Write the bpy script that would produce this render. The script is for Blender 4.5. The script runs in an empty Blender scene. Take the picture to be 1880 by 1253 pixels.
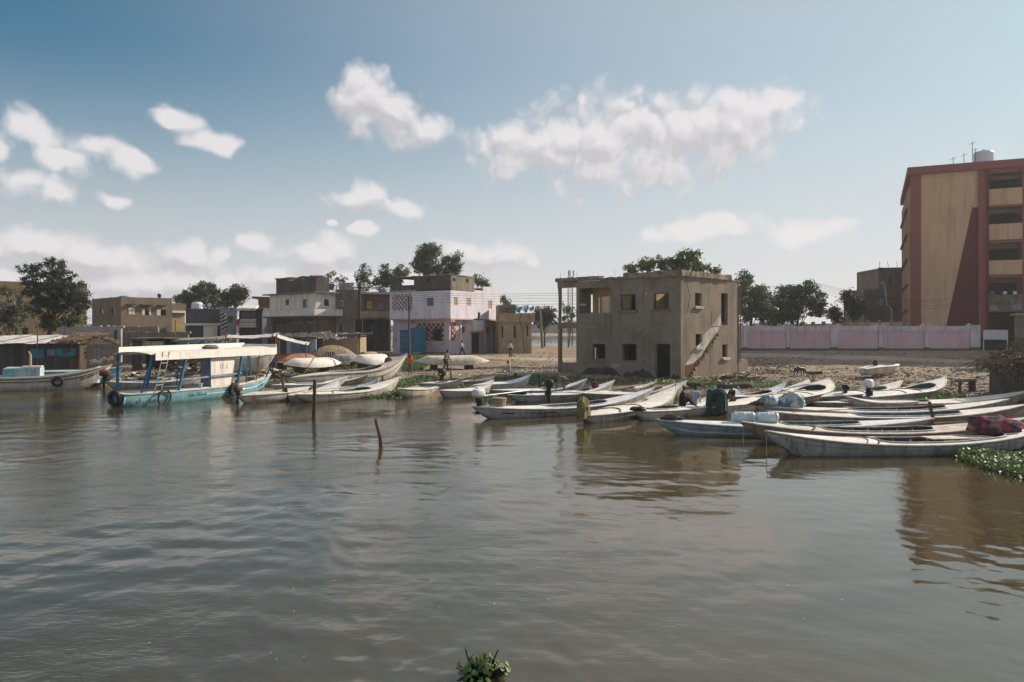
import bpy, bmesh, math, random
import numpy as np
from mathutils import Vector, Matrix, noise as mnoise

SC = bpy.context.scene
COL = SC.collection
R = math.radians
random.seed(7)

# ------------------------------------------------------------------ camera
F, H, HY, CX = 1400.0, 3.8, 606.0, 940.0      # focal length, eye height (m), horizon row, centre column of the photograph
cam_d = bpy.data.cameras.new("camera"); cam = bpy.data.objects.new("camera", cam_d); COL.objects.link(cam)
cam.location = (0, 0, H); cam.rotation_euler = (R(90), 0, 0)
cam_d.sensor_width = 36; cam_d.lens = 36 * F / 1880; cam_d.shift_y = -(626.5 - HY) / 1880
cam_d.clip_start = 0.1; cam_d.clip_end = 9000
SC.camera = cam

# ------------------------------------------------------------------ exposure
SC.view_settings.view_transform = 'Standard'; SC.view_settings.look = 'None'
SC.view_settings.exposure = 0.52; SC.view_settings.gamma = 1
SC.view_settings.use_curve_mapping = False
SC.cycles.use_denoising = True; SC.cycles.use_adaptive_sampling = True; SC.cycles.adaptive_threshold = 0.025; SC.cycles.adaptive_min_samples = 16
SC.cycles.max_bounces = 5; SC.cycles.diffuse_bounces = 3; SC.cycles.glossy_bounces = 2
SC.cycles.transparent_max_bounces = 4; SC.cycles.caustics_reflective = False; SC.cycles.caustics_refractive = False

# ------------------------------------------------------------------ sun and sky
SUN_PHI, SUN_EL = 31.0, 28.5            # bearing from +X towards +Y, elevation
sv = Vector((math.cos(R(SUN_PHI)) * math.cos(R(SUN_EL)), math.sin(R(SUN_PHI)) * math.cos(R(SUN_EL)), math.sin(R(SUN_EL))))
sun_d = bpy.data.lights.new("sun", 'SUN'); sun = bpy.data.objects.new("sun", sun_d); COL.objects.link(sun)
sun_d.energy = 4.3; sun_d.angle = R(0.6); sun_d.color = (1.0, 0.90, 0.76)
sun.rotation_euler = (-sv).to_track_quat('-Z', 'Y').to_euler(); sun.location = (30, 20, 40)

def build_world():
    w = bpy.data.worlds.new("World"); SC.world = w; w.use_nodes = True
    w.cycles.sampling_method = 'MANUAL'; w.cycles.sample_map_resolution = 256
    nt = w.node_tree; nt.nodes.clear(); N = nt.nodes.new; Lk = nt.links.new
    def math_(op, a, b=None, c=None):
        n = N('ShaderNodeMath'); n.operation = op
        for i, v in enumerate((a, b, c)):
            if v is None: continue
            if isinstance(v, (int, float)): n.inputs[i].default_value = v
            else: Lk(v, n.inputs[i])
        return n.outputs[0]
    def vmath(op, a, b=None):
        n = N('ShaderNodeVectorMath'); n.operation = op
        for i, v in enumerate((a, b)):
            if v is None: continue
            if isinstance(v, (tuple, list)): n.inputs[i].default_value = v
            else: Lk(v, n.inputs[i])
        return n
    out = N('ShaderNodeOutputWorld'); bg = N('ShaderNodeBackground'); Lk(bg.outputs[0], out.inputs[0])
    sky = N('ShaderNodeTexSky'); sky.sky_type = 'NISHITA'; sky.sun_disc = False
    sky.sun_elevation = R(SUN_EL); sky.sun_rotation = R(90 - SUN_PHI)
    sky.air_density = 1.0; sky.dust_density = SKY_DUST; sky.ozone_density = 1.2; sky.altitude = 0
    tc = N('ShaderNodeTexCoord'); sx = N('ShaderNodeSeparateXYZ'); Lk(tc.outputs['Generated'], sx.inputs[0])
    az = math_('ARCTAN2', sx.outputs[0], sx.outputs[1]); el = math_('ARCSINE', sx.outputs[2])
    cb = N('ShaderNodeCombineXYZ'); Lk(az, cb.inputs[0]); Lk(el, cb.inputs[1]); p = cb.outputs[0]
    def fbm(vec, scale, detail, rough=0.55, two=True):
        n = N('ShaderNodeTexNoise'); n.noise_dimensions = '2D' if two else '3D'; n.inputs['Scale'].default_value = scale; n.inputs['Detail'].default_value = detail
        n.inputs['Roughness'].default_value = rough; Lk(vec, n.inputs['Vector']); return n
    warp = fbm(p, 11, 3); wv = vmath('SUBTRACT', warp.outputs['Color'], (0.5, 0.5, 0.5))
    ws = vmath('MULTIPLY', wv.outputs[0], (0.045, 0.034, 0)); p2 = vmath('ADD', p, ws.outputs[0]).outputs[0]
    # clouds: (column, row, half width, half height, tilt) of the photograph turned into bearings
    blobs = [(668, 190, 46, 58, 0), (712, 215, 62, 48, 0), (775, 245, 60, 28, -12),
             (985, 264, 105, 58, 8), (1100, 262, 145, 80, 0), (1240, 258, 165, 78, 5), (1345, 232, 120, 56, 8), (1430, 198, 62, 22, 8),
             (662, 362, 62, 27, 0), (735, 381, 62, 20, -8), (330, 220, 46, 21, -14), (395, 254, 60, 22, -4),
             (68, 234, 62, 28, -14), (108, 290, 66, 25, -6), (182, 266, 56, 26, -16), (245, 295, 54, 20, -14),
             (35, 330, 56, 26, -8), (102, 352, 54, 27, -10), (208, 365, 27, 14, 0), (-50, 250, 60, 30, 0),
             (70, 455, 150, 32, -4), (190, 480, 160, 30, -3), (338, 468, 46, 30, 0), (462, 443, 38, 18, 0), (408, 459, 32, 14, 0),
             (668, 422, 36, 14, -8), (590, 468, 70, 36, 0), (1482, 424, 72, 24, 0), (1290, 424, 100, 24, 6), (604, 410, 14, 7, 0),
             (880, 470, 90, 26, 0), (0, 515, 280, 40, 0), (330, 525, 260, 36, 0), (640, 520, 240, 28, 0)]
    bl = []
    for (bx, by, rx, ry, ti) in blobs:
        a = math.atan((bx - CX) / F); e = math.atan((HY - by) / F * math.cos(a))
        bl.append((a, e, rx / F * math.cos(a) ** 2, ry / F * math.cos(a), R(ti)))
    def chain(vec, big=False):
        cur = None
        for (a, e, rx, ry, ti) in bl:
            if big and ry < 24.5 / F: continue
            m = N('ShaderNodeMapping'); m.vector_type = 'TEXTURE'
            if cur is None: Lk(vec, m.inputs['Vector'])
            else:                              # evaluated one after another: keeps the shader's memory use low
                q = N('ShaderNodeVectorMath'); q.operation = 'MULTIPLY_ADD'; Lk(cur, q.inputs[0]); q.inputs[1].default_value = (1e-8, 1e-8, 0); Lk(vec, q.inputs[2])
                Lk(q.outputs[0], m.inputs['Vector'])
            m.inputs['Location'].default_value = (a, e, 0); m.inputs['Rotation'].default_value = (0, 0, ti)
            m.inputs['Scale'].default_value = (rx, ry, 1)
            l = vmath('LENGTH', m.outputs[0]).outputs['Value']
            cur = l if cur is None else math_('SMOOTH_MIN', cur, l, 0.3)
        return cur
    def puff(vec):                            # cauliflower billows
        r = None
        for sc, k in ((26, 0.85), (70, 0.22)):
            v = N('ShaderNodeTexVoronoi'); v.voronoi_dimensions = '2D'; v.feature = 'F1'; v.inputs['Scale'].default_value = sc; Lk(vec, v.inputs['Vector'])
            r = math_('MULTIPLY_ADD', v.outputs['Distance'], k, -0.41 * k) if r is None else math_('ADD', r, math_('MULTIPLY_ADD', v.outputs['Distance'], k, -0.41 * k))
        return r
    w2 = fbm(p, 45, 3); wp = vmath('ADD', p2, vmath('MULTIPLY', vmath('SUBTRACT', w2.outputs['Color'], (0.5, 0.5, 0.5)).outputs[0], (0.018, 0.018, 0)).outputs[0]).outputs[0]
    fine = fbm(p, 30, 7, 0.62); fz = math_('MULTIPLY', math_('SUBTRACT', fine.outputs['Fac'], 0.5), 0.5)
    fz = math_('ADD', fz, puff(wp))
    offv = vmath('ADD', p2, (0.006, 0.013, 0)).outputs[0]
    fine2 = fbm(vmath('ADD', p, (0.006, 0.013, 0)).outputs[0], 30, 5, 0.6); fz2 = math_('MULTIPLY', math_('SUBTRACT', fine2.outputs['Fac'], 0.5), 0.5)
    fz2 = math_('ADD', fz2, puff(vmath('ADD', wp, (0.006, 0.013, 0)).outputs[0]))
    # beyond the bearings of the placed clouds scattered cumulus goes on all round, its cover raised to add ambient light
    rest = fbm(tc.outputs['Generated'], 4.5, 2, 0.55, False); rm = N('ShaderNodeMapRange'); Lk(rest.outputs['Fac'], rm.inputs[0])
    rm.inputs[1].default_value = 0.60; rm.inputs[2].default_value = 0.43; rm.inputs[3].default_value = 0.3; rm.inputs[4].default_value = 2.2
    side = N('ShaderNodeMapRange'); Lk(math_('ABSOLUTE', az), side.inputs[0]); side.inputs[1].default_value = 0.72; side.inputs[2].default_value = 0.86; side.inputs[3].default_value = 1.6; side.inputs[4].default_value = 0
    high = N('ShaderNodeMapRange'); Lk(el, high.inputs[0]); high.inputs[1].default_value = 0.48; high.inputs[2].default_value = 0.6; high.inputs[3].default_value = 1.6; high.inputs[4].default_value = 0
    rest_d = math_('ADD', rm.outputs[0], math_('MINIMUM', side.outputs[0], high.outputs[0]))
    d1 = math_('ADD', math_('MINIMUM', chain(p2), rest_d), fz); d2 = math_('ADD', math_('MINIMUM', chain(offv, True), rest_d), fz2)
    mr = N('ShaderNodeMapRange'); mr.interpolation_type = 'SMOOTHSTEP'; Lk(d1, mr.inputs[0])
    mr.inputs[1].default_value = 1.30; mr.inputs[2].default_value = 0.50; mr.inputs[3].default_value = 0; mr.inputs[4].default_value = 0.93
    lit = math_('MULTIPLY_ADD', math_('SUBTRACT', d2, d1), 1.5, 0.45)
    cl = N('ShaderNodeClamp'); Lk(lit, cl.inputs[0])
    cc = N('ShaderNodeMix'); cc.data_type = 'RGBA'; Lk(cl.outputs[0], cc.inputs[0])
    cc.inputs[6].default_value = CLOUD_SHADE; cc.inputs[7].default_value = CLOUD_LIT
    tint = N('ShaderNodeMix'); tint.data_type = 'RGBA'; tint.blend_type = 'MULTIPLY'; tint.inputs[0].default_value = 1
    Lk(sky.outputs[0], tint.inputs[6]); tint.inputs[7].default_value = SKY_TINT
    # thin even veil of vapour over the whole dome, thickest at the horizon
    veil = N('ShaderNodeMapRange'); Lk(el, veil.inputs[0]); veil.interpolation_type = 'SMOOTHSTEP'
    veil.inputs[1].default_value = 0.0; veil.inputs[2].default_value = 0.35; veil.inputs[3].default_value = VEIL; veil.inputs[4].default_value = 0.03
    # haze scatters the light forward, so the veil also brightens towards the sun
    dt = vmath('DOT_PRODUCT', tc.outputs['Generated'], tuple(sv)).outputs['Value']
    glow = N('ShaderNodeMapRange'); glow.interpolation_type = 'SMOOTHSTEP'; Lk(dt, glow.inputs[0]); glow.inputs[1].default_value = 0.05; glow.inputs[2].default_value = 1.0; glow.inputs[4].default_value = 0.60
    vf = math_('SUBTRACT', 1.0, math_('MULTIPLY', math_('SUBTRACT', 1.0, veil.outputs[0]), math_('SUBTRACT', 1.0, glow.outputs[0])))
    vm = N('ShaderNodeMix'); vm.data_type = 'RGBA'; Lk(vf, vm.inputs[0]); Lk(tint.outputs[2], vm.inputs[6]); vm.inputs[7].default_value = VEIL_COL
    mx = N('ShaderNodeMix'); mx.data_type = 'RGBA'; Lk(mr.outputs[0], mx.inputs[0]); Lk(vm.outputs[2], mx.inputs[6]); Lk(cc.outputs[2], mx.inputs[7])
    Lk(mx.outputs[2], bg.inputs[0]); bg.inputs[1].default_value = SKY_STRENGTH
SKY_STRENGTH, SKY_DUST, SKY_TINT = 0.10, 1.2, (0.16, 0.50, 0.57, 1)
CLOUD_LIT, CLOUD_SHADE = (5.75, 5.55, 5.6, 1), (4.05, 3.95, 4.1, 1)
VEIL, VEIL_COL = 0.88, (5.25, 5.05, 5.1, 1)
build_world()

# ------------------------------------------------------------------ helpers
def P(px, py, D): return Vector(((px - CX) * D / F, D, H - (py - HY) * D / F))
def G(px, py, z=0.0): return P(px, py, (H - z) * F / (py - HY))
_sx = [-60, -39.5, -31.9, -27.9, -22.7, -18.3, -14.4, -11.8, -7.8, -5.9, -2.5, 2, 5.4, 10, 13.5, 15, 17.9, 19.6, 21.5, 24, 28, 40]
_sy = [54, 53.2, 53.2, 53.2, 52.2, 50.2, 45.9, 44.2, 43.4, 42.6, 44, 46, 47.5, 46.7, 42.2, 39.5, 36.8, 33.5, 29, 24, 18, 10]
_dx = [-200, -6, 0, 2, 4, 10, 25, 45, 60, 400]
_dz = [-1.5, -1.3, 0, 0.2, 0.29, 0.42, 0.62, 0.95, 1.1, 1.1]
def sstep(a, b, x):
    t = np.clip((x - a) / (b - a), 0, 1); return t * t * (3 - 2 * t)
def ground_np(X, Y):
    ys = np.interp(X, _sx, _sy) + 0.5 * np.sin(X * 0.9) + 0.35 * np.sin(X * 2.3 + 1)
    d = Y - ys; z = np.interp(d, _dx, _dz)
    z = z + 0.42 * sstep(12, 22, X) * sstep(66, 84, Y)
    z = z + (0.045 * np.sin(X * 0.8 + Y * 0.5) + 0.03 * np.sin(X * 1.9 - Y * 1.3) + 0.02 * np.sin(X * 3.7 + Y * 3.1)) * sstep(0, 3, d) * (1 - 0.6 * sstep(25, 45, d))
    lake = sstep(128, 146, Y) * (1 - sstep(540, 575, Y))
    z = z * (1 - lake) - 1.5 * lake + 1.2 * sstep(560, 800, Y)
    return z
def _lerp(x, xs, ys):
    if x <= xs[0]: return ys[0]
    for i in range(1, len(xs)):
        if x <= xs[i]: return ys[i - 1] + (ys[i] - ys[i - 1]) * (x - xs[i - 1]) / (xs[i] - xs[i - 1])
    return ys[-1]
def _ss(a, b, x): t = min(max((x - a) / (b - a), 0), 1); return t * t * (3 - 2 * t)
def gz(x, y):
    d = y - (_lerp(x, _sx, _sy) + 0.5 * math.sin(x * 0.9) + 0.35 * math.sin(x * 2.3 + 1)); z = _lerp(d, _dx, _dz) + 0.42 * _ss(12, 22, x) * _ss(66, 84, y)
    z += (0.045 * math.sin(x * 0.8 + y * 0.5) + 0.03 * math.sin(x * 1.9 - y * 1.3) + 0.02 * math.sin(x * 3.7 + y * 3.1)) * _ss(0, 3, d) * (1 - 0.6 * _ss(25, 45, d))
    l = _ss(128, 146, y) * (1 - _ss(540, 575, y)); return z * (1 - l) - 1.5 * l + 1.2 * _ss(560, 800, y)
def GP(px, py, zmin=-9):
    """ground point seen at a pixel of the photograph (never below zmin)"""
    z = 0.4
    for _ in range(12):
        D = min((H - z) * F / max(py - HY, 4), 400); x = (px - CX) * D / F; z = 0.5 * z + 0.5 * max(gz(x, D), zmin)
    return Vector((x, D, max(gz(x, D), zmin)))

class MB:
    """collects geometry and links it as one mesh object"""
    def __init__(s): s.v = []; s.f = []
    def add(s, vs, fs):
        o = len(s.v); s.v += [tuple(v) for v in vs]; s.f += [tuple(i + o for i in f) for f in fs]; return s
    def quad(s, a, b, c, d): return s.add([a, b, c, d], [(0, 1, 2, 3)])
    def box(s, x0, x1, y0, y1, z0, z1, jit=0, M=None):
        vs = [(x, y, z) for z in (z0, z1) for y in (y0, y1) for x in (x0, x1)]
        if jit: vs = [tuple(c + random.uniform(-jit, jit) for c in v) for v in vs]
        if M is not None: vs = [tuple(M @ Vector(v)) for v in vs]
        return s.add(vs, [(0, 2, 3, 1), (4, 5, 7, 6), (0, 1, 5, 4), (2, 6, 7, 3), (0, 4, 6, 2), (1, 3, 7, 5)])
    def bar(s, a, b, w, h=None):
        a = Vector(a); b = Vector(b); h = h or w; d = (b - a); L = d.length
        q = d.to_track_quat('X', 'Z').to_matrix().to_4x4(); Mx = Matrix.Translation(a) @ q
        return s.box(0, L, -w / 2, w / 2, -h / 2, h / 2, 0, Mx)
    def tube(s, pts, rad, n=6, cap=True):
        pts = [Vector(p) for p in pts]; m = len(pts)
        if not hasattr(rad, '__len__'): rad = [rad] * m
        base = len(s.v); up = Vector((0, 0, 1))
        for i, p in enumerate(pts):
            t = (pts[min(i + 1, m - 1)] - pts[max(i - 1, 0)]).normalized()
            a = t.cross(up if abs(t.z) < 0.9 else Vector((1, 0, 0))).normalized(); b = t.cross(a)
            for k in range(n):
                an = 2 * math.pi * k / n; s.v.append(tuple(p + (a * math.cos(an) + b * math.sin(an)) * rad[i]))
        for i in range(m - 1):
            for k in range(n):
                s.f.append((base + i * n + k, base + i * n + (k + 1) % n, base + (i + 1) * n + (k + 1) % n, base + (i + 1) * n + k))
        if cap:
            s.f.append(tuple(base + k for k in range(n))[::-1]); s.f.append(tuple(base + (m - 1) * n + k for k in range(n)))
        return s
    def lathe(s, prof, n=16, c=(0, 0, 0), M=None):
        base = len(s.v); c = Vector(c)
        for (r, z) in prof:
            for k in range(n):
                v = Vector((r * math.cos(2 * math.pi * k / n), r * math.sin(2 * math.pi * k / n), z))
                if M is not None: v = M @ v
                s.v.append(tuple(v + c))
        for i in range(len(prof) - 1):
            for k in range(n):
                s.f.append((base + i * n + k, base + i * n + (k + 1) % n, base + (i + 1) * n + (k + 1) % n, base + (i + 1) * n + k))
        s.f.append(tuple(base + k for k in range(n))[::-1]); s.f.append(tuple(base + (len(prof) - 1) * n + k for k in range(n)))
        return s
    def torus(s, c, R_, r, n=20, m=8, axis=(0, 1, 0)):
        q = Vector(axis).to_track_quat('Z', 'Y').to_matrix(); base = len(s.v); c = Vector(c)
        for i in range(n):
            a = 2 * math.pi * i / n
            for j in range(m):
                b = 2 * math.pi * j / m
                s.v.append(tuple(c + q @ Vector(((R_ + r * math.cos(b)) * math.cos(a), (R_ + r * math.cos(b)) * math.sin(a), r * math.sin(b)))))
        for i in range(n):
            for j in range(m):
                s.f.append((base + i * m + j, base + ((i + 1) % n) * m + j, base + ((i + 1) % n) * m + (j + 1) % m, base + i * m + (j + 1) % m))
        return s
    def blob(s, c, r, n=10, m=7, jit=0.12, seed=0):
        rr = random.Random(seed); c = Vector(c); base = len(s.v)
        for i in range(m + 1):
            th = math.pi * i / m
            for k in range(n):
                ph = 2 * math.pi * k / n; j = 1 + (rr.uniform(-jit, jit) if 0 < i < m else 0)
                s.v.append((c.x + r[0] * math.sin(th) * math.cos(ph) * j, c.y + r[1] * math.sin(th) * math.sin(ph) * j, c.z + r[2] * math.cos(th) * j))
        for i in range(m):
            for k in range(n):
                s.f.append((base + i * n + k, base + (i + 1) * n + k, base + (i + 1) * n + (k + 1) % n, base + i * n + (k + 1) % n))
        return s
    def sbox(s, c, r, p=.45, n=14, m=9, taper=0.0):
        """rounded box (superellipsoid)"""
        c = Vector(c); base = len(s.v); f = lambda w: math.copysign(abs(w) ** p, w)
        for i in range(m + 1):
            th = math.pi * i / m; k = 1 - taper * (1 - math.cos(th)) / 2
            for j in range(n):
                ph = 2 * math.pi * j / n; s.v.append((c.x + r[0] * k * f(math.sin(th)) * f(math.cos(ph)), c.y + r[1] * k * f(math.sin(th)) * f(math.sin(ph)), c.z + r[2] * f(math.cos(th))))
        for i in range(m):
            for j in range(n): s.f.append((base + i * n + j, base + (i + 1) * n + j, base + (i + 1) * n + (j + 1) % n, base + i * n + (j + 1) % n))
        return s
    def lump(s, c, r, n=26, m=16, amp=.22, freq=2.2, seed=0, flat=0.0, fold=.5):
        """soft heap with folds"""
        base = len(s.v); c = Vector(c)
        for i in range(m + 1):
            th = math.pi * i / m
            for j in range(n):
                ph = 2 * math.pi * j / n; d = Vector((math.sin(th) * math.cos(ph), math.sin(th) * math.sin(ph), math.cos(th))); q = Vector((d.x * r[0], d.y * r[1], d.z * r[2]))
                w = 1 + amp * (mnoise.fractal(q / max(r) * freq + Vector((seed, 0, 0)), .8, 2.1, 4) + fold * (.5 - abs(mnoise.noise(q / max(r) * freq * 2.3 + Vector((0, seed, 0))))) ); v = c + q * w; s.v.append((v.x, v.y, max(v.z, flat)))
        for i in range(m):
            for j in range(n): s.f.append((base + i * n + j, base + (i + 1) * n + j, base + (i + 1) * n + (j + 1) % n, base + i * n + (j + 1) % n))
        return s
    def build(s, name, mat, parent=None, smooth=False, loc=None):
        me = bpy.data.meshes.new(name); me.from_pydata(s.v, [], s.f); me.validate(); me.update()
        return link(name, me, mat, parent, smooth, loc)

def link(name, me, mat, parent=None, smooth=False, loc=None):
    o = bpy.data.objects.new(name, me); COL.objects.link(o)
    if mat is not None: me.materials.append(MAT[mat] if isinstance(mat, str) else mat)
    if parent is not None: o.parent = parent
    if loc is not None: o.location = loc
    if smooth: me.polygons.foreach_set('use_smooth', [True] * len(me.polygons))
    return o
def tag(o, label=None, cat=None, group=None, kind=None):
    if label: o['label'] = label
    if cat: o['category'] = cat
    if group: o['group'] = group
    if kind: o['kind'] = kind
    return o
def thing(name, label, cat, loc=(0, 0, 0), rz=0.0, group=None):
    o = bpy.data.objects.new(name, None); COL.objects.link(o); o.location = loc; o.rotation_euler = (0, 0, rz)
    o.empty_display_size = 0.3
    return tag(o, label, cat, group)

# ------------------------------------------------------------------ materials
MAT = {}
def mat(name, c, c2=None, scale=2.0, rough=0.85, bump=0.15, bscale=None, metal=0.0, spec=0.25, stain=None, samt=0.5, sscale=0.6, stretch=(1, 1, 1), c3=None, world=False, lo=0.35, hi=0.65):
    m = bpy.data.materials.new(name); m.use_nodes = True; MAT[name] = m
    nt = m.node_tree; N = nt.nodes.new; Lk = nt.links.new; bs = nt.nodes['Principled BSDF']
    bs.inputs['Roughness'].default_value = rough; bs.inputs['Metallic'].default_value = metal
    bs.inputs['Specular IOR Level'].default_value = spec
    c = tuple(c) + (1,); c2 = tuple(c2) + (1,) if c2 else tuple(x * 0.72 for x in c[:3]) + (1,)
    if world: src = N('ShaderNodeNewGeometry').outputs['Position']
    else: src = N('ShaderNodeTexCoord').outputs['Object']
    oi = N('ShaderNodeObjectInfo'); ad = N('ShaderNodeVectorMath'); ad.operation = 'ADD'
    sc = N('ShaderNodeVectorMath'); sc.operation = 'SCALE'; sc.inputs[0].default_value = (37, 17, 23); Lk(oi.outputs['Random'], sc.inputs['Scale'])
    Lk(src, ad.inputs[0])
    if not world: Lk(sc.outputs[0], ad.inputs[1])
    mp = N('ShaderNodeMapping'); Lk(ad.outputs[0], mp.inputs['Vector']); mp.inputs['Scale'].default_value = stretch
    def nz(s, d=6, r=0.6, vec=None):
        n = N('ShaderNodeTexNoise'); n.inputs['Scale'].default_value = s; n.inputs['Detail'].default_value = d; n.inputs['Roughness'].default_value = r
        Lk(vec or mp.outputs[0], n.inputs['Vector']); return n.outputs['Fac']
    def mixc(f, a, b, lo_, hi_, amt=1.0):
        r = N('ShaderNodeMapRange'); r.interpolation_type = 'SMOOTHSTEP'; Lk(f, r.inputs[0]); r.inputs[1].default_value = lo_; r.inputs[2].default_value = hi_; r.inputs[4].default_value = amt
        x = N('ShaderNodeMix'); x.data_type = 'RGBA'; Lk(r.outputs[0], x.inputs[0])
        for i, v in ((6, a), (7, b)):
            if isinstance(v, tuple): x.inputs[i].default_value = v
            else: Lk(v, x.inputs[i])
        return x.outputs[2]
    col = mixc(nz(scale), c, c2, lo, hi)
    if c3: col = mixc(nz(scale * 0.37, 4), col, tuple(c3) + (1,), 0.5, 0.66, 0.85)
    if stain:                                  # weathering that runs down the surface
        m2 = N('ShaderNodeMapping'); Lk(ad.outputs[0], m2.inputs['Vector']); m2.inputs['Scale'].default_value = (3.2, 3.2, 0.32)
        col = mixc(nz(sscale, 7, 0.65, m2.outputs[0]), col, tuple(stain) + (1,), 0.47, 0.68, samt)
    Lk(col, bs.inputs['Base Color'])
    if bump:
        b = N('ShaderNodeBump'); b.inputs['Strength'].default_value = bump; b.inputs['Distance'].default_value = 0.05
        Lk(nz(bscale or scale * 5, 8, 0.65), b.inputs['Height']); Lk(b.outputs[0], bs.inputs['Normal'])
    return m
def leafmat(name, c, c2, rough=0.5):
    m = bpy.data.materials.new(name); m.use_nodes = True; MAT[name] = m
    nt = m.node_tree; N = nt.nodes.new; Lk = nt.links.new; bs = nt.nodes['Principled BSDF']
    at = N('ShaderNodeAttribute'); at.attribute_name = 'tint'; x = N('ShaderNodeMix'); x.data_type = 'RGBA'
    Lk(at.outputs['Fac'], x.inputs[0]); x.inputs[6].default_value = tuple(c) + (1,); x.inputs[7].default_value = tuple(c2) + (1,)
    Lk(x.outputs[2], bs.inputs['Base Color']); bs.inputs['Roughness'].default_value = rough; bs.inputs['Specular IOR Level'].default_value = 0.3
    tr = N('ShaderNodeBsdfTranslucent'); Lk(x.outputs[2], tr.inputs[0]); ms = N('ShaderNodeMixShader'); ms.inputs[0].default_value = 0.3
    Lk(bs.outputs[0], ms.inputs[1]); Lk(tr.outputs[0], ms.inputs[2]); Lk(ms.outputs[0], nt.nodes['Material Output'].inputs[0])
    return m
def tintmat(name, cols, rough=0.7):
    """colour picked per piece by the 'tint' attribute"""
    m = bpy.data.materials.new(name); m.use_nodes = True; MAT[name] = m
    nt = m.node_tree; N = nt.nodes.new; Lk = nt.links.new; bs = nt.nodes['Principled BSDF']
    at = N('ShaderNodeAttribute'); at.attribute_name = 'tint'; r = N('ShaderNodeValToRGB'); r.color_ramp.interpolation = 'CONSTANT'
    el = r.color_ramp.elements
    while len(el) < len(cols): el.new(0.5)
    for i, c in enumerate(cols): el[i].position = i / len(cols); el[i].color = tuple(c) + (1,)
    Lk(at.outputs['Fac'], r.inputs[0]); Lk(r.outputs[0], bs.inputs['Base Color']); bs.inputs['Roughness'].default_value = rough
    return m
mat('sand', (0.33, 0.255, 0.175), (0.215, 0.165, 0.115), scale=1.1, rough=0.95, bump=0.6, bscale=9, c3=(0.16, 0.125, 0.09), world=True, spec=0.1)
mat('road', (0.42, 0.35, 0.27), (0.34, 0.28, 0.21), scale=0.4, rough=0.95, bump=0.3, bscale=7, world=True, spec=0.1)
mat('ruin_plaster', (0.275, 0.225, 0.172), (0.205, 0.168, 0.13), scale=0.7, rough=0.95, bump=0.5, bscale=6, stain=(0.09, 0.076, 0.064), samt=0.4, sscale=0.35, c3=(0.25, 0.205, 0.16), spec=0.1)
mat('ruin_cornice', (0.33, 0.26, 0.185), (0.17, 0.13, 0.095), scale=2.0, rough=0.95, bump=0.8, bscale=9, spec=0.1)
mat('ruin_yellow', (0.52, 0.41, 0.20), (0.43, 0.34, 0.18), scale=1.0, stain=(0.2, 0.14, 0.08), samt=0.5, spec=0.1)
mat('ruin_cream', (0.62, 0.53, 0.40), (0.5, 0.42, 0.3), scale=1.0, spec=0.1)
mat('ruin_blue', (0.07, 0.25, 0.38), (0.06, 0.2, 0.3), scale=1.0, spec=0.1)
mat('whitewash', (0.56, 0.52, 0.46), (0.36, 0.32, 0.27), scale=1.6, stain=(0.22, 0.17, 0.13), samt=0.5, bump=0.4, spec=0.1)
mat('redwash', (0.15, 0.055, 0.04), (0.11, 0.06, 0.045), scale=2.0, bump=0.4, spec=0.1)
mat('lilac', (0.69, 0.65, 0.70), (0.62, 0.58, 0.62), scale=0.6, stain=(0.36, 0.29, 0.33), samt=0.45, bump=0.2, spec=0.1)
mat('lilac_low', (0.55, 0.46, 0.51), (0.49, 0.41, 0.45), scale=0.6, stain=(0.3, 0.22, 0.23), samt=0.5, bump=0.2, spec=0.1)
mat('salmon', (0.55, 0.31, 0.25), (0.46, 0.26, 0.21), scale=1.5, stain=(0.3, 0.18, 0.14), spec=0.1)
mat('redblock', (0.22, 0.07, 0.06), (0.16, 0.06, 0.05), scale=2, spec=0.1)
mat('cement', (0.24, 0.205, 0.16), (0.17, 0.145, 0.115), scale=0.8, stain=(0.10, 0.085, 0.07), samt=0.6, bump=0.4, spec=0.1)
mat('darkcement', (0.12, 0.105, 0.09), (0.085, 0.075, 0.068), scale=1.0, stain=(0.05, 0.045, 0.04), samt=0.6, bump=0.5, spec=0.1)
mat('mud', (0.21, 0.165, 0.12), (0.16, 0.125, 0.092), scale=0.9, stain=(0.10, 0.08, 0.06), samt=0.5, bump=0.4, spec=0.1)
mat('cream', (0.76, 0.69, 0.63), (0.66, 0.59, 0.53), scale=0.8, stain=(0.36, 0.29, 0.23), samt=0.5, bump=0.2, spec=0.1)
mat('yellowwall', (0.44, 0.34, 0.18), (0.36, 0.28, 0.15), scale=0.6, stain=(0.25, 0.19, 0.11), spec=0.1)
mat('tanwall', (0.40, 0.31, 0.19), (0.31, 0.24, 0.15), scale=0.7, stain=(0.19, 0.15, 0.10), samt=0.7, bump=0.4, spec=0.1)
mat('slate', (0.085, 0.09, 0.105), (0.065, 0.068, 0.08), scale=1.0, stain=(0.05, 0.05, 0.055), bump=0.3, spec=0.15)
mat('greyblue', (0.24, 0.27, 0.33), (0.19, 0.21, 0.26), scale=1.0, stain=(0.12, 0.13, 0.15), spec=0.15)
mat('pinkwall', (0.68, 0.46, 0.50), (0.60, 0.41, 0.44), scale=0.5, stain=(0.42, 0.27, 0.26), samt=0.4, sscale=0.35, bump=0.25, spec=0.1)
mat('pinkpale', (0.68, 0.58, 0.59), (0.58, 0.49, 0.49), scale=0.8, stain=(0.28, 0.21, 0.18), samt=0.6, sscale=1.2, spec=0.1)
mat('algae', (0.07, 0.065, 0.045), (0.045, 0.042, 0.032), scale=3, bump=0.3, rough=0.7)
mat('soot', (0.075, 0.062, 0.052), (0.05, 0.042, 0.036), scale=1.5, bump=0.5, rough=0.95, c3=(0.12, 0.10, 0.08))
mat('damp', (0.20, 0.15, 0.11), (0.13, 0.10, 0.08), scale=1.2, bump=0.5, spec=0.1)
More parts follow.
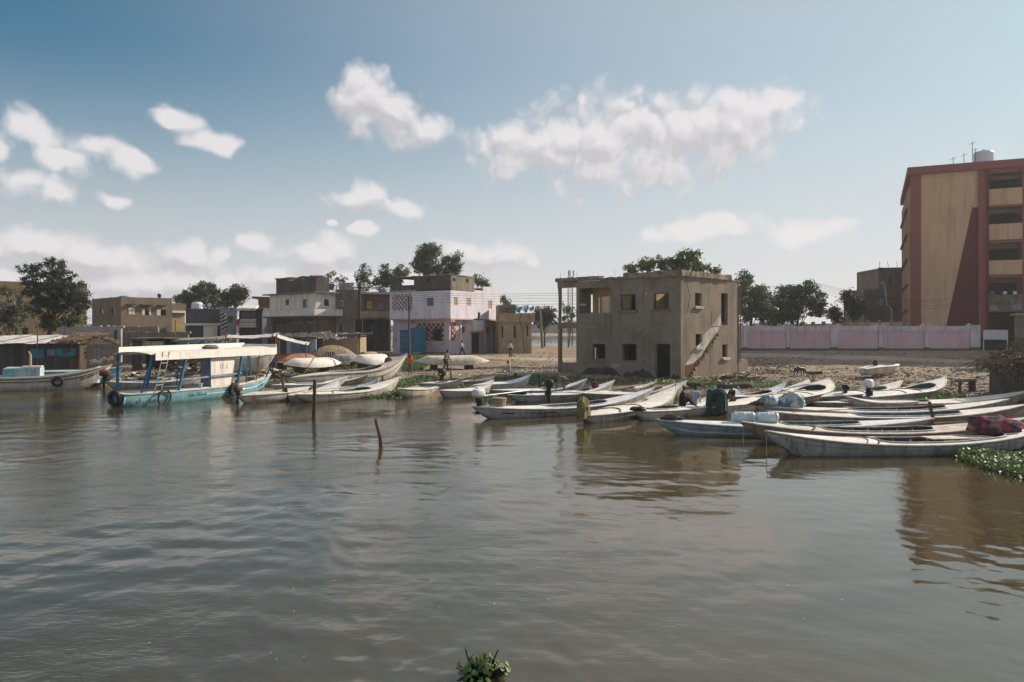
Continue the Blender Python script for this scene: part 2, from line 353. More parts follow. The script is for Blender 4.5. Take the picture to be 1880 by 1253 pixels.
mat('towerred', (0.29, 0.095, 0.075), (0.25, 0.08, 0.065), scale=0.3, stain=(0.15, 0.045, 0.04), samt=0.35, bump=0.15, spec=0.15)
mat('towerdeep', (0.135, 0.030, 0.032), (0.115, 0.027, 0.028), scale=0.3, bump=0.1, spec=0.15)
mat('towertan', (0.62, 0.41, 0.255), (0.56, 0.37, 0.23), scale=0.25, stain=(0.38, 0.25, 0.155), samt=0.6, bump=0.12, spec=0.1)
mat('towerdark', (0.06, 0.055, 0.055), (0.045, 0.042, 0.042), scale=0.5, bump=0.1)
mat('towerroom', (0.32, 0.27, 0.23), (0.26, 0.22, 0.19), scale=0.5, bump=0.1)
mat('peeling', (0.42, 0.38, 0.40), (0.33, 0.29, 0.30), scale=0.9, stain=(0.20, 0.17, 0.16), samt=0.6, bump=0.3, c3=(0.24, 0.20, 0.19), spec=0.1)
mat('greybrown', (0.25, 0.195, 0.165), (0.20, 0.155, 0.13), scale=0.5, stain=(0.09, 0.07, 0.06), samt=0.5, bump=0.3, spec=0.1)
mat('wood', (0.20, 0.135, 0.085), (0.12, 0.085, 0.058), scale=3, stretch=(1, 1, 0.2), bump=0.4, rough=0.9)
mat('wood_dark', (0.09, 0.065, 0.048), (0.055, 0.042, 0.034), scale=3, stretch=(1, 1, 0.25), bump=0.5, rough=0.9)
mat('wood_pale', (0.38, 0.29, 0.20), (0.28, 0.21, 0.145), scale=3, bump=0.3, rough=0.9)
mat('thatch', (0.22, 0.155, 0.095), (0.11, 0.078, 0.05), scale=6, bump=1.0, bscale=20, rough=0.95)
mat('glass', (0.018, 0.022, 0.026), (0.014, 0.017, 0.02), rough=0.12, bump=0.0, spec=0.5)
mat('glass_blue', (0.14, 0.17, 0.22), (0.11, 0.14, 0.18), rough=0.25, bump=0.0, spec=0.5)
mat('black', (0.014, 0.014, 0.015), (0.010, 0.010, 0.011), rough=0.5, bump=0.1)
mat('rubber', (0.022, 0.022, 0.024), (0.034, 0.032, 0.030), rough=0.75, bump=0.3, scale=5)
mat('iron', (0.06, 0.05, 0.045), (0.10, 0.06, 0.04), rough=0.7, scale=6, metal=0.3)
mat('steel', (0.42, 0.42, 0.42), (0.3, 0.29, 0.28), rough=0.4, metal=0.6, scale=6)
mat('tin', (0.46, 0.46, 0.46), (0.28, 0.26, 0.24), rough=0.6, metal=0.3, scale=1.5, stain=(0.2, 0.12, 0.07), samt=0.5)
mat('white_plastic', (0.68, 0.68, 0.70), (0.58, 0.58, 0.60), rough=0.4, bump=0.05, spec=0.4)
mat('blue_plastic', (0.04, 0.17, 0.28), (0.035, 0.13, 0.22), rough=0.4, bump=0.05, spec=0.4)
mat('teal_paint', (0.03, 0.22, 0.29), (0.03, 0.17, 0.23), rough=0.6, scale=2, stain=(0.05, 0.1, 0.11), samt=0.5)
mat('blue_door', (0.02, 0.15, 0.27), (0.02, 0.12, 0.22), rough=0.55, scale=2)
mat('paleblue', (0.42, 0.53, 0.58), (0.34, 0.44, 0.48), rough=0.6, scale=2.5, stain=(0.2, 0.24, 0.24), samt=0.6, sscale=1.5)
mat('boat_blue', (0.22, 0.44, 0.49), (0.16, 0.35, 0.40), rough=0.5, scale=2.0, stain=(0.10, 0.20, 0.22), samt=0.7, sscale=1.2, spec=0.35)
mat('post_blue', (0.035, 0.14, 0.27), (0.03, 0.11, 0.21), rough=0.5, scale=3)
mat('deck', (0.80, 0.74, 0.68), (0.68, 0.62, 0.56), rough=0.6, scale=1.8, stain=(0.42, 0.35, 0.29), samt=0.45, sscale=1.6, bump=0.12, spec=0.3)
mat('deck_cool', (0.76, 0.76, 0.77), (0.64, 0.64, 0.65), rough=0.55, scale=1.8, stain=(0.40, 0.38, 0.36), samt=0.45, sscale=1.6, bump=0.12, spec=0.3)
mat('deck_tan', (0.68, 0.59, 0.49), (0.54, 0.46, 0.38), rough=0.7, scale=2.2, stain=(0.24, 0.18, 0.13), samt=0.6, sscale=1.6, bump=0.2, spec=0.2)
mat('hull_white', (0.66, 0.63, 0.57), (0.52, 0.49, 0.44), rough=0.6, scale=1.6, stain=(0.25, 0.22, 0.18), samt=0.6, sscale=1.3, bump=0.2, spec=0.3)
mat('hull', (0.58, 0.53, 0.465), (0.44, 0.40, 0.35), rough=0.6, scale=1.6, stain=(0.13, 0.115, 0.10), samt=0.7, sscale=1.3, bump=0.2, spec=0.3)
mat('hull_grey', (0.42, 0.405, 0.39), (0.33, 0.32, 0.305), rough=0.6, scale=1.6, stain=(0.09, 0.085, 0.08), samt=0.7, sscale=1.3, bump=0.2, spec=0.3)
mat('hull_brown', (0.36, 0.28, 0.215), (0.25, 0.195, 0.15), rough=0.7, scale=1.8, stain=(0.10, 0.075, 0.055), samt=0.7, sscale=1.3, bump=0.25, spec=0.2)
mat('hull_blue', (0.32, 0.38, 0.43), (0.24, 0.29, 0.33), rough=0.6, scale=1.6, stain=(0.09, 0.10, 0.11), samt=0.7, sscale=1.3, bump=0.2, spec=0.3)
mat('lining_blue', (0.05, 0.16, 0.22), (0.04, 0.11, 0.15), rough=0.6, scale=2, stain=(0.04, 0.06, 0.06), samt=0.7)
mat('lining_dark', (0.045, 0.05, 0.052), (0.03, 0.033, 0.035), rough=0.7, scale=2)
mat('lining_teal', (0.05, 0.22, 0.21), (0.035, 0.15, 0.15), rough=0.6, scale=2)
mat('rail', (0.50, 0.47, 0.43), (0.32, 0.28, 0.24), rough=0.6, scale=4)
mat('rail_dark', (0.10, 0.085, 0.07), (0.07, 0.06, 0.05), rough=0.7, scale=4)
mat('terracotta', (0.34, 0.145, 0.085), (0.26, 0.11, 0.07), rough=0.8, scale=1.6, stain=(0.18, 0.10, 0.07), samt=0.5, bump=0.25)
mat('hull_wood', (0.42, 0.31, 0.19), (0.31, 0.22, 0.135), rough=0.8, scale=2.2, bump=0.35, stain=(0.22, 0.15, 0.09))
mat('cloth_red', (0.30, 0.045, 0.07), (0.05, 0.045, 0.07), rough=0.95, scale=5, lo=0.45, hi=0.52, bump=0.6, bscale=12, c3=(0.30, 0.17, 0.13))
mat('cloth_green', (0.02, 0.075, 0.055), (0.014, 0.05, 0.038), rough=0.9, scale=3, bump=0.5)
mat('barrel_blue', (0.56, 0.64, 0.68), (0.46, 0.54, 0.58), rough=0.45, scale=3, stain=(0.3, 0.33, 0.34), samt=0.4)
mat('sack', (0.50, 0.50, 0.50), (0.13, 0.25, 0.29), rough=0.6, scale=3.2, lo=0.48, hi=0.54, bump=0.4, c3=(0.33, 0.36, 0.30))
mat('sacking', (0.36, 0.26, 0.18), (0.26, 0.185, 0.125), rough=0.95, scale=8, bump=0.6)
mat('tarp_white', (0.64, 0.60, 0.57), (0.54, 0.50, 0.46), rough=0.7, scale=2, stain=(0.35, 0.3, 0.26))
mat('tarp_blue', (0.04, 0.26, 0.38), (0.30, 0.42, 0.50), rough=0.6, scale=2.5, lo=0.5, hi=0.6)
mat('laundry', (0.42, 0.36, 0.42), (0.22, 0.33, 0.42), rough=0.9, scale=2.6, lo=0.46, hi=0.54, c3=(0.42, 0.14, 0.14))
mat('redcloth', (0.55, 0.12, 0.13), (0.42, 0.09, 0.10), rough=0.9, scale=3)
mat('yellow_engine', (0.36, 0.27, 0.06), (0.15, 0.11, 0.05), rough=0.6, scale=9, bump=0.2)
mat('olive_cloth', (0.26, 0.22, 0.09), (0.16, 0.135, 0.06), rough=0.95, scale=6, bump=0.6)
mat('engine_red', (0.16, 0.035, 0.035), (0.06, 0.02, 0.025), rough=0.5, scale=6)
mat('skin', (0.17, 0.085, 0.05), (0.15, 0.075, 0.045), rough=0.6, bump=0.05)
mat('hair', (0.012, 0.010, 0.010), (0.018, 0.015, 0.014), rough=0.7, bump=0.3)
for nm, c in dict(orange=(0.85, 0.13, 0.02), plaid=(0.16, 0.12, 0.14), greyshirt=(0.20, 0.17, 0.16), whiteshirt=(0.66, 0.62, 0.60), beige=(0.50, 0.43, 0.33), navy=(0.018, 0.022, 0.035),
                  jeans=(0.03, 0.045, 0.07), trousers=(0.025, 0.022, 0.022), greyshorts=(0.16, 0.17, 0.20), stripe=(0.36, 0.40, 0.46), olive=(0.19, 0.165, 0.12), maroon=(0.15, 0.025, 0.06), cap=(0.45, 0.38, 0.30), brown=(0.13, 0.08, 0.05)).items():
    mat('cl_' + nm, c, tuple(x * 0.75 for x in c), rough=0.9, scale=7, bump=0.3)
mat('bark', (0.11, 0.085, 0.062), (0.07, 0.055, 0.042), scale=5, rough=0.95, bump=0.7)
mat('bark_pale', (0.30, 0.255, 0.20), (0.20, 0.17, 0.135), scale=5, rough=0.95, bump=0.5)
leafmat('leaf_dark', (0.034, 0.044, 0.026), (0.078, 0.092, 0.052))
leafmat('leaf_mid', (0.052, 0.072, 0.032), (0.155, 0.185, 0.082))
leafmat('leaf_light', (0.065, 0.088, 0.030), (0.20, 0.22, 0.08))
leafmat('leaf_hyacinth', (0.045, 0.095, 0.028), (0.19, 0.27, 0.09), rough=0.5)
leafmat('leaf_dry', (0.10, 0.085, 0.04), (0.19, 0.15, 0.08))
leafmat('leaf_grass', (0.05, 0.11, 0.02), (0.12, 0.20, 0.05))
tintmat('litter', [(0.50, 0.46, 0.40), (0.30, 0.22, 0.145), (0.60, 0.58, 0.55), (0.20, 0.145, 0.10), (0.42, 0.33, 0.22), (0.10, 0.075, 0.06), (0.52, 0.43, 0.32), (0.24, 0.26, 0.27), (0.34, 0.27, 0.19), (0.28, 0.19, 0.13), (0.44, 0.37, 0.28), (0.17, 0.13, 0.095), (0.58, 0.52, 0.44)])
tintmat('rubble', [(0.32, 0.26, 0.19), (0.22, 0.17, 0.125), (0.40, 0.33, 0.25), (0.15, 0.12, 0.095), (0.28, 0.22, 0.16)], rough=0.95)

def stripe_mat(name, ca, cb_, freq, axis, rough=0.8, slant=0.0):
    m = bpy.data.materials.new(name); m.use_nodes = True; MAT[name] = m
    nt = m.node_tree; N = nt.nodes.new; Lk = nt.links.new; bs = nt.nodes['Principled BSDF']
    tc = N('ShaderNodeTexCoord'); s = N('ShaderNodeSeparateXYZ'); Lk(tc.outputs['Object'], s.inputs[0])
    a = N('ShaderNodeMath'); a.operation = 'MULTIPLY_ADD'; Lk(s.outputs[0], a.inputs[0]); a.inputs[1].default_value = slant; Lk(s.outputs[axis], a.inputs[2])
    f = N('ShaderNodeMath'); f.operation = 'MULTIPLY'; Lk(a.outputs[0], f.inputs[0]); f.inputs[1].default_value = freq
    g = N('ShaderNodeMath'); g.operation = 'FRACT'; Lk(f.outputs[0], g.inputs[0])
    h = N('ShaderNodeMath'); h.operation = 'GREATER_THAN'; Lk(g.outputs[0], h.inputs[0]); h.inputs[1].default_value = 0.5
    x = N('ShaderNodeMix'); x.data_type = 'RGBA'; Lk(h.outputs[0], x.inputs[0]); x.inputs[6].default_value = tuple(ca) + (1,); x.inputs[7].default_value = tuple(cb_) + (1,)
    Lk(x.outputs[2], bs.inputs['Base Color']); bs.inputs['Roughness'].default_value = rough
stripe_mat('zebra', (0.02, 0.02, 0.02), (0.42, 0.39, 0.35), 2.0, 2, slant=-0.55)
stripe_mat('slatgate', (0.50, 0.45, 0.52), (0.40, 0.36, 0.42), 6.0, 0)

def brick_mat(name, c1, c2, mortar, w=0.25, h=0.085):
    m = bpy.data.materials.new(name); m.use_nodes = True; MAT[name] = m
    nt = m.node_tree; N = nt.nodes.new; Lk = nt.links.new; bs = nt.nodes['Principled BSDF']
    tc = N('ShaderNodeTexCoord'); s = N('ShaderNodeSeparateXYZ'); Lk(tc.outputs['Object'], s.inputs[0])
    ad = N('ShaderNodeMath'); Lk(s.outputs[0], ad.inputs[0]); Lk(s.outputs[1], ad.inputs[1])
    cb = N('ShaderNodeCombineXYZ'); Lk(ad.outputs[0], cb.inputs[0]); Lk(s.outputs[2], cb.inputs[1])
    b = N('ShaderNodeTexBrick'); Lk(cb.outputs[0], b.inputs['Vector']); b.inputs['Color1'].default_value = tuple(c1) + (1,); b.inputs['Color2'].default_value = tuple(c2) + (1,); b.inputs['Mortar'].default_value = tuple(mortar) + (1,)
    b.inputs['Scale'].default_value = 1; b.inputs['Brick Width'].default_value = w; b.inputs['Row Height'].default_value = h; b.inputs['Mortar Size'].default_value = 0.012
    n = N('ShaderNodeTexNoise'); n.inputs['Scale'].default_value = 2; n.inputs['Detail'].default_value = 6; Lk(tc.outputs['Object'], n.inputs['Vector'])
    x = N('ShaderNodeMix'); x.data_type = 'RGBA'; x.blend_type = 'MULTIPLY'; x.inputs[0].default_value = 0.7; Lk(b.outputs[0], x.inputs[6]); Lk(n.outputs['Color'], x.inputs[7])
    r = N('ShaderNodeMix'); r.data_type = 'RGBA'; r.inputs[0].default_value = 0.4; Lk(b.outputs[0], r.inputs[6]); Lk(x.outputs[2], r.inputs[7])
    Lk(r.outputs[2], bs.inputs['Base Color']); bs.inputs['Roughness'].default_value = 0.9
    bp = N('ShaderNodeBump'); bp.inputs['Strength'].default_value = 0.6; bp.inputs['Distance'].default_value = 0.02; bp.invert = True; Lk(b.outputs['Fac'], bp.inputs['Height']); Lk(bp.outputs[0], bs.inputs['Normal'])
brick_mat('brick_red', (0.30, 0.12, 0.07), (0.23, 0.09, 0.055), (0.25, 0.2, 0.16))
brick_mat('brick_tan', (0.36, 0.27, 0.19), (0.25, 0.18, 0.13), (0.15, 0.12, 0.095), 0.23, 0.095)
brick_mat('brick_white', (0.58, 0.50, 0.42), (0.46, 0.38, 0.31), (0.2, 0.15, 0.11), 0.23, 0.095)

def water_mat():
    m = bpy.data.materials.new('water'); m.use_nodes = True; MAT['water'] = m
    nt = m.node_tree; N = nt.nodes.new; Lk = nt.links.new; bs = nt.nodes['Principled BSDF']
    bs.inputs['Roughness'].default_value = 0.035; bs.inputs['IOR'].default_value = 1.9; bs.inputs['Specular Tint'].default_value = (1.0, 0.945, 0.85, 1); bs.inputs['Specular IOR Level'].default_value = 0.5
    g = N('ShaderNodeNewGeometry')
    n0 = N('ShaderNodeTexNoise'); n0.inputs['Scale'].default_value = 0.12; n0.inputs['Detail'].default_value = 3; Lk(g.outputs['Position'], n0.inputs['Vector'])
    x = N('ShaderNodeMix'); x.data_type = 'RGBA'; Lk(n0.outputs['Fac'], x.inputs[0]); x.inputs[6].default_value = (0.050, 0.040, 0.016, 1); x.inputs[7].default_value = (0.070, 0.056, 0.024, 1)
    Lk(x.outputs[2], bs.inputs['Base Color'])
    def bump(scale, st, dist, vec, prev=None, detail=3):
        mp = N('ShaderNodeMapping'); mp.inputs['Scale'].default_value = vec; mp.inputs['Rotation'].default_value = (0, 0, 0.3); Lk(g.outputs['Position'], mp.inputs[0])
        n = N('ShaderNodeTexNoise'); n.inputs['Scale'].default_value = scale; n.inputs['Detail'].default_value = detail; Lk(mp.outputs[0], n.inputs['Vector'])
        b = N('ShaderNodeBump'); b.inputs['Distance'].default_value = dist; Lk(n.outputs['Fac'], b.inputs['Height'])
        if prev: Lk(prev, b.inputs['Normal'])
        return b
    b1 = bump(3.4, 1, 0.020, (0.75, 1.5, 1), None, 6); b2 = bump(12, 1, 0.010, (0.8, 1.4, 1), b1.outputs[0], 4)
    # wind-roughened patches: stronger ripple where the breeze reaches the surface
    pn = N('ShaderNodeTexNoise'); pn.inputs['Scale'].default_value = 0.13; pn.inputs['Detail'].default_value = 3; Lk(g.outputs['Position'], pn.inputs['Vector'])
    s = N('ShaderNodeSeparateXYZ'); Lk(g.outputs['Position'], s.inputs[0])
    r = N('ShaderNodeMapRange'); r.interpolation_type = 'SMOOTHSTEP'; Lk(s.outputs[0], r.inputs[0]); r.inputs[1].default_value = 6; r.inputs[2].default_value = -9; r.inputs[3].default_value = 0.35; r.inputs[4].default_value = 1.0
    pr = N('ShaderNodeMapRange'); pr.interpolation_type = 'SMOOTHSTEP'; Lk(pn.outputs['Fac'], pr.inputs[0]); pr.inputs[1].default_value = 0.36; pr.inputs[2].default_value = 0.64; pr.inputs[3].default_value = 0.15; pr.inputs[4].default_value = 0.95
    a = N('ShaderNodeMath'); a.operation = 'MULTIPLY'; Lk(pr.outputs[0], a.inputs[0]); Lk(r.outputs[0], a.inputs[1])
    a2 = N('ShaderNodeMath'); a2.operation = 'MULTIPLY'; Lk(a.outputs[0], a2.inputs[0]); a2.inputs[1].default_value = 0.9
    Lk(a2.outputs[0], b1.inputs['Strength']); Lk(a2.outputs[0], b2.inputs['Strength'])
    Lk(b2.outputs[0], bs.inputs['Normal'])
water_mat()
# ------------------------------------------------------------------ water and ground
def grid_mesh(name, X, Y, Z, mat_, smooth=True):
    nr, nc = X.shape; v = np.stack([X, Y, Z], -1).reshape(-1, 3)
    i = np.arange(nr * nc).reshape(nr, nc)
    q = np.stack([i[:-1, :-1], i[:-1, 1:], i[1:, 1:], i[1:, :-1]], -1).reshape(-1, 4)
    me = bpy.data.meshes.new(name); me.vertices.add(len(v)); me.vertices.foreach_set('co', v.astype(np.float32).ravel())
    me.loops.add(q.size); me.loops.foreach_set('vertex_index', q.astype(np.int32).ravel())
    me.polygons.add(len(q)); me.polygons.foreach_set('loop_start', np.arange(0, q.size, 4, dtype=np.int32)); me.polygons.foreach_set('loop_total', np.full(len(q), 4, np.int32))
    me.update(calc_edges=True); me.validate()
    return link(name, me, mat_, None, smooth)

def make_water():
    rows = np.concatenate([np.linspace(-40, 5.5, 12), np.geomspace(6, 62, 600), np.geomspace(64, 4000, 50)])
    cols = np.concatenate([np.linspace(-6000, -260, 24), np.linspace(-250, 2130, 640), np.linspace(2140, 8000, 24)])
    D, C = np.meshgrid(rows, cols, indexing='ij')
    X = (C - CX) / F * np.maximum(D, 6); Y = D
    sp = np.gradient(rows)[:, None] * np.ones_like(D)
    rng = np.random.default_rng(3); Z = np.zeros_like(X)
    rough = 0.40 + 0.55 * sstep(7, -8, X) * (0.65 + 0.35 * np.sin(X * 0.23 + 1) * np.sin(Y * 0.19))
    rough = rough * (0.30 + 0.70 * sstep(48, 10, Y)) * (0.8 + 0.2 * np.sin(X * 0.5 + Y * 0.31))
    rough = rough * (0.45 + 0.85 * (0.5 + 0.5 * np.sin(0.31 * X + 0.9 * np.sin(0.17 * Y + 1)) * np.sin(0.27 * Y + 0.8 * np.sin(0.23 * X)))) 
    for k in range(80):
        lam = 0.20 * (11.0 ** rng.random()); th = R(100) + rng.normal() * 0.75; kk = 2 * math.pi / lam
        amp = 0.0019 * lam ** 0.85; ph = rng.random() * 6.28
        fade = np.exp(-(2.2 * sp / lam) ** 2)
        Z += amp * fade * np.sin(kk * (X * math.cos(th) + Y * math.sin(th)) + ph + 1.2 * np.sin(0.21 * X + 0.17 * Y + k))
    Z *= rough * (np.abs(D) < 62)
    tag(grid_mesh('water', X, Y, Z, 'water'), 'muddy brown rippled river water', kind='structure')
make_water()

def make_ground():
    rows = np.concatenate([np.linspace(4, 20, 16), np.linspace(20.3, 60, 210), np.linspace(60.5, 150, 130), np.geomspace(155, 6000, 40)])
    cols = np.concatenate([np.linspace(-3000, -70, 20), np.linspace(-66, -30, 50), np.linspace(-29.7, 40, 330), np.linspace(41, 90, 60), np.linspace(95, 3000, 20)])
    Y, X = np.meshgrid(rows, cols, indexing='ij')
    Z = ground_np(X, Y)
    lump = np.zeros_like(Z)
    for i in range(0, Z.shape[0]):
        if rows[i] > 100 or rows[i] < 20: continue
        for j in range(Z.shape[1]):
            if Z[i, j] > 0.02: lump[i, j] = mnoise.fractal(Vector((X[i, j] * 0.8, Y[i, j] * 0.8, 0)), 0.9, 2.0, 4) * 0.06
    d = Y - np.interp(X, _sx, _sy)
    Z = Z + lump * np.clip(1.3 - d / 40, 0.15, 1)
    tag(grid_mesh('ground', X, Y, Z, 'sand'), 'bare sandy shore with damp mud', kind='structure')
make_ground()

def ribbon(name, pts, w, mat_, lift=0.05, n=70, label=None):
    """a strip that follows the ground"""
    pts = [Vector((p[0], p[1], 0)) for p in pts]; b = MB(); L = []
    for i in range(n + 1):
        t = i / n * (len(pts) - 1); k = min(int(t), len(pts) - 2); p = pts[k].lerp(pts[k + 1], t - k)
        d = (pts[k + 1] - pts[k]).normalized(); nrm = Vector((-d.y, d.x, 0)); row = []
        for j in range(7):
            q = p + nrm * w * (j / 6 - 0.5) * (1 + 0.12 * math.sin(i * 0.7 + j)); row.append((q.x, q.y, gz(q.x, q.y) + (lift if 0 < j < 6 else -0.03)))
        L.append(row)
    for i in range(n):
        for j in range(6): b.quad(L[i][j], L[i][j + 1], L[i + 1][j + 1], L[i + 1][j])
    return tag(b.build(name, mat_, None, True), label or name, kind='structure')
ribbon('road', [(-16, 80), (-4, 80.5), (10, 78), (24, 76), (34, 71), (42, 63), (58, 52)], 5.2, 'road', 0.06, 90, 'pale dusty road along the pink wall')

# distant shore behind the lake: low tree belts that read as one mass
def far_belt():
    rr = random.Random(2); b = MB()
    for (x0, x1, y, h) in ((-60, 300, 585, 6), (-900, -60, 640, 5.5), (300, 1500, 700, 7)):
        x = x0
        while x < x1:
            r = rr.uniform(5, 10); b.blob((x, y + rr.uniform(-12, 12), 1.5 + h * 0.35), (r, 6, h * rr.uniform(0.55, 1.0)), 9, 6, 0.25, rr.random()); x += r * 0.75
    o = b.build('treeline', 'leaf_dark', None, False); tag(o, 'dark far treeline beyond the lake', kind='stuff')
far_belt()

# ------------------------------------------------------------------ building helper
class House:
    """near corner C at the origin; face R runs along local x, face L along local y"""
    def __init__(s, name, label, cat, px, D, theta, z0=None, group=None):
        x = (px - CX) * D / F; s.C = Vector((x, D, gz(x, D) - 0.1 if z0 is None else z0)); s.th = R(theta)
        s.root = thing(name, label, cat, s.C, s.th, group)
        s.v = Vector((math.cos(s.th), math.sin(s.th), 0)); s.u = Vector((-math.sin(s.th), math.cos(s.th), 0))
    def hit(s, face, px, py, off=0.0):
        """where the sight line through a pixel meets the plane of a face -> (along, height)"""
        d = Vector(((px - CX) / F, 1, -(py - HY) / F)); o = Vector((0, 0, H))
        ax, nn = (s.v, -s.u) if face == 'R' else (s.u, -s.v)
        p0 = s.C + nn * off; t = (p0 - o).dot(nn) / d.dot(nn); p = o + d * t
        return (p - s.C).dot(ax), p.z - s.C.z
    def rect(s, face, x0, y0, x1, y1, off=0.0):
        xm, ym = (x0 + x1) / 2, (y0 + y1) / 2
        a, _ = s.hit(face, x0, ym, off); b, _ = s.hit(face, x1, ym, off); _, t = s.hit(face, xm, y0, off); _, u = s.hit(face, xm, y1, off)
        return min(a, b), max(a, b), min(t, u), max(t, u)
    def xf(s, face, a, d, z): return (a, d, z) if face == 'R' else (d, a, z)
    def bx(s, b, face, a0, a1, d0, d1, z0, z1, jit=0):
        if face == 'R': return b.box(a0, a1, d0, d1, z0, z1, jit)
        return b.box(d0, d1, a0, a1, z0, z1, jit)
    def block(s, name, face, a0, a1, d0, d1, z0, z1, m, parent=None, jit=0):
        b = MB(); s.bx(b, face, a0, a1, d0, d1, z0, z1, jit); return b.build(name, m, parent or s.root)
    def wall(s, face, a0, a1, z0, z1, holes, t, m, d0=0.0, name='wall', topjit=0.0, step=None):
        A = sorted(set([a0, a1] + [h[i] for h in holes for i in (0, 1) if a0 < h[i] < a1])); Z = sorted(set([z0, z1] + [h[i] for h in holes for i in (2, 3) if z0 < h[i] < z1]))
        if step:
            A = sorted(set(A + [a0 + (a1 - a0) * k / step for k in range(step)]))
        sol = lambda i, j: 0 <= i < len(A) - 1 and 0 <= j < len(Z) - 1 and not any(h[0] <= (A[i] + A[i + 1]) / 2 <= h[1] and h[2] <= (Z[j] + Z[j + 1]) / 2 <= h[3] for h in holes)
        tj = {a: random.uniform(-topjit, topjit * 0.3) for a in A}
        zz = lambda a, z: z + (tj[a] if z == Z[-1] and topjit else 0)
        b = MB(); X = s.xf
        for i in range(len(A) - 1):
            for j in range(len(Z) - 1):
                if not sol(i, j): continue
                p = [(A[i], Z[j]), (A[i + 1], Z[j]), (A[i + 1], Z[j + 1]), (A[i], Z[j + 1])]; p = [(a, zz(a, z)) for a, z in p]
                f = [X(face, a, d0, z) for a, z in p]; k = [X(face, a, d0 + t, z) for a, z in p]
                if face == 'L': f, k = f[::-1], k[::-1]; p = p[::-1]
                b.add(f, [(0, 1, 2, 3)]); b.add(k, [(3, 2, 1, 0)])
                p = [(A[i], Z[j]), (A[i + 1], Z[j]), (A[i + 1], Z[j + 1]), (A[i], Z[j + 1])]
                for (di, dj, e0, e1) in ((0, -1, 0, 1), (1, 0, 1, 2), (0, 1, 2, 3), (-1, 0, 3, 0)):
                    if not sol(i + di, j + dj):
                        q0, q1 = [(a, zz(a, z)) for a, z in (p[e0], p[e1])]
                        b.quad(X(face, q0[0], d0, q0[1]), X(face, q0[0], d0 + t, q0[1]), X(face, q1[0], d0 + t, q1[1]), X(face, q1[0], d0, q1[1]))
        return b.build(name, m, s.root)
    def window(s, face, r, frame='wood', pane='glass', dep=0.12, fw=0.06, d0=0.0, bars=1, sill=None):
        a0, a1, z0, z1 = r; b = MB(); d = d0 + dep
        for q in ((a0, a0 + fw, z0, z1), (a1 - fw, a1, z0, z1), (a0 + fw, a1 - fw, z0, z0 + fw), (a0 + fw, a1 - fw, z1 - fw, z1)): s.bx(b, face, q[0], q[1], d - .03, d + .03, q[2], q[3])
        for k in range(bars):
            c = a0 + (a1 - a0) * (k + 1) / (bars + 1); s.bx(b, face, c - fw * .35, c + fw * .35, d - .025, d + .025, z0 + fw, z1 - fw)
        w = b.build('window', frame, s.root)
        if pane: s.block('pane', face, a0 + fw * .5, a1 - fw * .5, d + .005, d + .018, z0 + fw * .5, z1 - fw * .5, pane, w)
        if sill: s.block('sill', face, a0 - .12, a1 + .12, d0 - .14, d0 + .1, z0 - .1, z0 - .003, sill, w)
        return w
    def shutter(s, face, a0, a1, z0, z1, m, d0=0.0, n=5, parent=None):
        b = MB()
        s.bx(b, face, a0, a1, d0 - .035, d0 - .01, z0, z1)
        for k in range(n): s.bx(b, face, a0 + (a1 - a0) * (k + .15) / n, a0 + (a1 - a0) * (k + .85) / n, d0 - .055, d0 - .036, z0 + .04, z1 - .04)
        return b.build('shutter', m, parent or s.root)
    def patch(s, name, face, pix, m, proud=0.012, th=0.03):
        pts = [s.hit(face, x, y) for x, y in pix]; b = MB(); n = len(pts)
        f = [s.xf(face, a, -proud, z) for a, z in pts]; k = [s.xf(face, a, th, z) for a, z in pts]
        b.add(f + k, [tuple(range(n)), tuple(range(2 * n - 1, n - 1, -1))] + [(i, (i + 1) % n, n + (i + 1) % n, n + i) for i in range(n)])
        return b.build(name, m, s.root)

def rough_strip(b, house, face, a0, a1, d0, d1, z0, z1, n, j):
    """crumbling concrete edge: one box whose outline wavers"""
    X = house.xf; rows = []
    for i in range(n + 1):
        a = a0 + (a1 - a0) * i / n; q = lambda k=1.0: random.uniform(-j, j) * k
        rows.append([X(face, a, d0 + q(), z0 + q(.7)), X(face, a, d0 + q(), z1 + q()), X(face, a, d1, z1 + q()), X(face, a, d1, z0)])
    o = len(b.v)
    for r_ in rows: b.v += r_
    for i in range(n):
        for k in range(4): b.f.append((o + i * 4 + k, o + i * 4 + (k + 1) % 4, o + i * 4 + 4 + (k + 1) % 4, o + i * 4 + 4 + k))
    b.f.append((o, o + 1, o + 2, o + 3)); b.f.append((o + n * 4 + 3, o + n * 4 + 2, o + n * 4 + 1, o + n * 4))
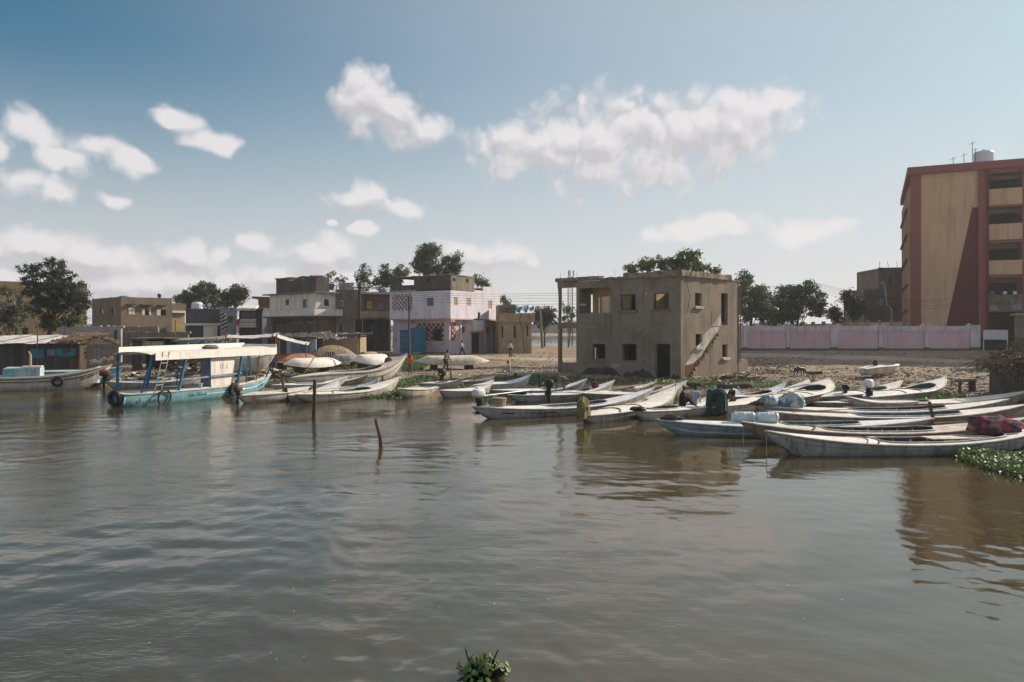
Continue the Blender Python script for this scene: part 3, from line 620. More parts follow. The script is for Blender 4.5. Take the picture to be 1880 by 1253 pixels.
# ------------------------------------------------------------------ the abandoned two-storey house on the shore
def ruin():
    h = House('abandoned_house', 'abandoned brown two-storey concrete house with empty windows on the shore', 'house', 1250, 52, 46)
    rt = h.root; W = h.hit('R', 1357, 600)[0]; Ltot = h.hit('L', 1024, 600)[0]; Lw = h.hit('L', 1058, 600)[0]; Lb = h.hit('L', 1121, 560)[0]
    zt = h.hit('R', 1251, 507)[1]; zf = h.hit('L', 1060, 600)[1]          # wall top, first-floor slab
    zs1 = zf + 0.32
    hl = [h.rect('L', 1140, 541, 1167, 570), h.rect('L', 1200, 538, 1228, 568), h.rect('L', 1088, 632, 1111, 659), h.rect('L', 1142, 632, 1168, 662)]
    door = list(h.rect('L', 1203, 632, 1230, 697)); door[2] = 0.0
    lz0 = h.hit('L', 1090, 575)[1]; lz1 = h.hit('L', 1090, 529)[1]
    log = (Lb, Lw - 0.28, lz0, lz1)
    h.wall('L', 0, Lw, 0, zt, hl + [tuple(door), log], 0.28, 'ruin_plaster')
    hr = [h.rect('R', 1276, 538, 1288, 563), h.rect('R', 1324, 539, 1336, 597), h.rect('R', 1277, 613, 1289, 638), h.rect('R', 1326, 632, 1336, 657)]
    h.wall('R', 0.283, W, 0, zt, hr, 0.28, 'ruin_plaster')
    # far walls, with openings that let the sky through
    h.wall('L', 0.0, Lw, 0, zt, [(2.2, 3.6, zs1 + .9, zs1 + 2.2), (Lw - 2.6, Lw - 1.5, 0.9, 2.6)], 0.25, 'ruin_plaster', d0=W - 0.25, name='wall')
    h.wall('R', 0.283, W - .253, 0, zt, [(1.2, 2.4, .9, 2.2), (1.5, 2.9, zs1 + .8, zs1 + 2.2)], 0.25, 'ruin_plaster', d0=Lw - 0.25, name='wall')
    b = MB(); b.box(.29, W - .26, .29, Lw - .26, zf, zs1); b.build('floor_slab', 'ruin_cornice', rt)
    # loggia back wall, yellow, with a doorway; partition in the next room
    yd = h.rect('L', 1099, 545, 1121, 576, off=-1.7)
    h.wall('L', max(Lb - 1.2, hl[0][1] + .35), Lw - .255, zs1, zt - .02, [(yd[0] - .3, yd[1], zs1, yd[3])], 0.15, 'ruin_yellow', d0=1.7, name='inner_wall')
    h.block('inner_wall', 'L', .32, hl[1][1] + .15, 3.4, 3.55, zs1, zt - .02, 'ruin_cream'); h.block('inner_wall', 'L', 2.15, 2.3, .29, 3.39, zs1, zt - .02, 'ruin_yellow')
    h.block('inner_wall', 'L', .3, Lw - 2.2, 2.4, 2.55, 0, zf - .003, 'towerdark'); h.block('inner_wall', 'R', .3, 2.39, Lw - 3.1, Lw - 3.0, 0, zf - .003, 'ruin_blue')  # near-black wall colour stands in for the darkness of the lower rooms
    h.block('inner_wall', 'R', .3, 3.3, hl[0][0] - .5, hl[0][0] - .4, zs1, zt - .27, 'towerdark'); h.block('inner_wall', 'L', hl[0][0] - .39, hl[0][1] + .6, 2.2, 2.3, zs1, zt - .27, 'towerdark')  # near-black walls paint the darkness behind the first upper window
    # roof slab: partly fallen in, so daylight reaches the upper rooms
    b = MB(); b.box(.285, W - .255, .29, 1.4, zt - .26, zt - .03); b.box(.285, W - .255, 4.6, 7.0, zt - .26, zt - .03); b.box(4.6, W - .255, 1.4, 4.6, zt - .26, zt - .03); b.box(.285, 1.6, 7.0, Lw - .255, zt - .26, zt - .03)
    b.build('roof_slab', 'ruin_cornice', rt)
    # crumbling cornice
    b = MB()
    rough_strip(b, h, 'L', -0.16, 4.7, -0.16, .6, zt + .003, zt + .40, 26, .05); b.build('cornice', 'ruin_cornice', rt)
    b = MB(); rough_strip(b, h, 'L', 4.7, 6.9, -0.10, .6, zt + .003, zt + .17, 10, .06); b.build('cornice', 'ruin_cornice', rt)
    zl = h.hit('L', 1100, 508)[1]
    b = MB(); rough_strip(b, h, 'L', 6.9, Ltot + .15, -0.14, .5, zt + .05, zt + .34, 22, .03); b.build('cornice', 'ruin_cornice', rt)
    b = MB(); rough_strip(b, h, 'R', -.14, W * .82, -0.17, .6, zt + .004, zt + .38, 22, .05); b.build('cornice', 'ruin_cornice', rt)
    b = MB(); rough_strip(b, h, 'R', W * .82, W, -0.05, .5, zt - .02, zt + .08, 5, .06); b.build('cornice', 'ruin_cornice', rt)
    # open frame at the far end: post, beams and knee wall
    h.block('beam', 'L', Lw + .002, Ltot + .05, .02, .3, zt - .42, zt + .045, 'ruin_plaster')
    h.block('beam', 'L', Lw - .1, Ltot, -.03, .27, zf - .12, zf + .32, 'ruin_plaster')
    b = MB(); zz = np.linspace(0, zt - .421, 9); b.tube([(.15 + random.uniform(-.02, .02), Ltot - .12 + random.uniform(-.03, .03), z) for z in zz], [.19, .18, .17, .18, .17, .14, .13, .14, .16], 8); b.build('post', 'ruin_plaster', rt)
    h.wall('L', Lw + .002, Ltot - .3, 0, h.hit('L', 1045, 665)[1], [], .24, 'ruin_plaster', name='low_wall', topjit=.12, step=7)
    b = MB(); b.box(.28, W * .6, Ltot - .26, Ltot - .02, zf - .1, zf + .2); b.build('beam', 'ruin_plaster', rt)
    # sills, frames and the remains of the plaster
    for r_ in (hl[0], hl[1]): h.block('sill', 'L', r_[0] - .18, r_[1] + .18, -.12, .1, r_[2] - .13, r_[2] - .003, 'cement')
    for r_ in (hl[2], hl[3]): h.block('sill', 'L', r_[0] - .1, r_[1] + .1, -.05, .1, r_[2] - .10, r_[2] - .003, 'ruin_plaster')
    for i, r_ in enumerate(hr):
        if i != 1: h.block('sill', 'R', r_[0] - .1, r_[1] + .12, -.16, .1, r_[2] - .16, r_[2] - .003, 'whitewash')
    for r_ in (hr[0], hr[2], hr[3]): h.window('R', r_, 'whitewash', None, .06, .035, bars=0)
    for r_ in hl[:2]: h.window('L', r_, 'wood_dark', None, .10, .07, bars=0)
    h.block('inner_wall', 'R', .3, W - .3, .9, 1.0, zs1, zt - .3, 'greybrown')
    rr = random.Random(12)
    def blot(face, x0, x1, yb, yt, m, nm, amp, n=16, proud=.006):
        n *= 4; sd_ = rr.random() * 50; up = [(x0 + (x1 - x0) * k / n, yt + amp * 1.2 * mnoise.fractal(Vector((sd_ + k * .09, 0, 0)), 1.1, 2.1, 3) + (yb - yt) * .9 * max(0, abs(k / n - .5) * 2 - .6) / .4) for k in range(n + 1)]; h.patch(nm, face, [(x0, yb)] + up + [(x1, yb)], m, proud, .02)
    blot('L', 1062, 1140, 691, 676, 'soot', 'soot_stain', 5); blot('L', 1143, 1201, 694, 681, 'soot', 'soot_stain', 5); blot('L', 1233, 1249, 697, 688, 'soot', 'soot_stain', 4, 6)
    for (cx_, cy_, w_, h2, m_) in ((1090, 600, 9, 4, 'ruin_cornice'), (1130, 672, 10, 5, 'whitewash'), (1185, 665, 6, 4, 'ruin_cornice'), (1070, 560, 7, 3, 'peeling'), (1186, 540, 3, 2, 'whitewash')):
        h.patch('plaster_patch', 'L', [(cx_ + w_ * math.cos(a) * rr.uniform(.6, 1.1), cy_ + h2 * math.sin(a) * rr.uniform(.6, 1.1)) for a in np.linspace(0, 6.28, 12)[:-1]], m_, .005, .02)
    for pts in ([(1180, 512), (1183, 530), (1180, 548), (1184, 570)], [(1120, 580), (1124, 600), (1119, 622)], [(1060, 590), (1078, 596), (1096, 592)]):
        q = [h.hit('L', *p_) for p_ in pts]; MB().tube([(-.001, a, z) for a, z in q], .012, 4).build('crack', 'soot', rt)
    for pts in ([(1262, 520), (1266, 545), (1262, 575)], [(1305, 570), (1307, 585), (1306, 597)], [(1300, 640), (1305, 660), (1302, 684)]):
        q = [h.hit('R', *p_) for p_ in pts]; MB().tube([(a, -.001, z) for a, z in q], .014, 4).build('crack', 'soot', rt)
    for a in (Ltot - .2, Ltot - 1.2, Lw, 5.6): MB().tube([(.1, a, zt + .2), (.12, a + .03, zt + .75)], .012, 4).build('rebar', 'iron', rt)
    h.patch('plaster_patch', 'R', [(1258, 671), (1275, 641), (1289, 627), (1290, 617), (1304, 603), (1321, 600), (1318, 609), (1304, 625), (1294, 641), (1286, 655), (1271, 668)], 'whitewash')
    h.patch('plaster_patch', 'R', [(1308.5, 598.5), (1323.5, 575), (1323.5, 598.5)], 'whitewash')
    h.patch('plaster_patch', 'R', [(1258, 672), (1271, 669), (1286, 656), (1276, 676), (1264, 692), (1258, 690)], 'redwash')
    b = MB()
    for k in range(13):                                          # broken stubs of the lost stair
        x, y = 1268 + k * 4.1, 690 - k * 6.3; a, z = h.hit('R', x, y); b.box(a - .14, a + .14, -.10, .05, z - .13, z + .10, .05)
    b.build('stair_stub', 'ruin_cornice', rt)
    a, z = h.hit('L', 1174, 606); b = MB(); b.blob((-.02, a, z), (.07, .38, .28), 9, 6, .3, 3); b.build('plaster_scar', 'ruin_cornice', rt)
    b = MB(); rough_strip(b, h, 'R', 1.0, W + .9, -.55, -.02, -.05, .28, 14, .1); b.build('rubble_footing', 'ruin_cornice', rt)
    h.wall('R', W + .003, W + 1.6, 0, h.hit('R', 1370, 660)[1], [], .3, 'ruin_plaster', d0=.1, name='low_wall', topjit=.1, step=4)
    b = MB(); b.tube([(W + .06, -.06, 1.2), (W + .06, -.06, zt - .3)], .05, 6); b.build('drainpipe', 'cement', rt)
ruin()

# ------------------------------------------------------------------ lilac house
def lilac():
    h = House('lilac_house', 'lilac two-storey house with grey rooftop storey and salmon ledge', 'house', 825, 88, 60)
    rt = h.root; Lu = h.hit('L', 722, 600)[0]; Lv = h.hit('R', 911, 620)[0]
    zb = h.hit('R', 826, 585)[1]; zt = h.hit('R', 826, 534)[1]; zp = h.hit('R', 826, 507)[1]
    o = 0.55                                                      # upper floor overhang
    hd = list(h.rect('R', 866, 612, 881, 646)); hd[2] = 0
    lowR = [tuple(hd), h.rect('R', 848, 599, 855, 613), h.rect('R', 893, 599, 899, 613)]
    dl = list(h.rect('L', 734, 606, 749, 644)); dl[2] = .15
    arch = h.rect('L', 764, 594, 815, 634); archd = (arch[0], arch[1], .25, arch[3])
    h.wall('R', .253, Lv, 0, zb - .003, lowR, .25, 'lilac_low'); h.wall('L', 0, Lu, 0, zb - .003, [tuple(dl), archd], .25, 'lilac_low')
    h.wall('R', .25, Lv, 0, zt, [], .2, 'lilac_low', d0=Lu - .2); h.wall('L', 0, Lu, 0, zt, [], .2, 'lilac_low', d0=Lv - .2)
    wl = h.rect('L', 784, 547, 796, 562, o); lat = h.rect('L', 720, 541, 757, 571, o)
    wr = [h.rect('R', 833, 546, 840, 561, o), h.rect('R', 856, 548, 864, 562, o), h.rect('R', 896, 552, 903, 567, o)]; w4 = h.rect('R', 877, 573, 882, 586, o)
    jog = h.rect('R', 871, 540, 886, 580, o)
    h.wall('R', -o + .25, Lv, zb, zt, wr + [w4], .25, 'lilac', d0=-o); h.wall('L', -o, Lu + .1, zb, zt, [wl, lat], .25, 'lilac', d0=-o)
    # hanging stair box over the street door
    x0, x1 = h.hit('R', 868, 600, o)[0], h.hit('R', 888, 600, o)[0]; zbx = h.hit('R', 878, 608, o)[1]
    h.block('stair_box', 'R', x0, x1, -o - .05, -.003, zbx, zb - .16, 'lilac'); h.block('ledge', 'R', x0 - .1, x1 + .1, -o - .12, -.004, zbx - .12, zbx - .003, 'salmon')
    h.block('floor_slab', 'R', -o + .26, Lv - .21, -o + .26, Lu - .21, zb - .1, zb + .1, 'cement')
    b = MB(); b.box(-o - .10, x0 - .02, -o - .10, -o + .3, zb - .16, zb - .002); b.box(x1 + .02, Lv + .05, -o - .10, -o + .3, zb - .16, zb - .002); b.build('ledge', 'salmon', rt)
    b = MB(); b.box(-o - .101, -o + .3, -o + .301, Lu + .1, zb - .16, zb - .002); b.build('ledge', 'salmon', rt)
    b = MB(); b.box(-o - .3, -.1, -o - .3, -.1, zb - .45, zb - .161, .03); b.build('corner_bracket', 'salmon', rt)
    h.block('corner_bracket', 'L', Lu * .62, Lu * .62 + .35, -o - .2, -.01, zb - .5, zb - .17, 'salmon')
    # ornamental block lattice of the balcony: each block on its own
    rows, cols = 7, 11; da = (lat[1] - lat[0]) / cols; dz = (lat[3] - lat[2]) / rows; proto = None
    for i in range(rows):
        for j in range(cols):
            if (i + j) % 2: continue
            a = lat[0] + j * da; z = lat[2] + i * dz
            if proto is None:
                b = MB(); b.box(-.06, .06, -da * .62, da * .62, -dz * .42, dz * .42); proto = b.build('lattice_block', 'pinkpale', rt); c = proto
            else: c = proto.copy(); COL.objects.link(c)
            c.location = (-o + .12, a + da / 2, z + dz / 2)
    h.block('balcony_back', 'L', lat[0] - .2, lat[1] + .05, -o + .5, -o + .6, zb + .1, zt - .02, 'redblock')
    h.block('ledge', 'L', lat[0] - .1, Lu + .12, -o - .08, -o + .26, zt - .001, zt + .16, 'salmon')
    h.window('L', wl, 'iron', 'glass_blue', .08, .05, d0=-o, bars=2)
    for r_ in wr: h.window('R', r_, 'salmon', 'ruin_cream', .06, .07, d0=-o, bars=2)
    h.window('R', w4, 'white_plastic', 'glass', .06, .07, d0=-o, bars=0)
    # arched porch with patterned blocks
    cols, rows = 12, 8; da = (arch[1] - arch[0]) / cols; dz = (arch[3] - arch[2]) / rows
    h.block('porch_back', 'L', arch[0] - .3, arch[1] + .3, 1.2, 1.3, .1, zb - .12, 'redblock')
    proto = None
    for i in range(rows):
        for j in range(cols):
            u = abs((j + .5) / cols - .5) * 2; v = (i + .5) / rows
            solid = (v > .72) or u > .82 or u < .1
            if not solid or (i + j) % 2: continue
            if proto is None:
                b = MB(); b.box(.05, .2, -da * .5, da * .5, -dz * .5, dz * .5); proto = b.build('porch_block', 'salmon', rt); c = proto
            else: c = proto.copy(); COL.objects.link(c)
            c.location = (0, arch[0] + (j + .5) * da, arch[2] + (i + .5) * dz)
    b = MB(); b.box(.06, .18, arch[0], arch[1], .25, arch[2] + .5); b.build('porch_wall', 'lilac_low', rt)
    for y0, y1 in ((774, 788), (796, 809)):
        r_ = h.rect('L', y0, 606, y1, 626); h.window('L', r_, 'black', 'glass', .10, .07, bars=2)
    b = MB(); [b.box(-.9 + k * .28, -.01, arch[0] - .1, arch[1] - 1.0, -.05 + k * .14, .1 + k * .14) for k in range(3)]; b.build('porch_step', 'cement', rt)
    # slatted shop door and steel cabinet
    d = MB(); n = 8; dd = (dl[3] - dl[2]) / n; dr = None
    dr = h.block('door', 'L', dl[0], dl[1], .12, .16, dl[2], dl[3], 'teal_paint')
    for k in range(n): h.block('slat', 'L', dl[0] + .08, dl[1] - .08, .07, .118, dl[2] + dd * (k + .1), dl[2] + dd * (k + .8), 'blue_door' if k % 2 else 'teal_paint', dr)
    h.window('R', lowR[1], 'pinkpale', 'redblock', .08, .08, bars=0); h.window('R', lowR[2], 'pinkpale', 'redblock', .08, .08, bars=0)
    dr = h.block('door', 'R', hd[0], hd[1], .14, .2, 0.1, hd[3], 'black'); b = MB(); w = hd[1] - hd[0]
    for k in range(5): h.bx(b, 'R', hd[0] + w * (k + .3) / 5, hd[0] + w * (k + .42) / 5, .10, .139, .3, hd[3] - .2)
    b.build('door_grille', 'iron', dr)
    for px0, px1 in ((844, 846.5), (859, 861), (889, 891), (902, 904)):
        r_ = h.rect('R', px0, 594, px1, 640); h.block('pilaster', 'R', r_[0], r_[1], -.1, -.002, .1, zb - .17, 'lilac')
    pr = h.rect('R', 828, 593, 836, 626); c2 = None
    pb = h.block('panel', 'R', pr[0], pr[1], -.04, -.003, pr[2], pr[3], 'redblock')
    for i in range(6):
        for j in range(2):
            if (i + j) % 2: h.block('panel_block', 'R', pr[0] + (pr[1] - pr[0]) * j / 2 + .04, pr[0] + (pr[1] - pr[0]) * (j + 1) / 2 - .04, -.08, -.041, pr[2] + (pr[3] - pr[2]) * i / 6 + .03, pr[2] + (pr[3] - pr[2]) * (i + 1) / 6 - .03, 'salmon', pb)
    # rooftop storey of bare cement under a ragged cane roof
    x2 = h.hit('R', 871, 520, o)[0]
    pw = [h.rect('R', 832, 511, 836, 517, o), h.rect('R', 856, 512, 860, 519, o)]
    h.wall('R', -o + .25, x2, zt + .003, zp, pw, .22, 'cement', d0=-o, topjit=.1, step=8)
    big = h.rect('L', 735, 508, 760, 524, o)
    h.wall('L', -o, Lu, zt + .17, zp, [h.rect('L', 784, 512, 790, 519, o), (big[0], big[1], big[2], zp + 1)], .22, 'darkcement', d0=-o, topjit=.08, step=6)
    h.wall('L', -o + .26, Lu, zt, zp, [], .2, 'darkcement', d0=x2 - .2)
    h.block('roof_slab', 'R', -o + .23, Lv - .05, -o + .23, Lu - .05, zt - .12, zt - .004, 'cement')
    b = MB(); rr = random.Random(4)
    for k in range(70):
        y = rr.uniform(-o, Lu); b.bar((-o - rr.uniform(.0, .35), y, zp + rr.uniform(.0, .14)), (x2 + rr.uniform(-.4, .3), y + rr.uniform(-.6, .6), zp + rr.uniform(.05, .2)), rr.uniform(.05, .16), .04)
    b.box(-o + .05, x2, -o + .05, Lu, zp + .0, zp + .04); b.build('cane_roof', 'thatch', rt)
    z2 = h.hit('R', 905, 528, o)[1]; x3 = h.hit('R', 887, 540, o)[0]
    h.wall('R', x3, Lv, zt + .003, z2, [], .2, 'lilac', d0=-o); h.wall('L', -o + .2, 2.2, zt + .003, z2 - .2, [], .18, 'greybrown', d0=x3); h.wall('R', x2, x3, zt + .003, zt + .25, [], .18, 'lilac', d0=-o)
    # scrawl beside the shop door
    a, z = h.hit('L', 728, 624); b = MB()
    for (p, q) in (((.0, .25), (.0, -.3)), ((.0, -.3), (-.32, -.3)), ((-.22, .25), (-.22, -.1)), ((-.22, .25), (-.5, .2)), ((-.5, .2), (-.52, -.12)), ((-.52, -.12), (-.25, -.15))):
        b.bar((-.006, a - p[0] * .8, z + p[1]), (-.006, a - q[0] * .8, z + q[1]), .05, .012)
    b.build('scrawl', 'black', rt)
    return h
LIL = lilac()

def cabinet():
    x = (766 - CX) * 88.0 / F; t = thing('steel_cabinet', 'blue steel cabinet standing before the lilac house', 'cabinet', (x, 88.0, gz(x, 88)), R(-25))
    b = MB(); b.box(-.95, .95, -.3, .3, .35, 3.15); b.build('body', 'blue_door', t)
    for s in (-1, 1): MB().box(-.9 if s < 0 else .02, -.02 if s < 0 else .9, -.33, -.303, .4, 3.1).build('door', 'blue_door', t)
    for x in (-.85, .85):
        for y in (-.22, .22): MB().box(x - .05, x + .05, y - .05, y + .05, -.1, .349).build('leg', 'iron', t)
cabinet()

# ------------------------------------------------------------------ white house with crumbling rooftop room
def white_house():
    h = House('white_house', 'white house with wrapped balcony and dark crumbling rooftop room', 'house', 580, 95, 47)
    rt = h.root; Lu = h.hit('L', 495, 570)[0]; Lv = h.hit('R', 621, 570)[0]
    zt = h.hit('R', 580, 538)[1]; zb = h.hit('R', 580, 580)[1]; zbt = h.hit('R', 580, 568)[1]
    wl = [h.rect('L', 524, 550, 531, 561), h.rect('L', 556, 550, 563, 565)]; wr = [h.rect('R', 595, 550, 604, 562)]
    h.wall('R', .203, Lv, zb, zt, wr, .2, 'cream'); h.wall('L', 0, Lu, zb, zt, wl, .2, 'cream')
    h.wall('R', .2, Lv, 0, zt, [], .2, 'cement', d0=Lu - .2); h.wall('L', 0, Lu - .203, 0, zt, [], .2, 'cement', d0=Lv - .2)
    low = [h.rect('L', 499, 590, 520, 595), h.rect('L', 524, 590, 548, 595), h.rect('L', 552, 590, 572, 594)]
    h.wall('R', .203, Lv, 0, zb - .002, [], .2, 'mud', d0=.45); h.wall('L', .45, Lu, 0, zb - .002, low, .2, 'darkcement', d0=.45)
    for w in low: h.window('L', w, 'black', 'glass', .6, .05, bars=2)
    for w in wl: h.window('L', w, 'wood_dark', 'glass', .12, .06, bars=0)
    for w in wr: h.window('R', w, 'wood_dark', 'glass', .12, .06, bars=0)
    # balcony parapet wrapping the corner
    o = .7
    b = MB(); b.box(-o, Lv + .2, -o, -o + .12, zb, zbt); b.box(-o, -o + .12, -o + .121, Lu + .4, zb, zbt); b.build('balcony_parapet', 'cream', rt)
    b = MB(); b.box(-o, Lv + .2, -o + .001, .44, zb - .22, zb - .003); b.box(-o, .44, .441, Lu + .4, zb - .22, zb - .003); b.build('balcony_slab', 'darkcement', rt)
    b = MB(); b.box(-.6, Lv + .3, -.6, Lu + .9, zt + .003, zt + .16); b.build('roof_slab', 'cement', rt)
    for px in (514, 541): 
        a, _ = h.hit('L', px, 550); h.block('pilaster', 'L', a - .3, a + .3, -.08, -.002, zb + .1, zt - .01, 'cream')
    # rooftop room
    a1 = h.hit('L', 507, 525, -.3)[0]; zr = h.hit('L', 545, 510, -.3)[1]; b1 = h.hit('R', 584, 525, -.3)[0]
    h.wall('L', .4, a1, zt + .163, zr, [], .2, 'darkcement', d0=.3, topjit=.35, step=12); h.wall('R', .503, max(b1, 2.2), zt + .163, zr, [], .2, 'darkcement', d0=.4, topjit=.3, step=6)
    h.wall('R', .503, max(b1, 2.2), zt + .163, zr - .2, [], .2, 'darkcement', d0=a1 - .2, topjit=.3, step=5); h.wall('L', .603, a1 - .203, zt + .163, zr - .2, [], .2, 'darkcement', d0=max(b1, 2.2) - .2, topjit=.3, step=6)
    b = MB(); rr = random.Random(8)
    for k in range(60):
        y = rr.uniform(.3, a1); b.bar((.2 - rr.uniform(0, .3), y, zr + rr.uniform(-.1, .1)), (max(b1, 2.2) + rr.uniform(-.2, .4), y + rr.uniform(-.7, .7), zr + rr.uniform(-.15, .12)), rr.uniform(.08, .3), .05)
    b.build('cane_roof', 'thatch', rt)
    return h
WH = white_house()

def slab_house():
    h = House('plank_faced_house', 'narrow grey house with vertical board marks beside the white house', 'house', 659, 94, 10)
    return h
def grey_annex():
    h = House('grey_annex', 'narrow tall grey cement house between white house and power pole', 'house', 617, 97, 14)
    W = h.hit('R', 658, 570)[0]; zt = h.hit('R', 640, 534)[1]; rt = h.root
    w1 = h.rect('R', 624, 552, 631, 562); ar = h.rect('R', 623, 597, 628, 608)
    h.wall('R', .2, W, 0, zt, [w1, ar], .2, 'cement'); h.wall('L', 0, 8, 0, zt, [], .2, 'cement'); h.wall('L', 0, 8, 0, zt, [], .2, 'cement', d0=W - .2 + .203)
    b = MB(); b.box(.01, W, .21, 8, zt - .3, zt - .1); b.build('roof_slab', 'cement', rt)
    b = MB(); b.box(-.05, W + .05, -.06, .3, zt + .002, zt + .14, .02); b.build('coping', 'cement', rt)
    h.window('R', w1, 'white_plastic', 'glass', .05, .09, bars=1); h.window('R', ar, 'wood_dark', 'black', .1, .06, bars=0)
    b = MB()
    for k in range(11): b.box(.3 + k * (W - .5) / 11, .3 + k * (W - .5) / 11 + .07, -.018, -.002, h.hit('R', 640, 605)[1], h.hit('R', 640, 545)[1])
    b.build('board_marks', 'mud', rt)
grey_annex()

def brick_shop():
    h = House('brick_house', 'house with red brick upper floor over a deep shaded ground floor', 'house', 664, 97, 14)
    W = h.hit('R', 716, 560)[0]; rt = h.root; zt = h.hit('R', 690, 540)[1]; zb = h.hit('R', 690, 572)[1]; zl = h.hit('R', 690, 583)[1]
    w1 = h.rect('R', 675, 553, 683, 566); d1 = h.rect('R', 695, 554, 708, 570)
    h.wall('R', 0, W, zl, zt, [w1, d1], .2, 'brick_red', d0=1.0); h.wall('L', .2, 7, 0, zt, [], .2, 'cement'); h.wall('L', 1.2, 7, 0, zt, [], .2, 'cement', d0=W + .002)
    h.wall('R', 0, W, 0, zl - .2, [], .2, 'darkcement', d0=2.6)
    b = MB(); b.box(-.1, W + .1, -.1, 6.9, zl - .2, zl - .002); b.build('floor_slab', 'cement', rt)
    b = MB(); b.box(-.1, W + .1, -.1, .05, zl, zb, .0); b.build('balcony_parapet', 'tanwall', rt)
    b = MB(); b.box(-.3, W + .2, -.2, 6.9, zt + .002, zt + .22); b.build('roof_slab', 'pinkpale', rt)
    h.window('R', w1, 'ruin_cream', 'glass', .06, .12, d0=1.0, bars=2); h.window('R', d1, 'iron', 'glass_blue', .1, .08, d0=1.0, bars=1)
    h.window('R', h.rect('R', 682, 597, 689, 608), 'blue_door', 'blue_door', -.05, .05, d0=2.6, bars=0)
brick_shop()

# ------------------------------------------------------------------ small tan house with slit windows
def tan_house():
    h = House('tan_house', 'small tan house with narrow slit windows and blue tarpaulin on its roof', 'house', 916, 91, 8)
    rt = h.root; W = h.hit('R', 976, 610)[0]; zt = h.hit('R', 945, 592)[1]; zp = h.hit('R', 945, 575)[1]
    sl = [h.rect('R', 921, 599, 924, 621), h.rect('R', 943, 598, 947, 621), h.rect('R', 967, 597, 970, 618)]
    h.wall('R', 0, W, 0, zt, sl, .22, 'tanwall'); h.wall('L', .223, 6, 0, zt, [], .2, 'tanwall'); h.wall('L', .223, 6, 0, zt, [], .2, 'tanwall', d0=W - .2)
    for s_ in sl: h.window('R', s_, 'wood_dark', 'black', .1, .05, bars=0)
    b = MB(); b.box(-.25, W + .35, -.3, 6.2, zt + .002, zt + .2); b.build('roof_slab', 'tanwall', rt)
    h.wall('R', -.25, W + .35, zt + .203, zp, [], .16, 'tanwall', d0=-.3, name='parapet', topjit=.06, step=8)
    h.wall('R', .1, W * .55, zt + .203, h.hit('R', 930, 559)[1], [], .2, 'brick_tan', d0=1.0, name='roof_room', topjit=.12, step=6); h.wall('L', 1.203, 4, zt + .203, h.hit('R', 930, 560)[1], [], .2, 'brick_tan', d0=.1, name='roof_room')
    b = MB(); rr = random.Random(3)
    for k in range(26): b.bar((rr.uniform(0, W), rr.uniform(.5, 1.5), zp + .2 + rr.uniform(-.1, .5)), (rr.uniform(0, W), rr.uniform(1, 4), zp + .6 + rr.uniform(0, .5)), rr.uniform(.05, .2), .05)
    b.build('cane_roof', 'thatch', rt)
    b = MB(); n = 10
    pts = [[(W * .52 + i * .24 + rr.uniform(-.06, .06), -.42 + .25 * j + rr.uniform(-.1, .1), zp + .9 - j * .0 - abs(j - 2) * .22 - (i % 3) * .15 + rr.uniform(-.2, .2)) for i in range(n)] for j in range(5)]
    for j in range(4):
        for i in range(n - 1): b.quad(pts[j][i], pts[j][i + 1], pts[j + 1][i + 1], pts[j + 1][i])
    b.build('tarpaulin', 'tarp_blue', rt)
    x, z = h.hit('R', 955, 590); b = MB(); b.tube([(x, -.32, zp), (x - .1, -.34, zp - .9), (x + .25, -.05, zp - 1.9), (x + .5, -.04, .4)], .035, 5); b.build('hanging_rope', 'wood_dark', rt)
tan_house()

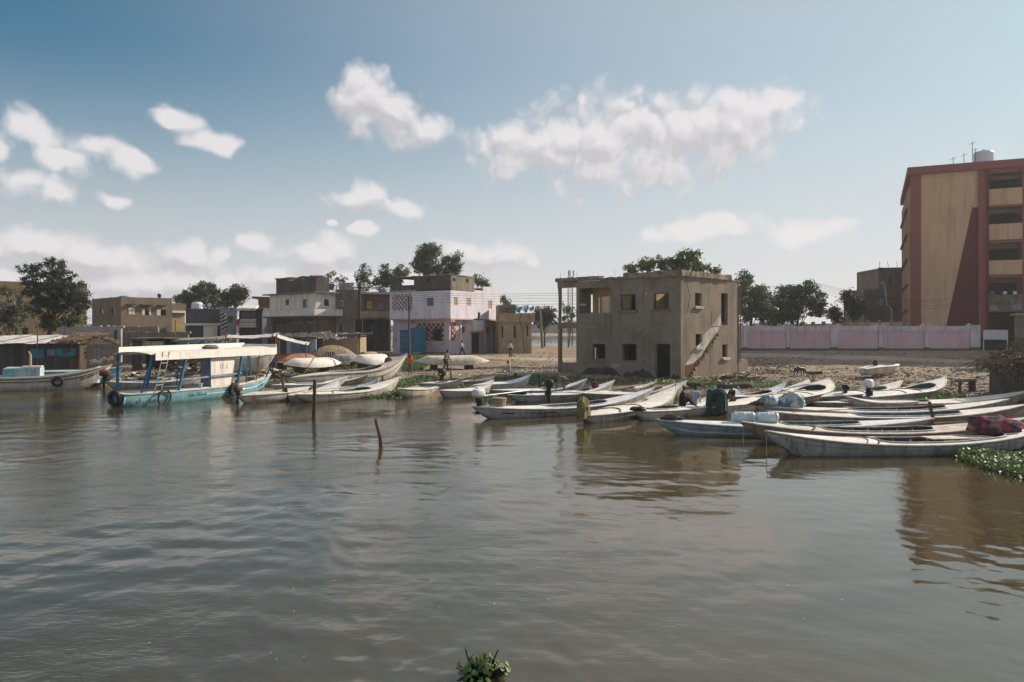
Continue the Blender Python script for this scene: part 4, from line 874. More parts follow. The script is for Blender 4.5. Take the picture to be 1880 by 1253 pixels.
# ------------------------------------------------------------------ mud house, dark house, brick house, yellow block on the left
def mud_house():
    h = House('mud_house', 'low brown mud-plastered house with shuttered windows under small ledges', 'house', 222, 105, 48)
    rt = h.root; Lu = h.hit('L', 169, 580)[0]; Lv = h.hit('R', 314, 580)[0]; zt = h.hit('R', 223, 545)[1]
    wl = [h.rect('L', 183, 567, 190, 577), h.rect('L', 205, 567, 211, 579)]; wr = [h.rect('R', 236, 566, 247, 578), h.rect('R', 266, 568, 273, 579), h.rect('R', 295, 569, 304, 580)]
    h.wall('R', .25, Lv, 0, zt, wr, .25, 'mud', topjit=.05, step=9); h.wall('L', 0, Lu, 0, zt, wl, .25, 'mud', topjit=.05, step=6)
    h.wall('L', .25, Lu, 0, zt, [], .25, 'mud', d0=Lv + .003); h.block('roof_slab', 'R', .26, Lv, .26, Lu, zt - .4, zt - .2, 'mud')
    h.shutter('R', wr[0][0], wr[0][1], wr[0][2], wr[0][3], 'cream'); 
    for w in wr[1:]:
        ww = w[1] - w[0]; h.window('R', w, 'wood_dark', 'glass', .12, .06, bars=0); h.shutter('R', w[0] - ww * .85, w[0] - .03, w[2], w[3], 'cream', n=3); h.shutter('R', w[1] + .03, w[1] + ww * .6, w[2], w[3], 'cream' if w is wr[1] else 'cement', n=3)
    for w in wl: h.window('L', w, 'wood_dark', 'glass', .12, .06, bars=0)
    h.shutter('L', wl[1][1] + .03, wl[1][1] + .55, wl[1][2], wl[1][3], 'cement', n=3)
    for (x0, x1, y) in ((232, 247, 558), (257, 280, 559), (289, 303, 560)):
        r_ = h.rect('R', x0, y, x1, y + 2); h.block('window_ledge', 'R', r_[0], r_[1], -.55, -.002, r_[2], r_[2] + .13, 'darkcement')
    b = MB(); b.blob((Lv * .82, 1.0, zt + .35), (.3, .12, .32), 10, 7, .03, 1); b.tube([(Lv * .82, 1.0, zt - .25), (Lv * .82, 1.0, zt + .2)], .04, 5); b.build('satellite_dish', 'black', rt)
    b = MB(); b.lathe([(.6, zt - .3), (.6, zt + .15), (.3, zt + .25)], 12, (1.5, 3, 0)); b.build('water_tank', 'blue_plastic', rt)
    # small lit porch wing
    b = MB(); b.box(Lv + .26, Lv + 2.3, .6, 4, 0, zt - 2.1); b.build('porch', 'yellowwall', rt); b = MB(); b.box(Lv + .26, Lv + 2.9, .2, 4.2, zt - 2.097, zt - 1.8); b.build('porch_slab', 'cream', rt)
    b = MB(); b.box(Lv + .3, Lv + 2.6, .8, 4, zt - 1.797, zt - .7, .0); b.build('porch_storey', 'mud', rt)
mud_house()

def dark_house():
    h = House('slate_house', 'long dark slate-grey house with pale ledge and rooftop tank', 'house', 341, 106, 4)
    rt = h.root; W = h.hit('R', 404, 580)[0]; zt = h.hit('R', 370, 567)[1]; zb = h.hit('R', 370, 594)[1]
    ws = [h.rect('R', 348, 577, 352, 583), h.rect('R', 362, 578, 368, 585)]
    h.wall('R', 0, W, 0, zt, ws, .2, 'slate'); h.wall('L', .203, 6, 0, zt, [], .2, 'slate'); h.block('roof_slab', 'R', .2, W, .21, 6, zt - .3, zt - .1, 'slate')
    for w in ws: h.window('R', w, 'greyblue', 'glass', .08, .05, bars=0)
    h.block('ledge', 'R', -.2, W + .2, -.7, -.002, zb - .3, zb, 'cream'); h.block('base_wall', 'R', W * .55, W * .95, -.5, -.003, 0, zb - .303, 'cream')
    x, _ = h.hit('R', 353, 560); b = MB(); b.lathe([(.75, zt - .1), (.78, zt + .7), (.6, zt + .95), (.2, zt + 1.0)], 14, (x, 2, 0)); b.build('water_tank', 'white_plastic', rt)
    for px, r_ in ((369, .22), (380, .3)):
        x, _ = h.hit('R', px, 560); b = MB(); b.blob((x, 1, zt + .2 + r_), (r_, .07, r_), 10, 7, .02, 2); b.tube([(x, 1.02, zt - .2), (x, 1.02, zt + .2)], .03, 5); b.build('satellite_dish', 'white_plastic', rt)
    return h
dark_house()

def balcony_house():
    h = House('balcony_house', 'small grey house with scalloped awning and white balcony balusters', 'house', 404, 103, 3)
    rt = h.root; W = h.hit('R', 474, 580)[0]; zt = h.hit('R', 430, 565)[1]; a1 = h.hit('R', 433, 580)[0]
    w = h.rect('R', 418, 581, 428, 593)
    h.wall('R', 0, a1, 0, zt, [w], .2, 'greyblue'); h.window('R', w, 'slate', 'glass', .1, .07, bars=0)
    h.wall('R', a1, W, 0, zt + .2, [], .2, 'slate', d0=1.4); h.wall('L', .2, 6, 0, zt, [], .2, 'slate', d0=W + .3); h.block('roof_slab', 'R', .2, W, .21, 6, zt - .3, zt - .1, 'slate')
    r_ = h.rect('R', 437, 573, 464, 585); h.block('curtain', 'R', r_[0], r_[1], 1.3, 1.38, r_[2], r_[3], 'cement')
    # awning of overlapping scalloped sheets
    zc = h.hit('R', 450, 567)[1]; n = 7; x0, x1 = h.hit('R', 434, 567)[0], h.hit('R', 470, 567)[0]
    for k in range(n):
        xa = x0 + (x1 - x0) * (k + .5) / n; b = MB(); b.tube([(xa, -.25, zc - .12), (xa, 1.38, zc + .35)], [(x1 - x0) / n * .56] * 2, 9); b.build('awning_sheet', 'cream', rt)
    zr0, zr1 = h.hit('R', 450, 598)[1], h.hit('R', 450, 586)[1]; nb = 12; xb0, xb1 = h.hit('R', 438, 592)[0], h.hit('R', 469, 592)[0]
    b = MB(); b.box(xb0 - .1, xb1 + .1, -.1, .1, zr1 - .1, zr1); b.box(xb0 - .1, xb1 + .1, -.15, 1.38, zr0 - .25, zr0 - .1); b.build('balcony_rail', 'cream', rt)
    proto = None
    for k in range(nb):
        if proto is None:
            b = MB(); b.lathe([(.05, 0), (.11, .2), (.05, .5), (.09, .7), (.05, zr1 - zr0)], 6); proto = b.build('baluster', 'cream', rt); c = proto
        else: c = proto.copy(); COL.objects.link(c)
        c.location = (xb0 + (xb1 - xb0) * k / (nb - 1), 0, zr0 - .1)
    b = MB(); b.lathe([(.5, zt - .1), (.55, zt + .25), (.3, zt + .5)], 10, (h.hit('R', 436, 560)[0], 1.5, 0)); b.build('water_tank', 'blue_plastic', rt)
balcony_house()
def hung(name, label, cat, pix, D, m, thick=.02, wav=.08, n=8):
    """a hanging cloth between four pixel corners (tl, tr, br, bl) at depth D"""
    c = [P(x, y, D) for x, y in pix]; o = c[3].copy(); b = MB(); rr = random.Random(len(label)); rows = []
    for j in range(n + 1):
        rows.append([]); 
        for i in range(n + 1):
            p = c[0].lerp(c[1], i / n).lerp(c[3].lerp(c[2], i / n), j / n) - o
            p.y += math.sin(i * 1.7 + j * .3) * wav; rows[-1].append(p)
    for j in range(n):
        for i in range(n):
            q = [rows[j][i], rows[j][i + 1], rows[j + 1][i + 1], rows[j + 1][i]]; b.quad(*q); b.quad(*[x + Vector((0, thick, 0)) for x in q[::-1]])
    return tag(b.build(name, m, None, True, o), label, cat)
hung('striped_awning_cloth', 'black and white striped cloth hung beside the small balcony house', 'cloth', [(403, 573), (415, 576), (418, 608), (405, 608)], 101, 'zebra')
hung('red_cloth', 'red cloth hung over the end of the white balcony rail', 'cloth', [(434, 587), (441, 586), (438, 599), (431, 598)], 102.2, 'redcloth')

def brick_back():
    h = House('brick_back_house', 'dim red brick house wedged beside the white house', 'house', 474, 108, 5)
    W = h.hit('R', 500, 580)[0]; zt = h.hit('R', 480, 549)[1]; zm = h.hit('R', 480, 571)[1]; rt = h.root
    w = h.rect('R', 486, 575, 490, 583)
    h.wall('R', 0, W, 0, zt, [w], .2, 'brick_red'); h.wall('L', .2, 6, 0, zt, [], .2, 'darkcement'); h.window('R', w, 'cream', 'glass', .05, .06, bars=0)
    h.block('ledge', 'R', -.05, W, -.08, -.002, zm - .15, zm, 'cement'); b = MB(); b.box(-.8, W + .2, -.3, 6, zt + .003, zt + .3, .06); b.build('roof_slab', 'mud', rt)
brick_back()

def yellow_block():
    h = House('yellow_block', 'tall yellow ochre building with arched doorways behind the dark tree', 'building', -40, 86, 31)
    rt = h.root; W = h.hit('R', 160, 570)[0]; zt = h.hit('R', 20, 517)[1]
    ar = [list(h.rect('R', x0, 601, x1, 631)) for x0, x1 in ((22, 33), (39, 53))]
    for a in ar: a[2] = 0
    up = [h.rect('R', x, 548, x + 8, 566) for x in (-20, 8, 30, 60, 92, 120, 142)]
    h.wall('R', 0, W, 0, zt, [tuple(a) for a in ar] + up, .3, 'yellowwall'); h.wall('L', .303, 10, 0, zt, [], .3, 'yellowwall', d0=W - .3); h.block('roof_slab', 'R', .3, W - .31, .31, 10, zt - .5, zt - .25, 'cement')
    for a in ar:
        h.window('R', tuple(a), 'yellowwall', 'black', .2, .1, bars=0)
        b = MB(); c = (a[0] + a[1]) / 2; w = (a[1] - a[0]) / 2
        for k in range(8):
            t0, t1 = math.pi * k / 8, math.pi * (k + 1) / 8
            b.bar((c + (w + .1) * math.cos(t0), -.05, a[3] - w + (w + .1) * math.sin(t0)), (c + (w + .1) * math.cos(t1), -.05, a[3] - w + (w + .1) * math.sin(t1)), .14, .2)
        b.build('arch_trim', 'yellowwall', rt)
    for w in up: h.window('R', w, 'wood', 'glass', .12, .07, bars=1)
    x, _ = h.hit('R', 159, 580); b = MB(); b.tube([(x, -.06, .2), (x, -.06, zt - 1)], .05, 6); b.build('drainpipe', 'cream', rt)
yellow_block()

# ------------------------------------------------------------------ school block and compound wall on the right
def school():
    h = House('school_block', 'five-storey red and tan block with open balconies and rooftop tank', 'building', 1672, 90, -25.2)
    rt = h.root; zt = h.hit('R', 1674, 322)[1]; zr = h.hit('R', 1674, 316)[1] + .5
    D_ = 24.0; a_p = h.hit('R', 1691, 460)[0]; a_t = h.hit('R', 1796, 460)[0]; a_c = h.hit('R', 1815, 460)[0]; a_e = h.hit('R', 1877, 460)[0]
    W = a_e + 22
    h.wall('R', a_p, a_t, 0, zt, [], .25, 'towertan', d0=.12)
    h.block('pilaster', 'R', 0, a_p - .003, 0, .37, 0, zt, 'towerred'); h.block('pilaster', 'R', a_t + .003, a_c, -.18, .4, 0, zt, 'towerred')
    h.block('drainpipe', 'R', a_c - .22, a_c - .02, -.42, -.183, 0, zt, 'towerdeep')
    b = MB(); b.box(-.35, W, -.35, .5, zt + .003, zr); b.box(-.35, .5, .501, D_, zt + .003, zr); b.build('roof_band', 'towerred', rt)
    b = MB(); b.box(.5, W, .5, D_, zt - .2, zt + .3); b.build('roof_slab', 'cement', rt)
    # painted wedge
    h2 = [h.hit('R', x, y, -.12) for x, y in ((1785, 381), (1796, 381), (1796, 613), (1734, 613))]
    b = MB(); f = [(a, .112, z) for a, z in h2]; k = [(a, .125, z) for a, z in h2]; b.add(f + k, [(0, 1, 2, 3), (7, 6, 5, 4)] + [(i, (i + 1) % 4, 4 + (i + 1) % 4, 4 + i) for i in range(4)]); b.build('painted_wedge', 'towerdeep', rt)
    # balconies, floor by floor
    tops = [346, 411, 478, 541]; bots = [376, 440, 504, 570]; opn = [317, 380, 446, 510]
    fl = []
    for i in range(4):
        z1 = h.hit('R', 1846, tops[i])[1]; z0 = h.hit('R', 1846, bots[i])[1]; zo = h.hit('R', 1846, opn[i])[1]; fl.append((z0, z1, zo))
        a = a_c
        for bay in range(4):
            ae = a + (a_e - a_c)
            h.block('balcony_parapet', 'R', a + .003, ae - .003, -.05, .12, z0, z1, 'towertan' if i < 3 else 'mud')
            h.block('lintel', 'R', a + .003, ae - .003, .0, .3, zo, zo + (.9 if i == 0 else z0 * 0 + .35), 'towerred')
            a = ae + .62
        h.block('floor_slab', 'R', a_c, W, .121, 5, z0 - .12, z0 + .1, 'towerroom'); h.block('ceiling_beam', 'R', a_c, W, 2.0, 2.3, zo - .45, zo + .02, 'towerroom')
    a = a_e
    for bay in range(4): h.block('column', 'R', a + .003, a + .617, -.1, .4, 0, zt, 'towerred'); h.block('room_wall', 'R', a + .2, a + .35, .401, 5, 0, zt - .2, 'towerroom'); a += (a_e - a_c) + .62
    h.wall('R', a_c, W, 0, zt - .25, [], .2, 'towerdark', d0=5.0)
    for i in range(4):
        for bay in range(3):
            a = a_c + bay * (a_e - a_c + .62); z0 = fl[i][0] + .1
            w = h.window('R', (a + 1.0, a + 2.1, z0, z0 + 2.1), 'wood_dark', 'black', -.03, .08, d0=5.0, bars=0)
            h.window('R', (a + 2.6, a + 4.0, z0 + .9, z0 + 2.1), 'wood_dark', 'glass', -.03, .08, d0=5.0, bars=1)
    # side face with window stacks and sun ledges
    wins = []; zs = np.linspace(2.0, zt - 3.2, 6)
    for z in zs:
        for y in (3.0, 6.2, 9.4, 13.5, 16.7, 19.9): wins.append((y, y + 1.7, z, z + 1.9))
    h.wall('L', .373, D_, 0, zt, wins, .25, 'towerred', d0=.1)
    for w in wins: h.window('L', w, 'towertan', 'glass', .1, .09, d0=.1, bars=1)
    for z in zs[1:]:
        for y0, y1 in ((2.6, 11.5), (13.1, 22)): h.block('sun_ledge', 'L', y0, y1, -.45, .098, z - .45, z - .25, 'towerred')
    for y in (2.6, 5.4, 8.6, 11.6, 13.1, 15.8, 19, 22.1): h.block('fin', 'L', y, y + .28, -.22, .097, 0, zt - 1, 'towertan')
    # tank and aerials on the roof
    x, _ = h.hit('R', 1811, 300); b = MB(); b.lathe([(1.05, zr - .4), (1.05, zr + 1.45), (.95, zr + 1.6), (.2, zr + 1.7), (.2, zr + 1.85)], 20, (x, 2.4, 0)); b.build('water_tank', 'white_plastic', rt, False)
    x, _ = h.hit('R', 1783, 300); b = MB(); b.box(x - 1, x + .9, 1.6, 3.0, zr - .5, zr + .3); b.build('tank_plinth', 'black', rt)
    for px, hh in ((1752, 1.1), (1788, 2.7), (1772, 1.4), (1793, 1.9)):
        x, _ = h.hit('R', px, 300); b = MB(); b.tube([(x, 1.3, zr - .6), (x, 1.3, zr + hh)], .035, 5); b.bar((x - .35, 1.3, zr + hh - .3), (x + .35, 1.3, zr + hh - .1), .03); b.build('aerial', 'iron', rt)
    # Arabic scrawl painted on the lowest balcony parapet
    z = (fl[3][0] + fl[3][1]) / 2; wdt = a_e - a_c; b = MB()
    def stroke(pts, w=.055):
        for p, q in zip(pts, pts[1:]): b.bar((a_c + p[0] * wdt, -.056, fl[3][0] + p[1]), (a_c + q[0] * wdt, -.056, fl[3][0] + q[1]), .012, w)
    hz = fl[3][1] - fl[3][0]
    stroke([(.86, .45 * hz), (.86, .95 * hz)]); stroke([(.80, .95 * hz), (.80, .40 * hz), (.70, .37 * hz), (.62, .40 * hz), (.56, .38 * hz), (.5, .42 * hz)]); stroke([(.62, .40 * hz), (.58, .62 * hz), (.50, .58 * hz), (.48, .4 * hz), (.40, .38 * hz)])
    stroke([(.40, .38 * hz), (.40, .78 * hz)]); stroke([(.40, .38 * hz), (.33, .40 * hz), (.30, .55 * hz), (.26, .40 * hz), (.28, .22 * hz), (.34, .18 * hz)]); stroke([(.24, .42 * hz), (.18, .55 * hz), (.14, .45 * hz), (.08, .46 * hz), (.09, .62 * hz)])
    stroke([(.10, .80 * hz), (.20, .84 * hz)]); stroke([(.72, .80 * hz), (.88, .86 * hz)]); stroke([(.54, .74 * hz), (.56, .76 * hz)], .12); stroke([(.13, .68 * hz), (.15, .69 * hz)], .1); stroke([(.35, .88 * hz), (.37, .97 * hz)], .14)
    b.build('painted_writing', 'black', rt)
    for (u0, u1) in ((.02, .26), (.7, .98)): h.block('pasted_notice', 'R', a_c + u0 * wdt, a_c + u1 * wdt, -.058, -.0505, fl[3][0] + .03, fl[3][0] + .4 * hz * .8, 'greyblue')
school()

def compound_wall():
    D = 84.0; x0 = P(1330, 600, D).x; x1 = P(1803, 600, D).x; zb = gz(40, D) - .15; zt = H - (599 - HY) * D / F
    t = thing('compound_wall', 'long pink compound wall with pale piers and scalloped coping', 'wall', (x0, D, zb), 0)
    L = x1 - x0; hh = zt - zb; th = .25
    piers = [(p[0] - CX) * D / F - x0 for p in ((1368,), (1447,), (1531,), (1617,), (1701,), (1790,))]; pw = [.45, .45, .85, .55, .55, 1.1]
    edges = [0.0] + [v for p, w in zip(piers, pw) for v in (p - w / 2, p + w / 2)]
    for i in range(0, len(edges), 2):
        a, e = edges[i], edges[i + 1] if i + 1 < len(edges) else L
        if e - a < .3 or i + 1 >= len(edges): continue
        b = MB(); b.box(a, e, 0, th, .42, hh - .55); b.build('panel', 'pinkwall', t)
        b = MB(); b.box(a, e, -.03, th + .03, -.1, .418, .02); b.build('plinth', 'damp', t)
        b = MB(); n = 16; o = len(b.v)                            # coping beam that curls up at its ends
        for k in range(n + 1):
            u = k / n; up = .30 * (max(0, 1 - u / .13) ** 2 + max(0, 1 - (1 - u) / .13) ** 2); x = a + (e - a) * u
            b.v += [(x, -.06, hh - .548), (x, -.06, hh + up), (x, th + .06, hh + up), (x, th + .06, hh - .548)]
        for k in range(n):
            for q in range(4): b.f.append((o + k * 4 + q, o + k * 4 + (q + 1) % 4, o + k * 4 + 4 + (q + 1) % 4, o + k * 4 + 4 + q))
        b.f.append((o, o + 1, o + 2, o + 3)); b.f.append((o + n * 4 + 3, o + n * 4 + 2, o + n * 4 + 1, o + n * 4)); b.build('coping', 'pinkpale', t)
    for p, w in zip(piers, pw):
        b = MB(); b.box(p - w / 2 + .003, p + w / 2 - .003, -.12, th + .12, .55, hh + .12); b.build('pier', 'pinkpale', t)
        b = MB(); b.box(p - w / 2 + .01, p + w / 2 - .01, -.11, th + .11, -.1, .547, .015); b.build('pier_base', 'damp', t)
compound_wall()
def back_wall():
    a = P(1385, 598, 118); e = P(1660, 590.5, 100); d = e - a; t = thing('yard_wall', 'low cream wall of the yard seen above the pink wall', 'wall', (a.x, a.y, gz(a.x, a.y) - .2), math.atan2(d.y, d.x))
    L = math.hypot(d.x, d.y); h0 = a.z - gz(a.x, a.y) + .2; h1 = e.z - gz(a.x, a.y) + .2; n = 14; b = MB()
    for k in range(n):
        u0, u1 = k / n, (k + 1) / n; b.box(L * u0 + .01, L * u1 - .01, 0, .25, 0, h0 + (h1 - h0) * (u0 + u1) / 2)
    b.build('panel', 'ruin_cream', t); b = MB()
    for k in range(n + 1): u = k / n; b.box(L * u - .2, L * u + .2, -.06, .31, 0, h0 + (h1 - h0) * u + .3)
    b.build('pier', 'salmon', t)
back_wall()

def grey_block():
    h = House('grey_block', 'grey-brown bare block with white waste pipe behind the yard', 'building', 1587, 112, -3)
    rt = h.root; a1 = h.hit('R', 1613, 540)[0]; W = h.hit('R', 1675, 540)[0]; z1 = h.hit('R', 1600, 531)[1]; z2 = h.hit('R', 1630, 493)[1]
    ws = [h.rect('R', 1612, 550, 1621, 560), h.rect('R', 1632, 511, 1636, 525), h.rect('R', 1618, 517, 1622, 522)]
    h.wall('R', 0, W, 0, z1, ws[:1], .2, 'greybrown'); h.wall('R', a1, W, z1 + .003, z2, ws[1:], .2, 'greybrown'); h.wall('L', .2, 8, 0, z1, [], .2, 'greybrown'); h.wall('L', .2, 8, z1 + .003, z2, [], .2, 'greybrown', d0=a1); h.block('roof_slab', 'R', a1, W, .2, 8, z2 - .4, z2 - .2, 'cement')
    h.window('R', ws[0], 'white_plastic', 'glass_blue', -.03, .1, bars=1); h.window('R', ws[1], 'wood_dark', 'black', .1, .07, bars=0); h.window('R', ws[2], 'white_plastic', 'glass', -.02, .1, bars=0)
    b = MB(); pts = [h.hit('R', x, y) for x, y in ((1623, 522), (1626, 540), (1627, 558), (1636, 568), (1637, 592))]; b.tube([(a, -.14, z) for a, z in pts], .10, 6); b.build('waste_pipe', 'white_plastic', rt)
    for px in (1616, 1632, 1648): 
        x, _ = h.hit('R', px, 500); b = MB(); b.tube([(x, .1, z2 - .1), (x + random.uniform(-.15, .15), .1, z2 + 1.0)], .03, 5); b.build('rebar', 'iron', rt)
    h.wall('R', a1, W, z2 + .003, z2 + .12, [], .2, 'cement', topjit=.1, step=6, name='coping')
grey_block()

def gate():
    p = P(1806, 630, 83.5); q = P(1851, 630, 83.5); z = gz(p.x, 83.5); t = thing('slatted_gate', 'pale slatted steel gate at the end of the pink wall', 'gate', (p.x, 83.5, z))
    L = q.x - p.x; zb = H - (624 - HY) * 83.5 / F - z; zt = H - (606 - HY) * 83.5 / F - z; n = 22
    b = MB(); b.box(0, L, .05, .09, zb, zb + .08); b.box(0, L, .05, .09, zt - .15, zt); b.box(0, .08, .05, .12, 0, zt); b.box(L - .08, L, .05, .12, 0, zt); b.build('frame', 'lilac', t)
    proto = None
    for k in range(n):
        if proto is None: b = MB(); b.box(-L / n * .42, L / n * .42, 0, .03, zb + .082, zt - .152); proto = b.build('slat', 'lilac', t); c = proto
        else: c = proto.copy(); COL.objects.link(c)
        c.location = (L * (k + .5) / n, .055, 0)
    b = MB(); b.box(0, L, .5, .6, 0, zb + .2); b.build('painted_shade', 'black', t)  # black sheet standing in for the shade below the slats
gate()
def kiosk():
    p = P(1863, 640, 58); z = gz(p.x, 58); t = thing('green_kiosk', 'grey kiosk with flat roof and green window behind the thatched hut', 'kiosk', (p.x, 58, z), R(-33))
    zt = H - (579 - HY) * 58 / F - z
    w0, w1 = .5, 1.5
    b = MB(); b.box(0, w0, 0, .15, 0, zt); b.box(w1, 4, 0, .15, 0, zt); b.box(w0, w1, 0, .15, 0, .9); b.box(w0, w1, 0, .15, 2.3, zt); b.box(0, .15, .151, 3, 0, zt); b.build('wall', 'cement', t)
    b = MB(); b.box(-.3, 4.5, -.6, 3.2, zt + .002, zt + .1); b.build('roof', 'tin', t)
    w = MB().box(w0, w1, .04, .1, .9, .98).box(w0, w0 + .08, .04, .1, .981, 2.3).box(w1 - .08, w1, .04, .1, .981, 2.3).box(w0 + .081, w1 - .081, .04, .1, 2.2, 2.3).build('window', 'lining_teal', t); MB().box(w0 + .05, w1 - .05, .07, .09, .95, 2.25).build('pane', 'glass', w)
kiosk()
# ------------------------------------------------------------------ boats
class Boat:
    def __init__(s, name, label, pA, pB, beam, mid, z0=0.0, draft=0.16, deck='deck', hull='hull', lining='lining_blue', cock=(.32, .72), cw=.70, cp=4.0, rail='rail', group='wooden boats moored along the shore',
                 transom=0.0, ra=.17, rb=.24, camber=.07, pw=2.3, ribs=0, flip=None, roll=0.0, thwarts=1, coam=.05, floor=None):
        pA, pB = Vector(pA), Vector(pB); c = (pA + pB) / 2; d = pB - pA; s.L = math.hypot(d.x, d.y)
        s.root = thing(name, label, 'boat', (c.x, c.y, z0), math.atan2(d.y, d.x), group)
        if roll: s.root.rotation_euler = (roll, 0, math.atan2(d.y, d.x))
        s.gA, s.gB, s.mid, s.beam, s.draft, s.ra, s.rb, s.pw, s.tr = pA.z - z0, pB.z - z0, mid, beam, draft, ra, rb, pw, transom
        s.camber = camber; s.flip = flip
        ts = sorted(set([i / 36 for i in range(37)] + [.01, .02, .985, .995] + (list(cock) if cock else [])))
        s.ts = ts
        T = (lambda v: v) if flip is None else (lambda v: (v[0], -v[1], flip - v[2]))
        # outer skin
        b = MB(); n = 9
        for t in ts:
            sec = s.section(t)
            for v in sec: b.v.append(T(v))
        for i in range(len(ts) - 1):
            for k in range(n - 1): b.f.append((i * n + k, i * n + k + 1, (i + 1) * n + k + 1, (i + 1) * n + k))
        b.f.append(tuple(range(n)))
        b.build('hull', hull, s.root, True)
        if cock or flip is None:
            t0, t1 = cock if cock else (2, 3); tc, th = (t0 + t1) / 2, (t1 - t0) / 2
            wf = lambda t: 0 if not (t0 < t < t1) else cw * max(0, 1 - abs((t - tc) / th) ** cp) ** (1 / cp)
            s.wf = wf; b = MB(); us = 4
            for t in ts:
                x, bb, g, _ = s.prof(t); w = wf(t) * bb
                for sd in (1, -1):
                    for k in range(us + 1):
                        y = sd * (bb + (w - bb) * k / us); b.v.append(T((x, y, g + camber * (1 - (y / max(bb, .01)) ** 2) * min(1, bb / (beam * .4)))))
            m = 2 * (us + 1)
            for i in range(len(ts) - 1):
                for sd in (0, 1):
                    for k in range(us):
                        o = sd * (us + 1) + k; q = (i * m + o, i * m + o + 1, (i + 1) * m + o + 1, (i + 1) * m + o); b.f.append(q if sd == 0 else q[::-1])
            b.build('deck', deck, s.root, True)
        if cock:
            ct = [t for t in ts if t0 <= t <= t1]; loop = []
            for t in ct: x, bb, g, _ = s.prof(t); w = wf(t) * bb; loop.append((x, w, g + camber * (1 - (w / bb) ** 2)))
            full = loop + [(x, -y, z) for (x, y, z) in loop[::-1][1:-1]]; N_ = len(full)
            zf = (floor if floor is not None else -draft + .16); b = MB()
            for (x, y, z) in full: b.v.append(T((x, y, z - .005)))
            for (x, y, z) in full: b.v.append(T((x * .995, y * .9, zf)))
            for i in range(N_): b.f.append((i, (i + 1) % N_, N_ + (i + 1) % N_, N_ + i))
            b.f.append(tuple(range(N_, 2 * N_))); b.build('cockpit_lining', lining, s.root)
            b = MB(); b.tube([T((x, y, z + coam * .3)) for (x, y, z) in full + full[:1]], coam * .62, 5, False); b.build('coaming', rail, s.root, True)
            for k in range(thwarts):
                t = t0 + (t1 - t0) * (k + 1) / (thwarts + 1); x, bb, g, _ = s.prof(t); w = wf(t) * bb * .97
                b = MB(); b.box(x - .13, x + .13, -w, w, g - .14, g - .10); b.build('thwart', deck, s.root)
            for k in range(ribs):
                t = t0 + (t1 - t0) * (k + .7) / (ribs + .4); x, bb, g, _ = s.prof(t); w = wf(t) * bb
                for sd in (-1, 1):
                    b = MB(); b.bar((x, sd * w * .985, g - .01), (x, sd * w * .9, zf), .05); b.build('rib', rail, s.root)
        for sd in (1, -1):
            b = MB(); pts = []
            for t in ts: x, bb, g, _ = s.prof(t); pts.append(T((x, sd * (bb + .012), g - .02)))
            b.tube(pts, .036, 5, True); b.build('rub_rail', rail, s.root, True)
        s.T = T
    def prof(s, t):
        x = (t - .5) * s.L; u = abs(2 * t - 1)
        sh = max(0, 1 - u ** s.pw) ** .88
        if t < .5 and s.tr: sh = s.tr + (1 - s.tr) * sh
        bb = max(s.beam / 2 * sh, .035)
        g = s.mid + ((s.gA - s.mid) * ((.5 - t) / .5) ** 2.2 if t < .5 else (s.gB - s.mid) * ((t - .5) / .5) ** 2.1)
        e = 0
        if t < s.ra: e = ((s.ra - t) / s.ra) ** (1.45 if not s.tr else 3) * (1 if not s.tr else .35)
        elif t > 1 - s.rb: e = ((t - 1 + s.rb) / s.rb) ** 1.5
        k = -s.draft + (g + s.draft - .07) * e
        return x, bb, g, k
    def section(s, t):
        x, b, g, k = s.prof(t); h = g - k
        half = [(b, g), (b * .97, k + .66 * h), (b * .86, k + .3 * h), (b * .55, k + .08 * h)]
        return [(x, y, z) for y, z in half] + [(x, 0, k)] + [(x, -y, z) for y, z in half[::-1]]
    def stripe(s, f0, f1, m, t0=.02, t1=.98, side=-1, off=.012, name='hull_stripe'):
        b = MB(); n = 40
        def pt(t, f):
            sec = s.section(t)[:5]; q = f * 4; i = min(int(q), 3); a, c = Vector(sec[i]), Vector(sec[i + 1]); p = a.lerp(c, q - i); return (p.x, side * (p.y + off), p.z)
        for i in range(n):
            ta, tb = t0 + (t1 - t0) * i / n, t0 + (t1 - t0) * (i + 1) / n
            q = [s.T(pt(ta, f0)), s.T(pt(tb, f0)), s.T(pt(tb, f1)), s.T(pt(ta, f1))]; b.quad(*q)
        b.build(name, m, s.root)
    def arc(s, t, depth, m='rail_dark', wd=.92, r=.022):
        """curved batten across the deck"""
        b = MB(); pts = []
        for k in range(13):
            u = k / 6 - 1; tt = t + depth * (1 - u * u); x, bb, g, _ = s.prof(min(max(tt, .01), .99)); y = u * bb * wd; pts.append((x, y, g + s.camber * (1 - (y / bb) ** 2) + .012))
        b.tube(pts, r, 5); b.build('deck_batten', m, s.root, True)
    def scrawl(s, t, f, n, m, w=.1, hgt=.14, side=-1, seed=1):
        """hand-painted lettering on the side of the hull"""
        rr = random.Random(seed); b = MB()
        def pt(tt, ff):
            sec = s.section(tt)[:5]; q = ff * 4; i = min(max(int(q), 0), 3); p = Vector(sec[i]).lerp(Vector(sec[i + 1]), q - i); return Vector((p.x, side * (p.y + .012), p.z))
        x = t
        for k in range(n):
            h = hgt * rr.uniform(.3, 1); a = [pt(x, f), pt(x + w * .3 / s.L, f - h), pt(x + w * .7 / s.L, f + h * .2), pt(x + w / s.L, f)]
            for p, q in zip(a, a[1:]): b.bar(p, q, .02, .025)
            if rr.random() < .5: p = pt(x + w * .4 / s.L, f - hgt * 1.25); b.bar(p, p + Vector((.05, 0, 0)), .02, .035)
            x += w * rr.choice((1, 1, 1.6)) / s.L
        b.build('hull_lettering', m, s.root)['kind'] = 'stuff'

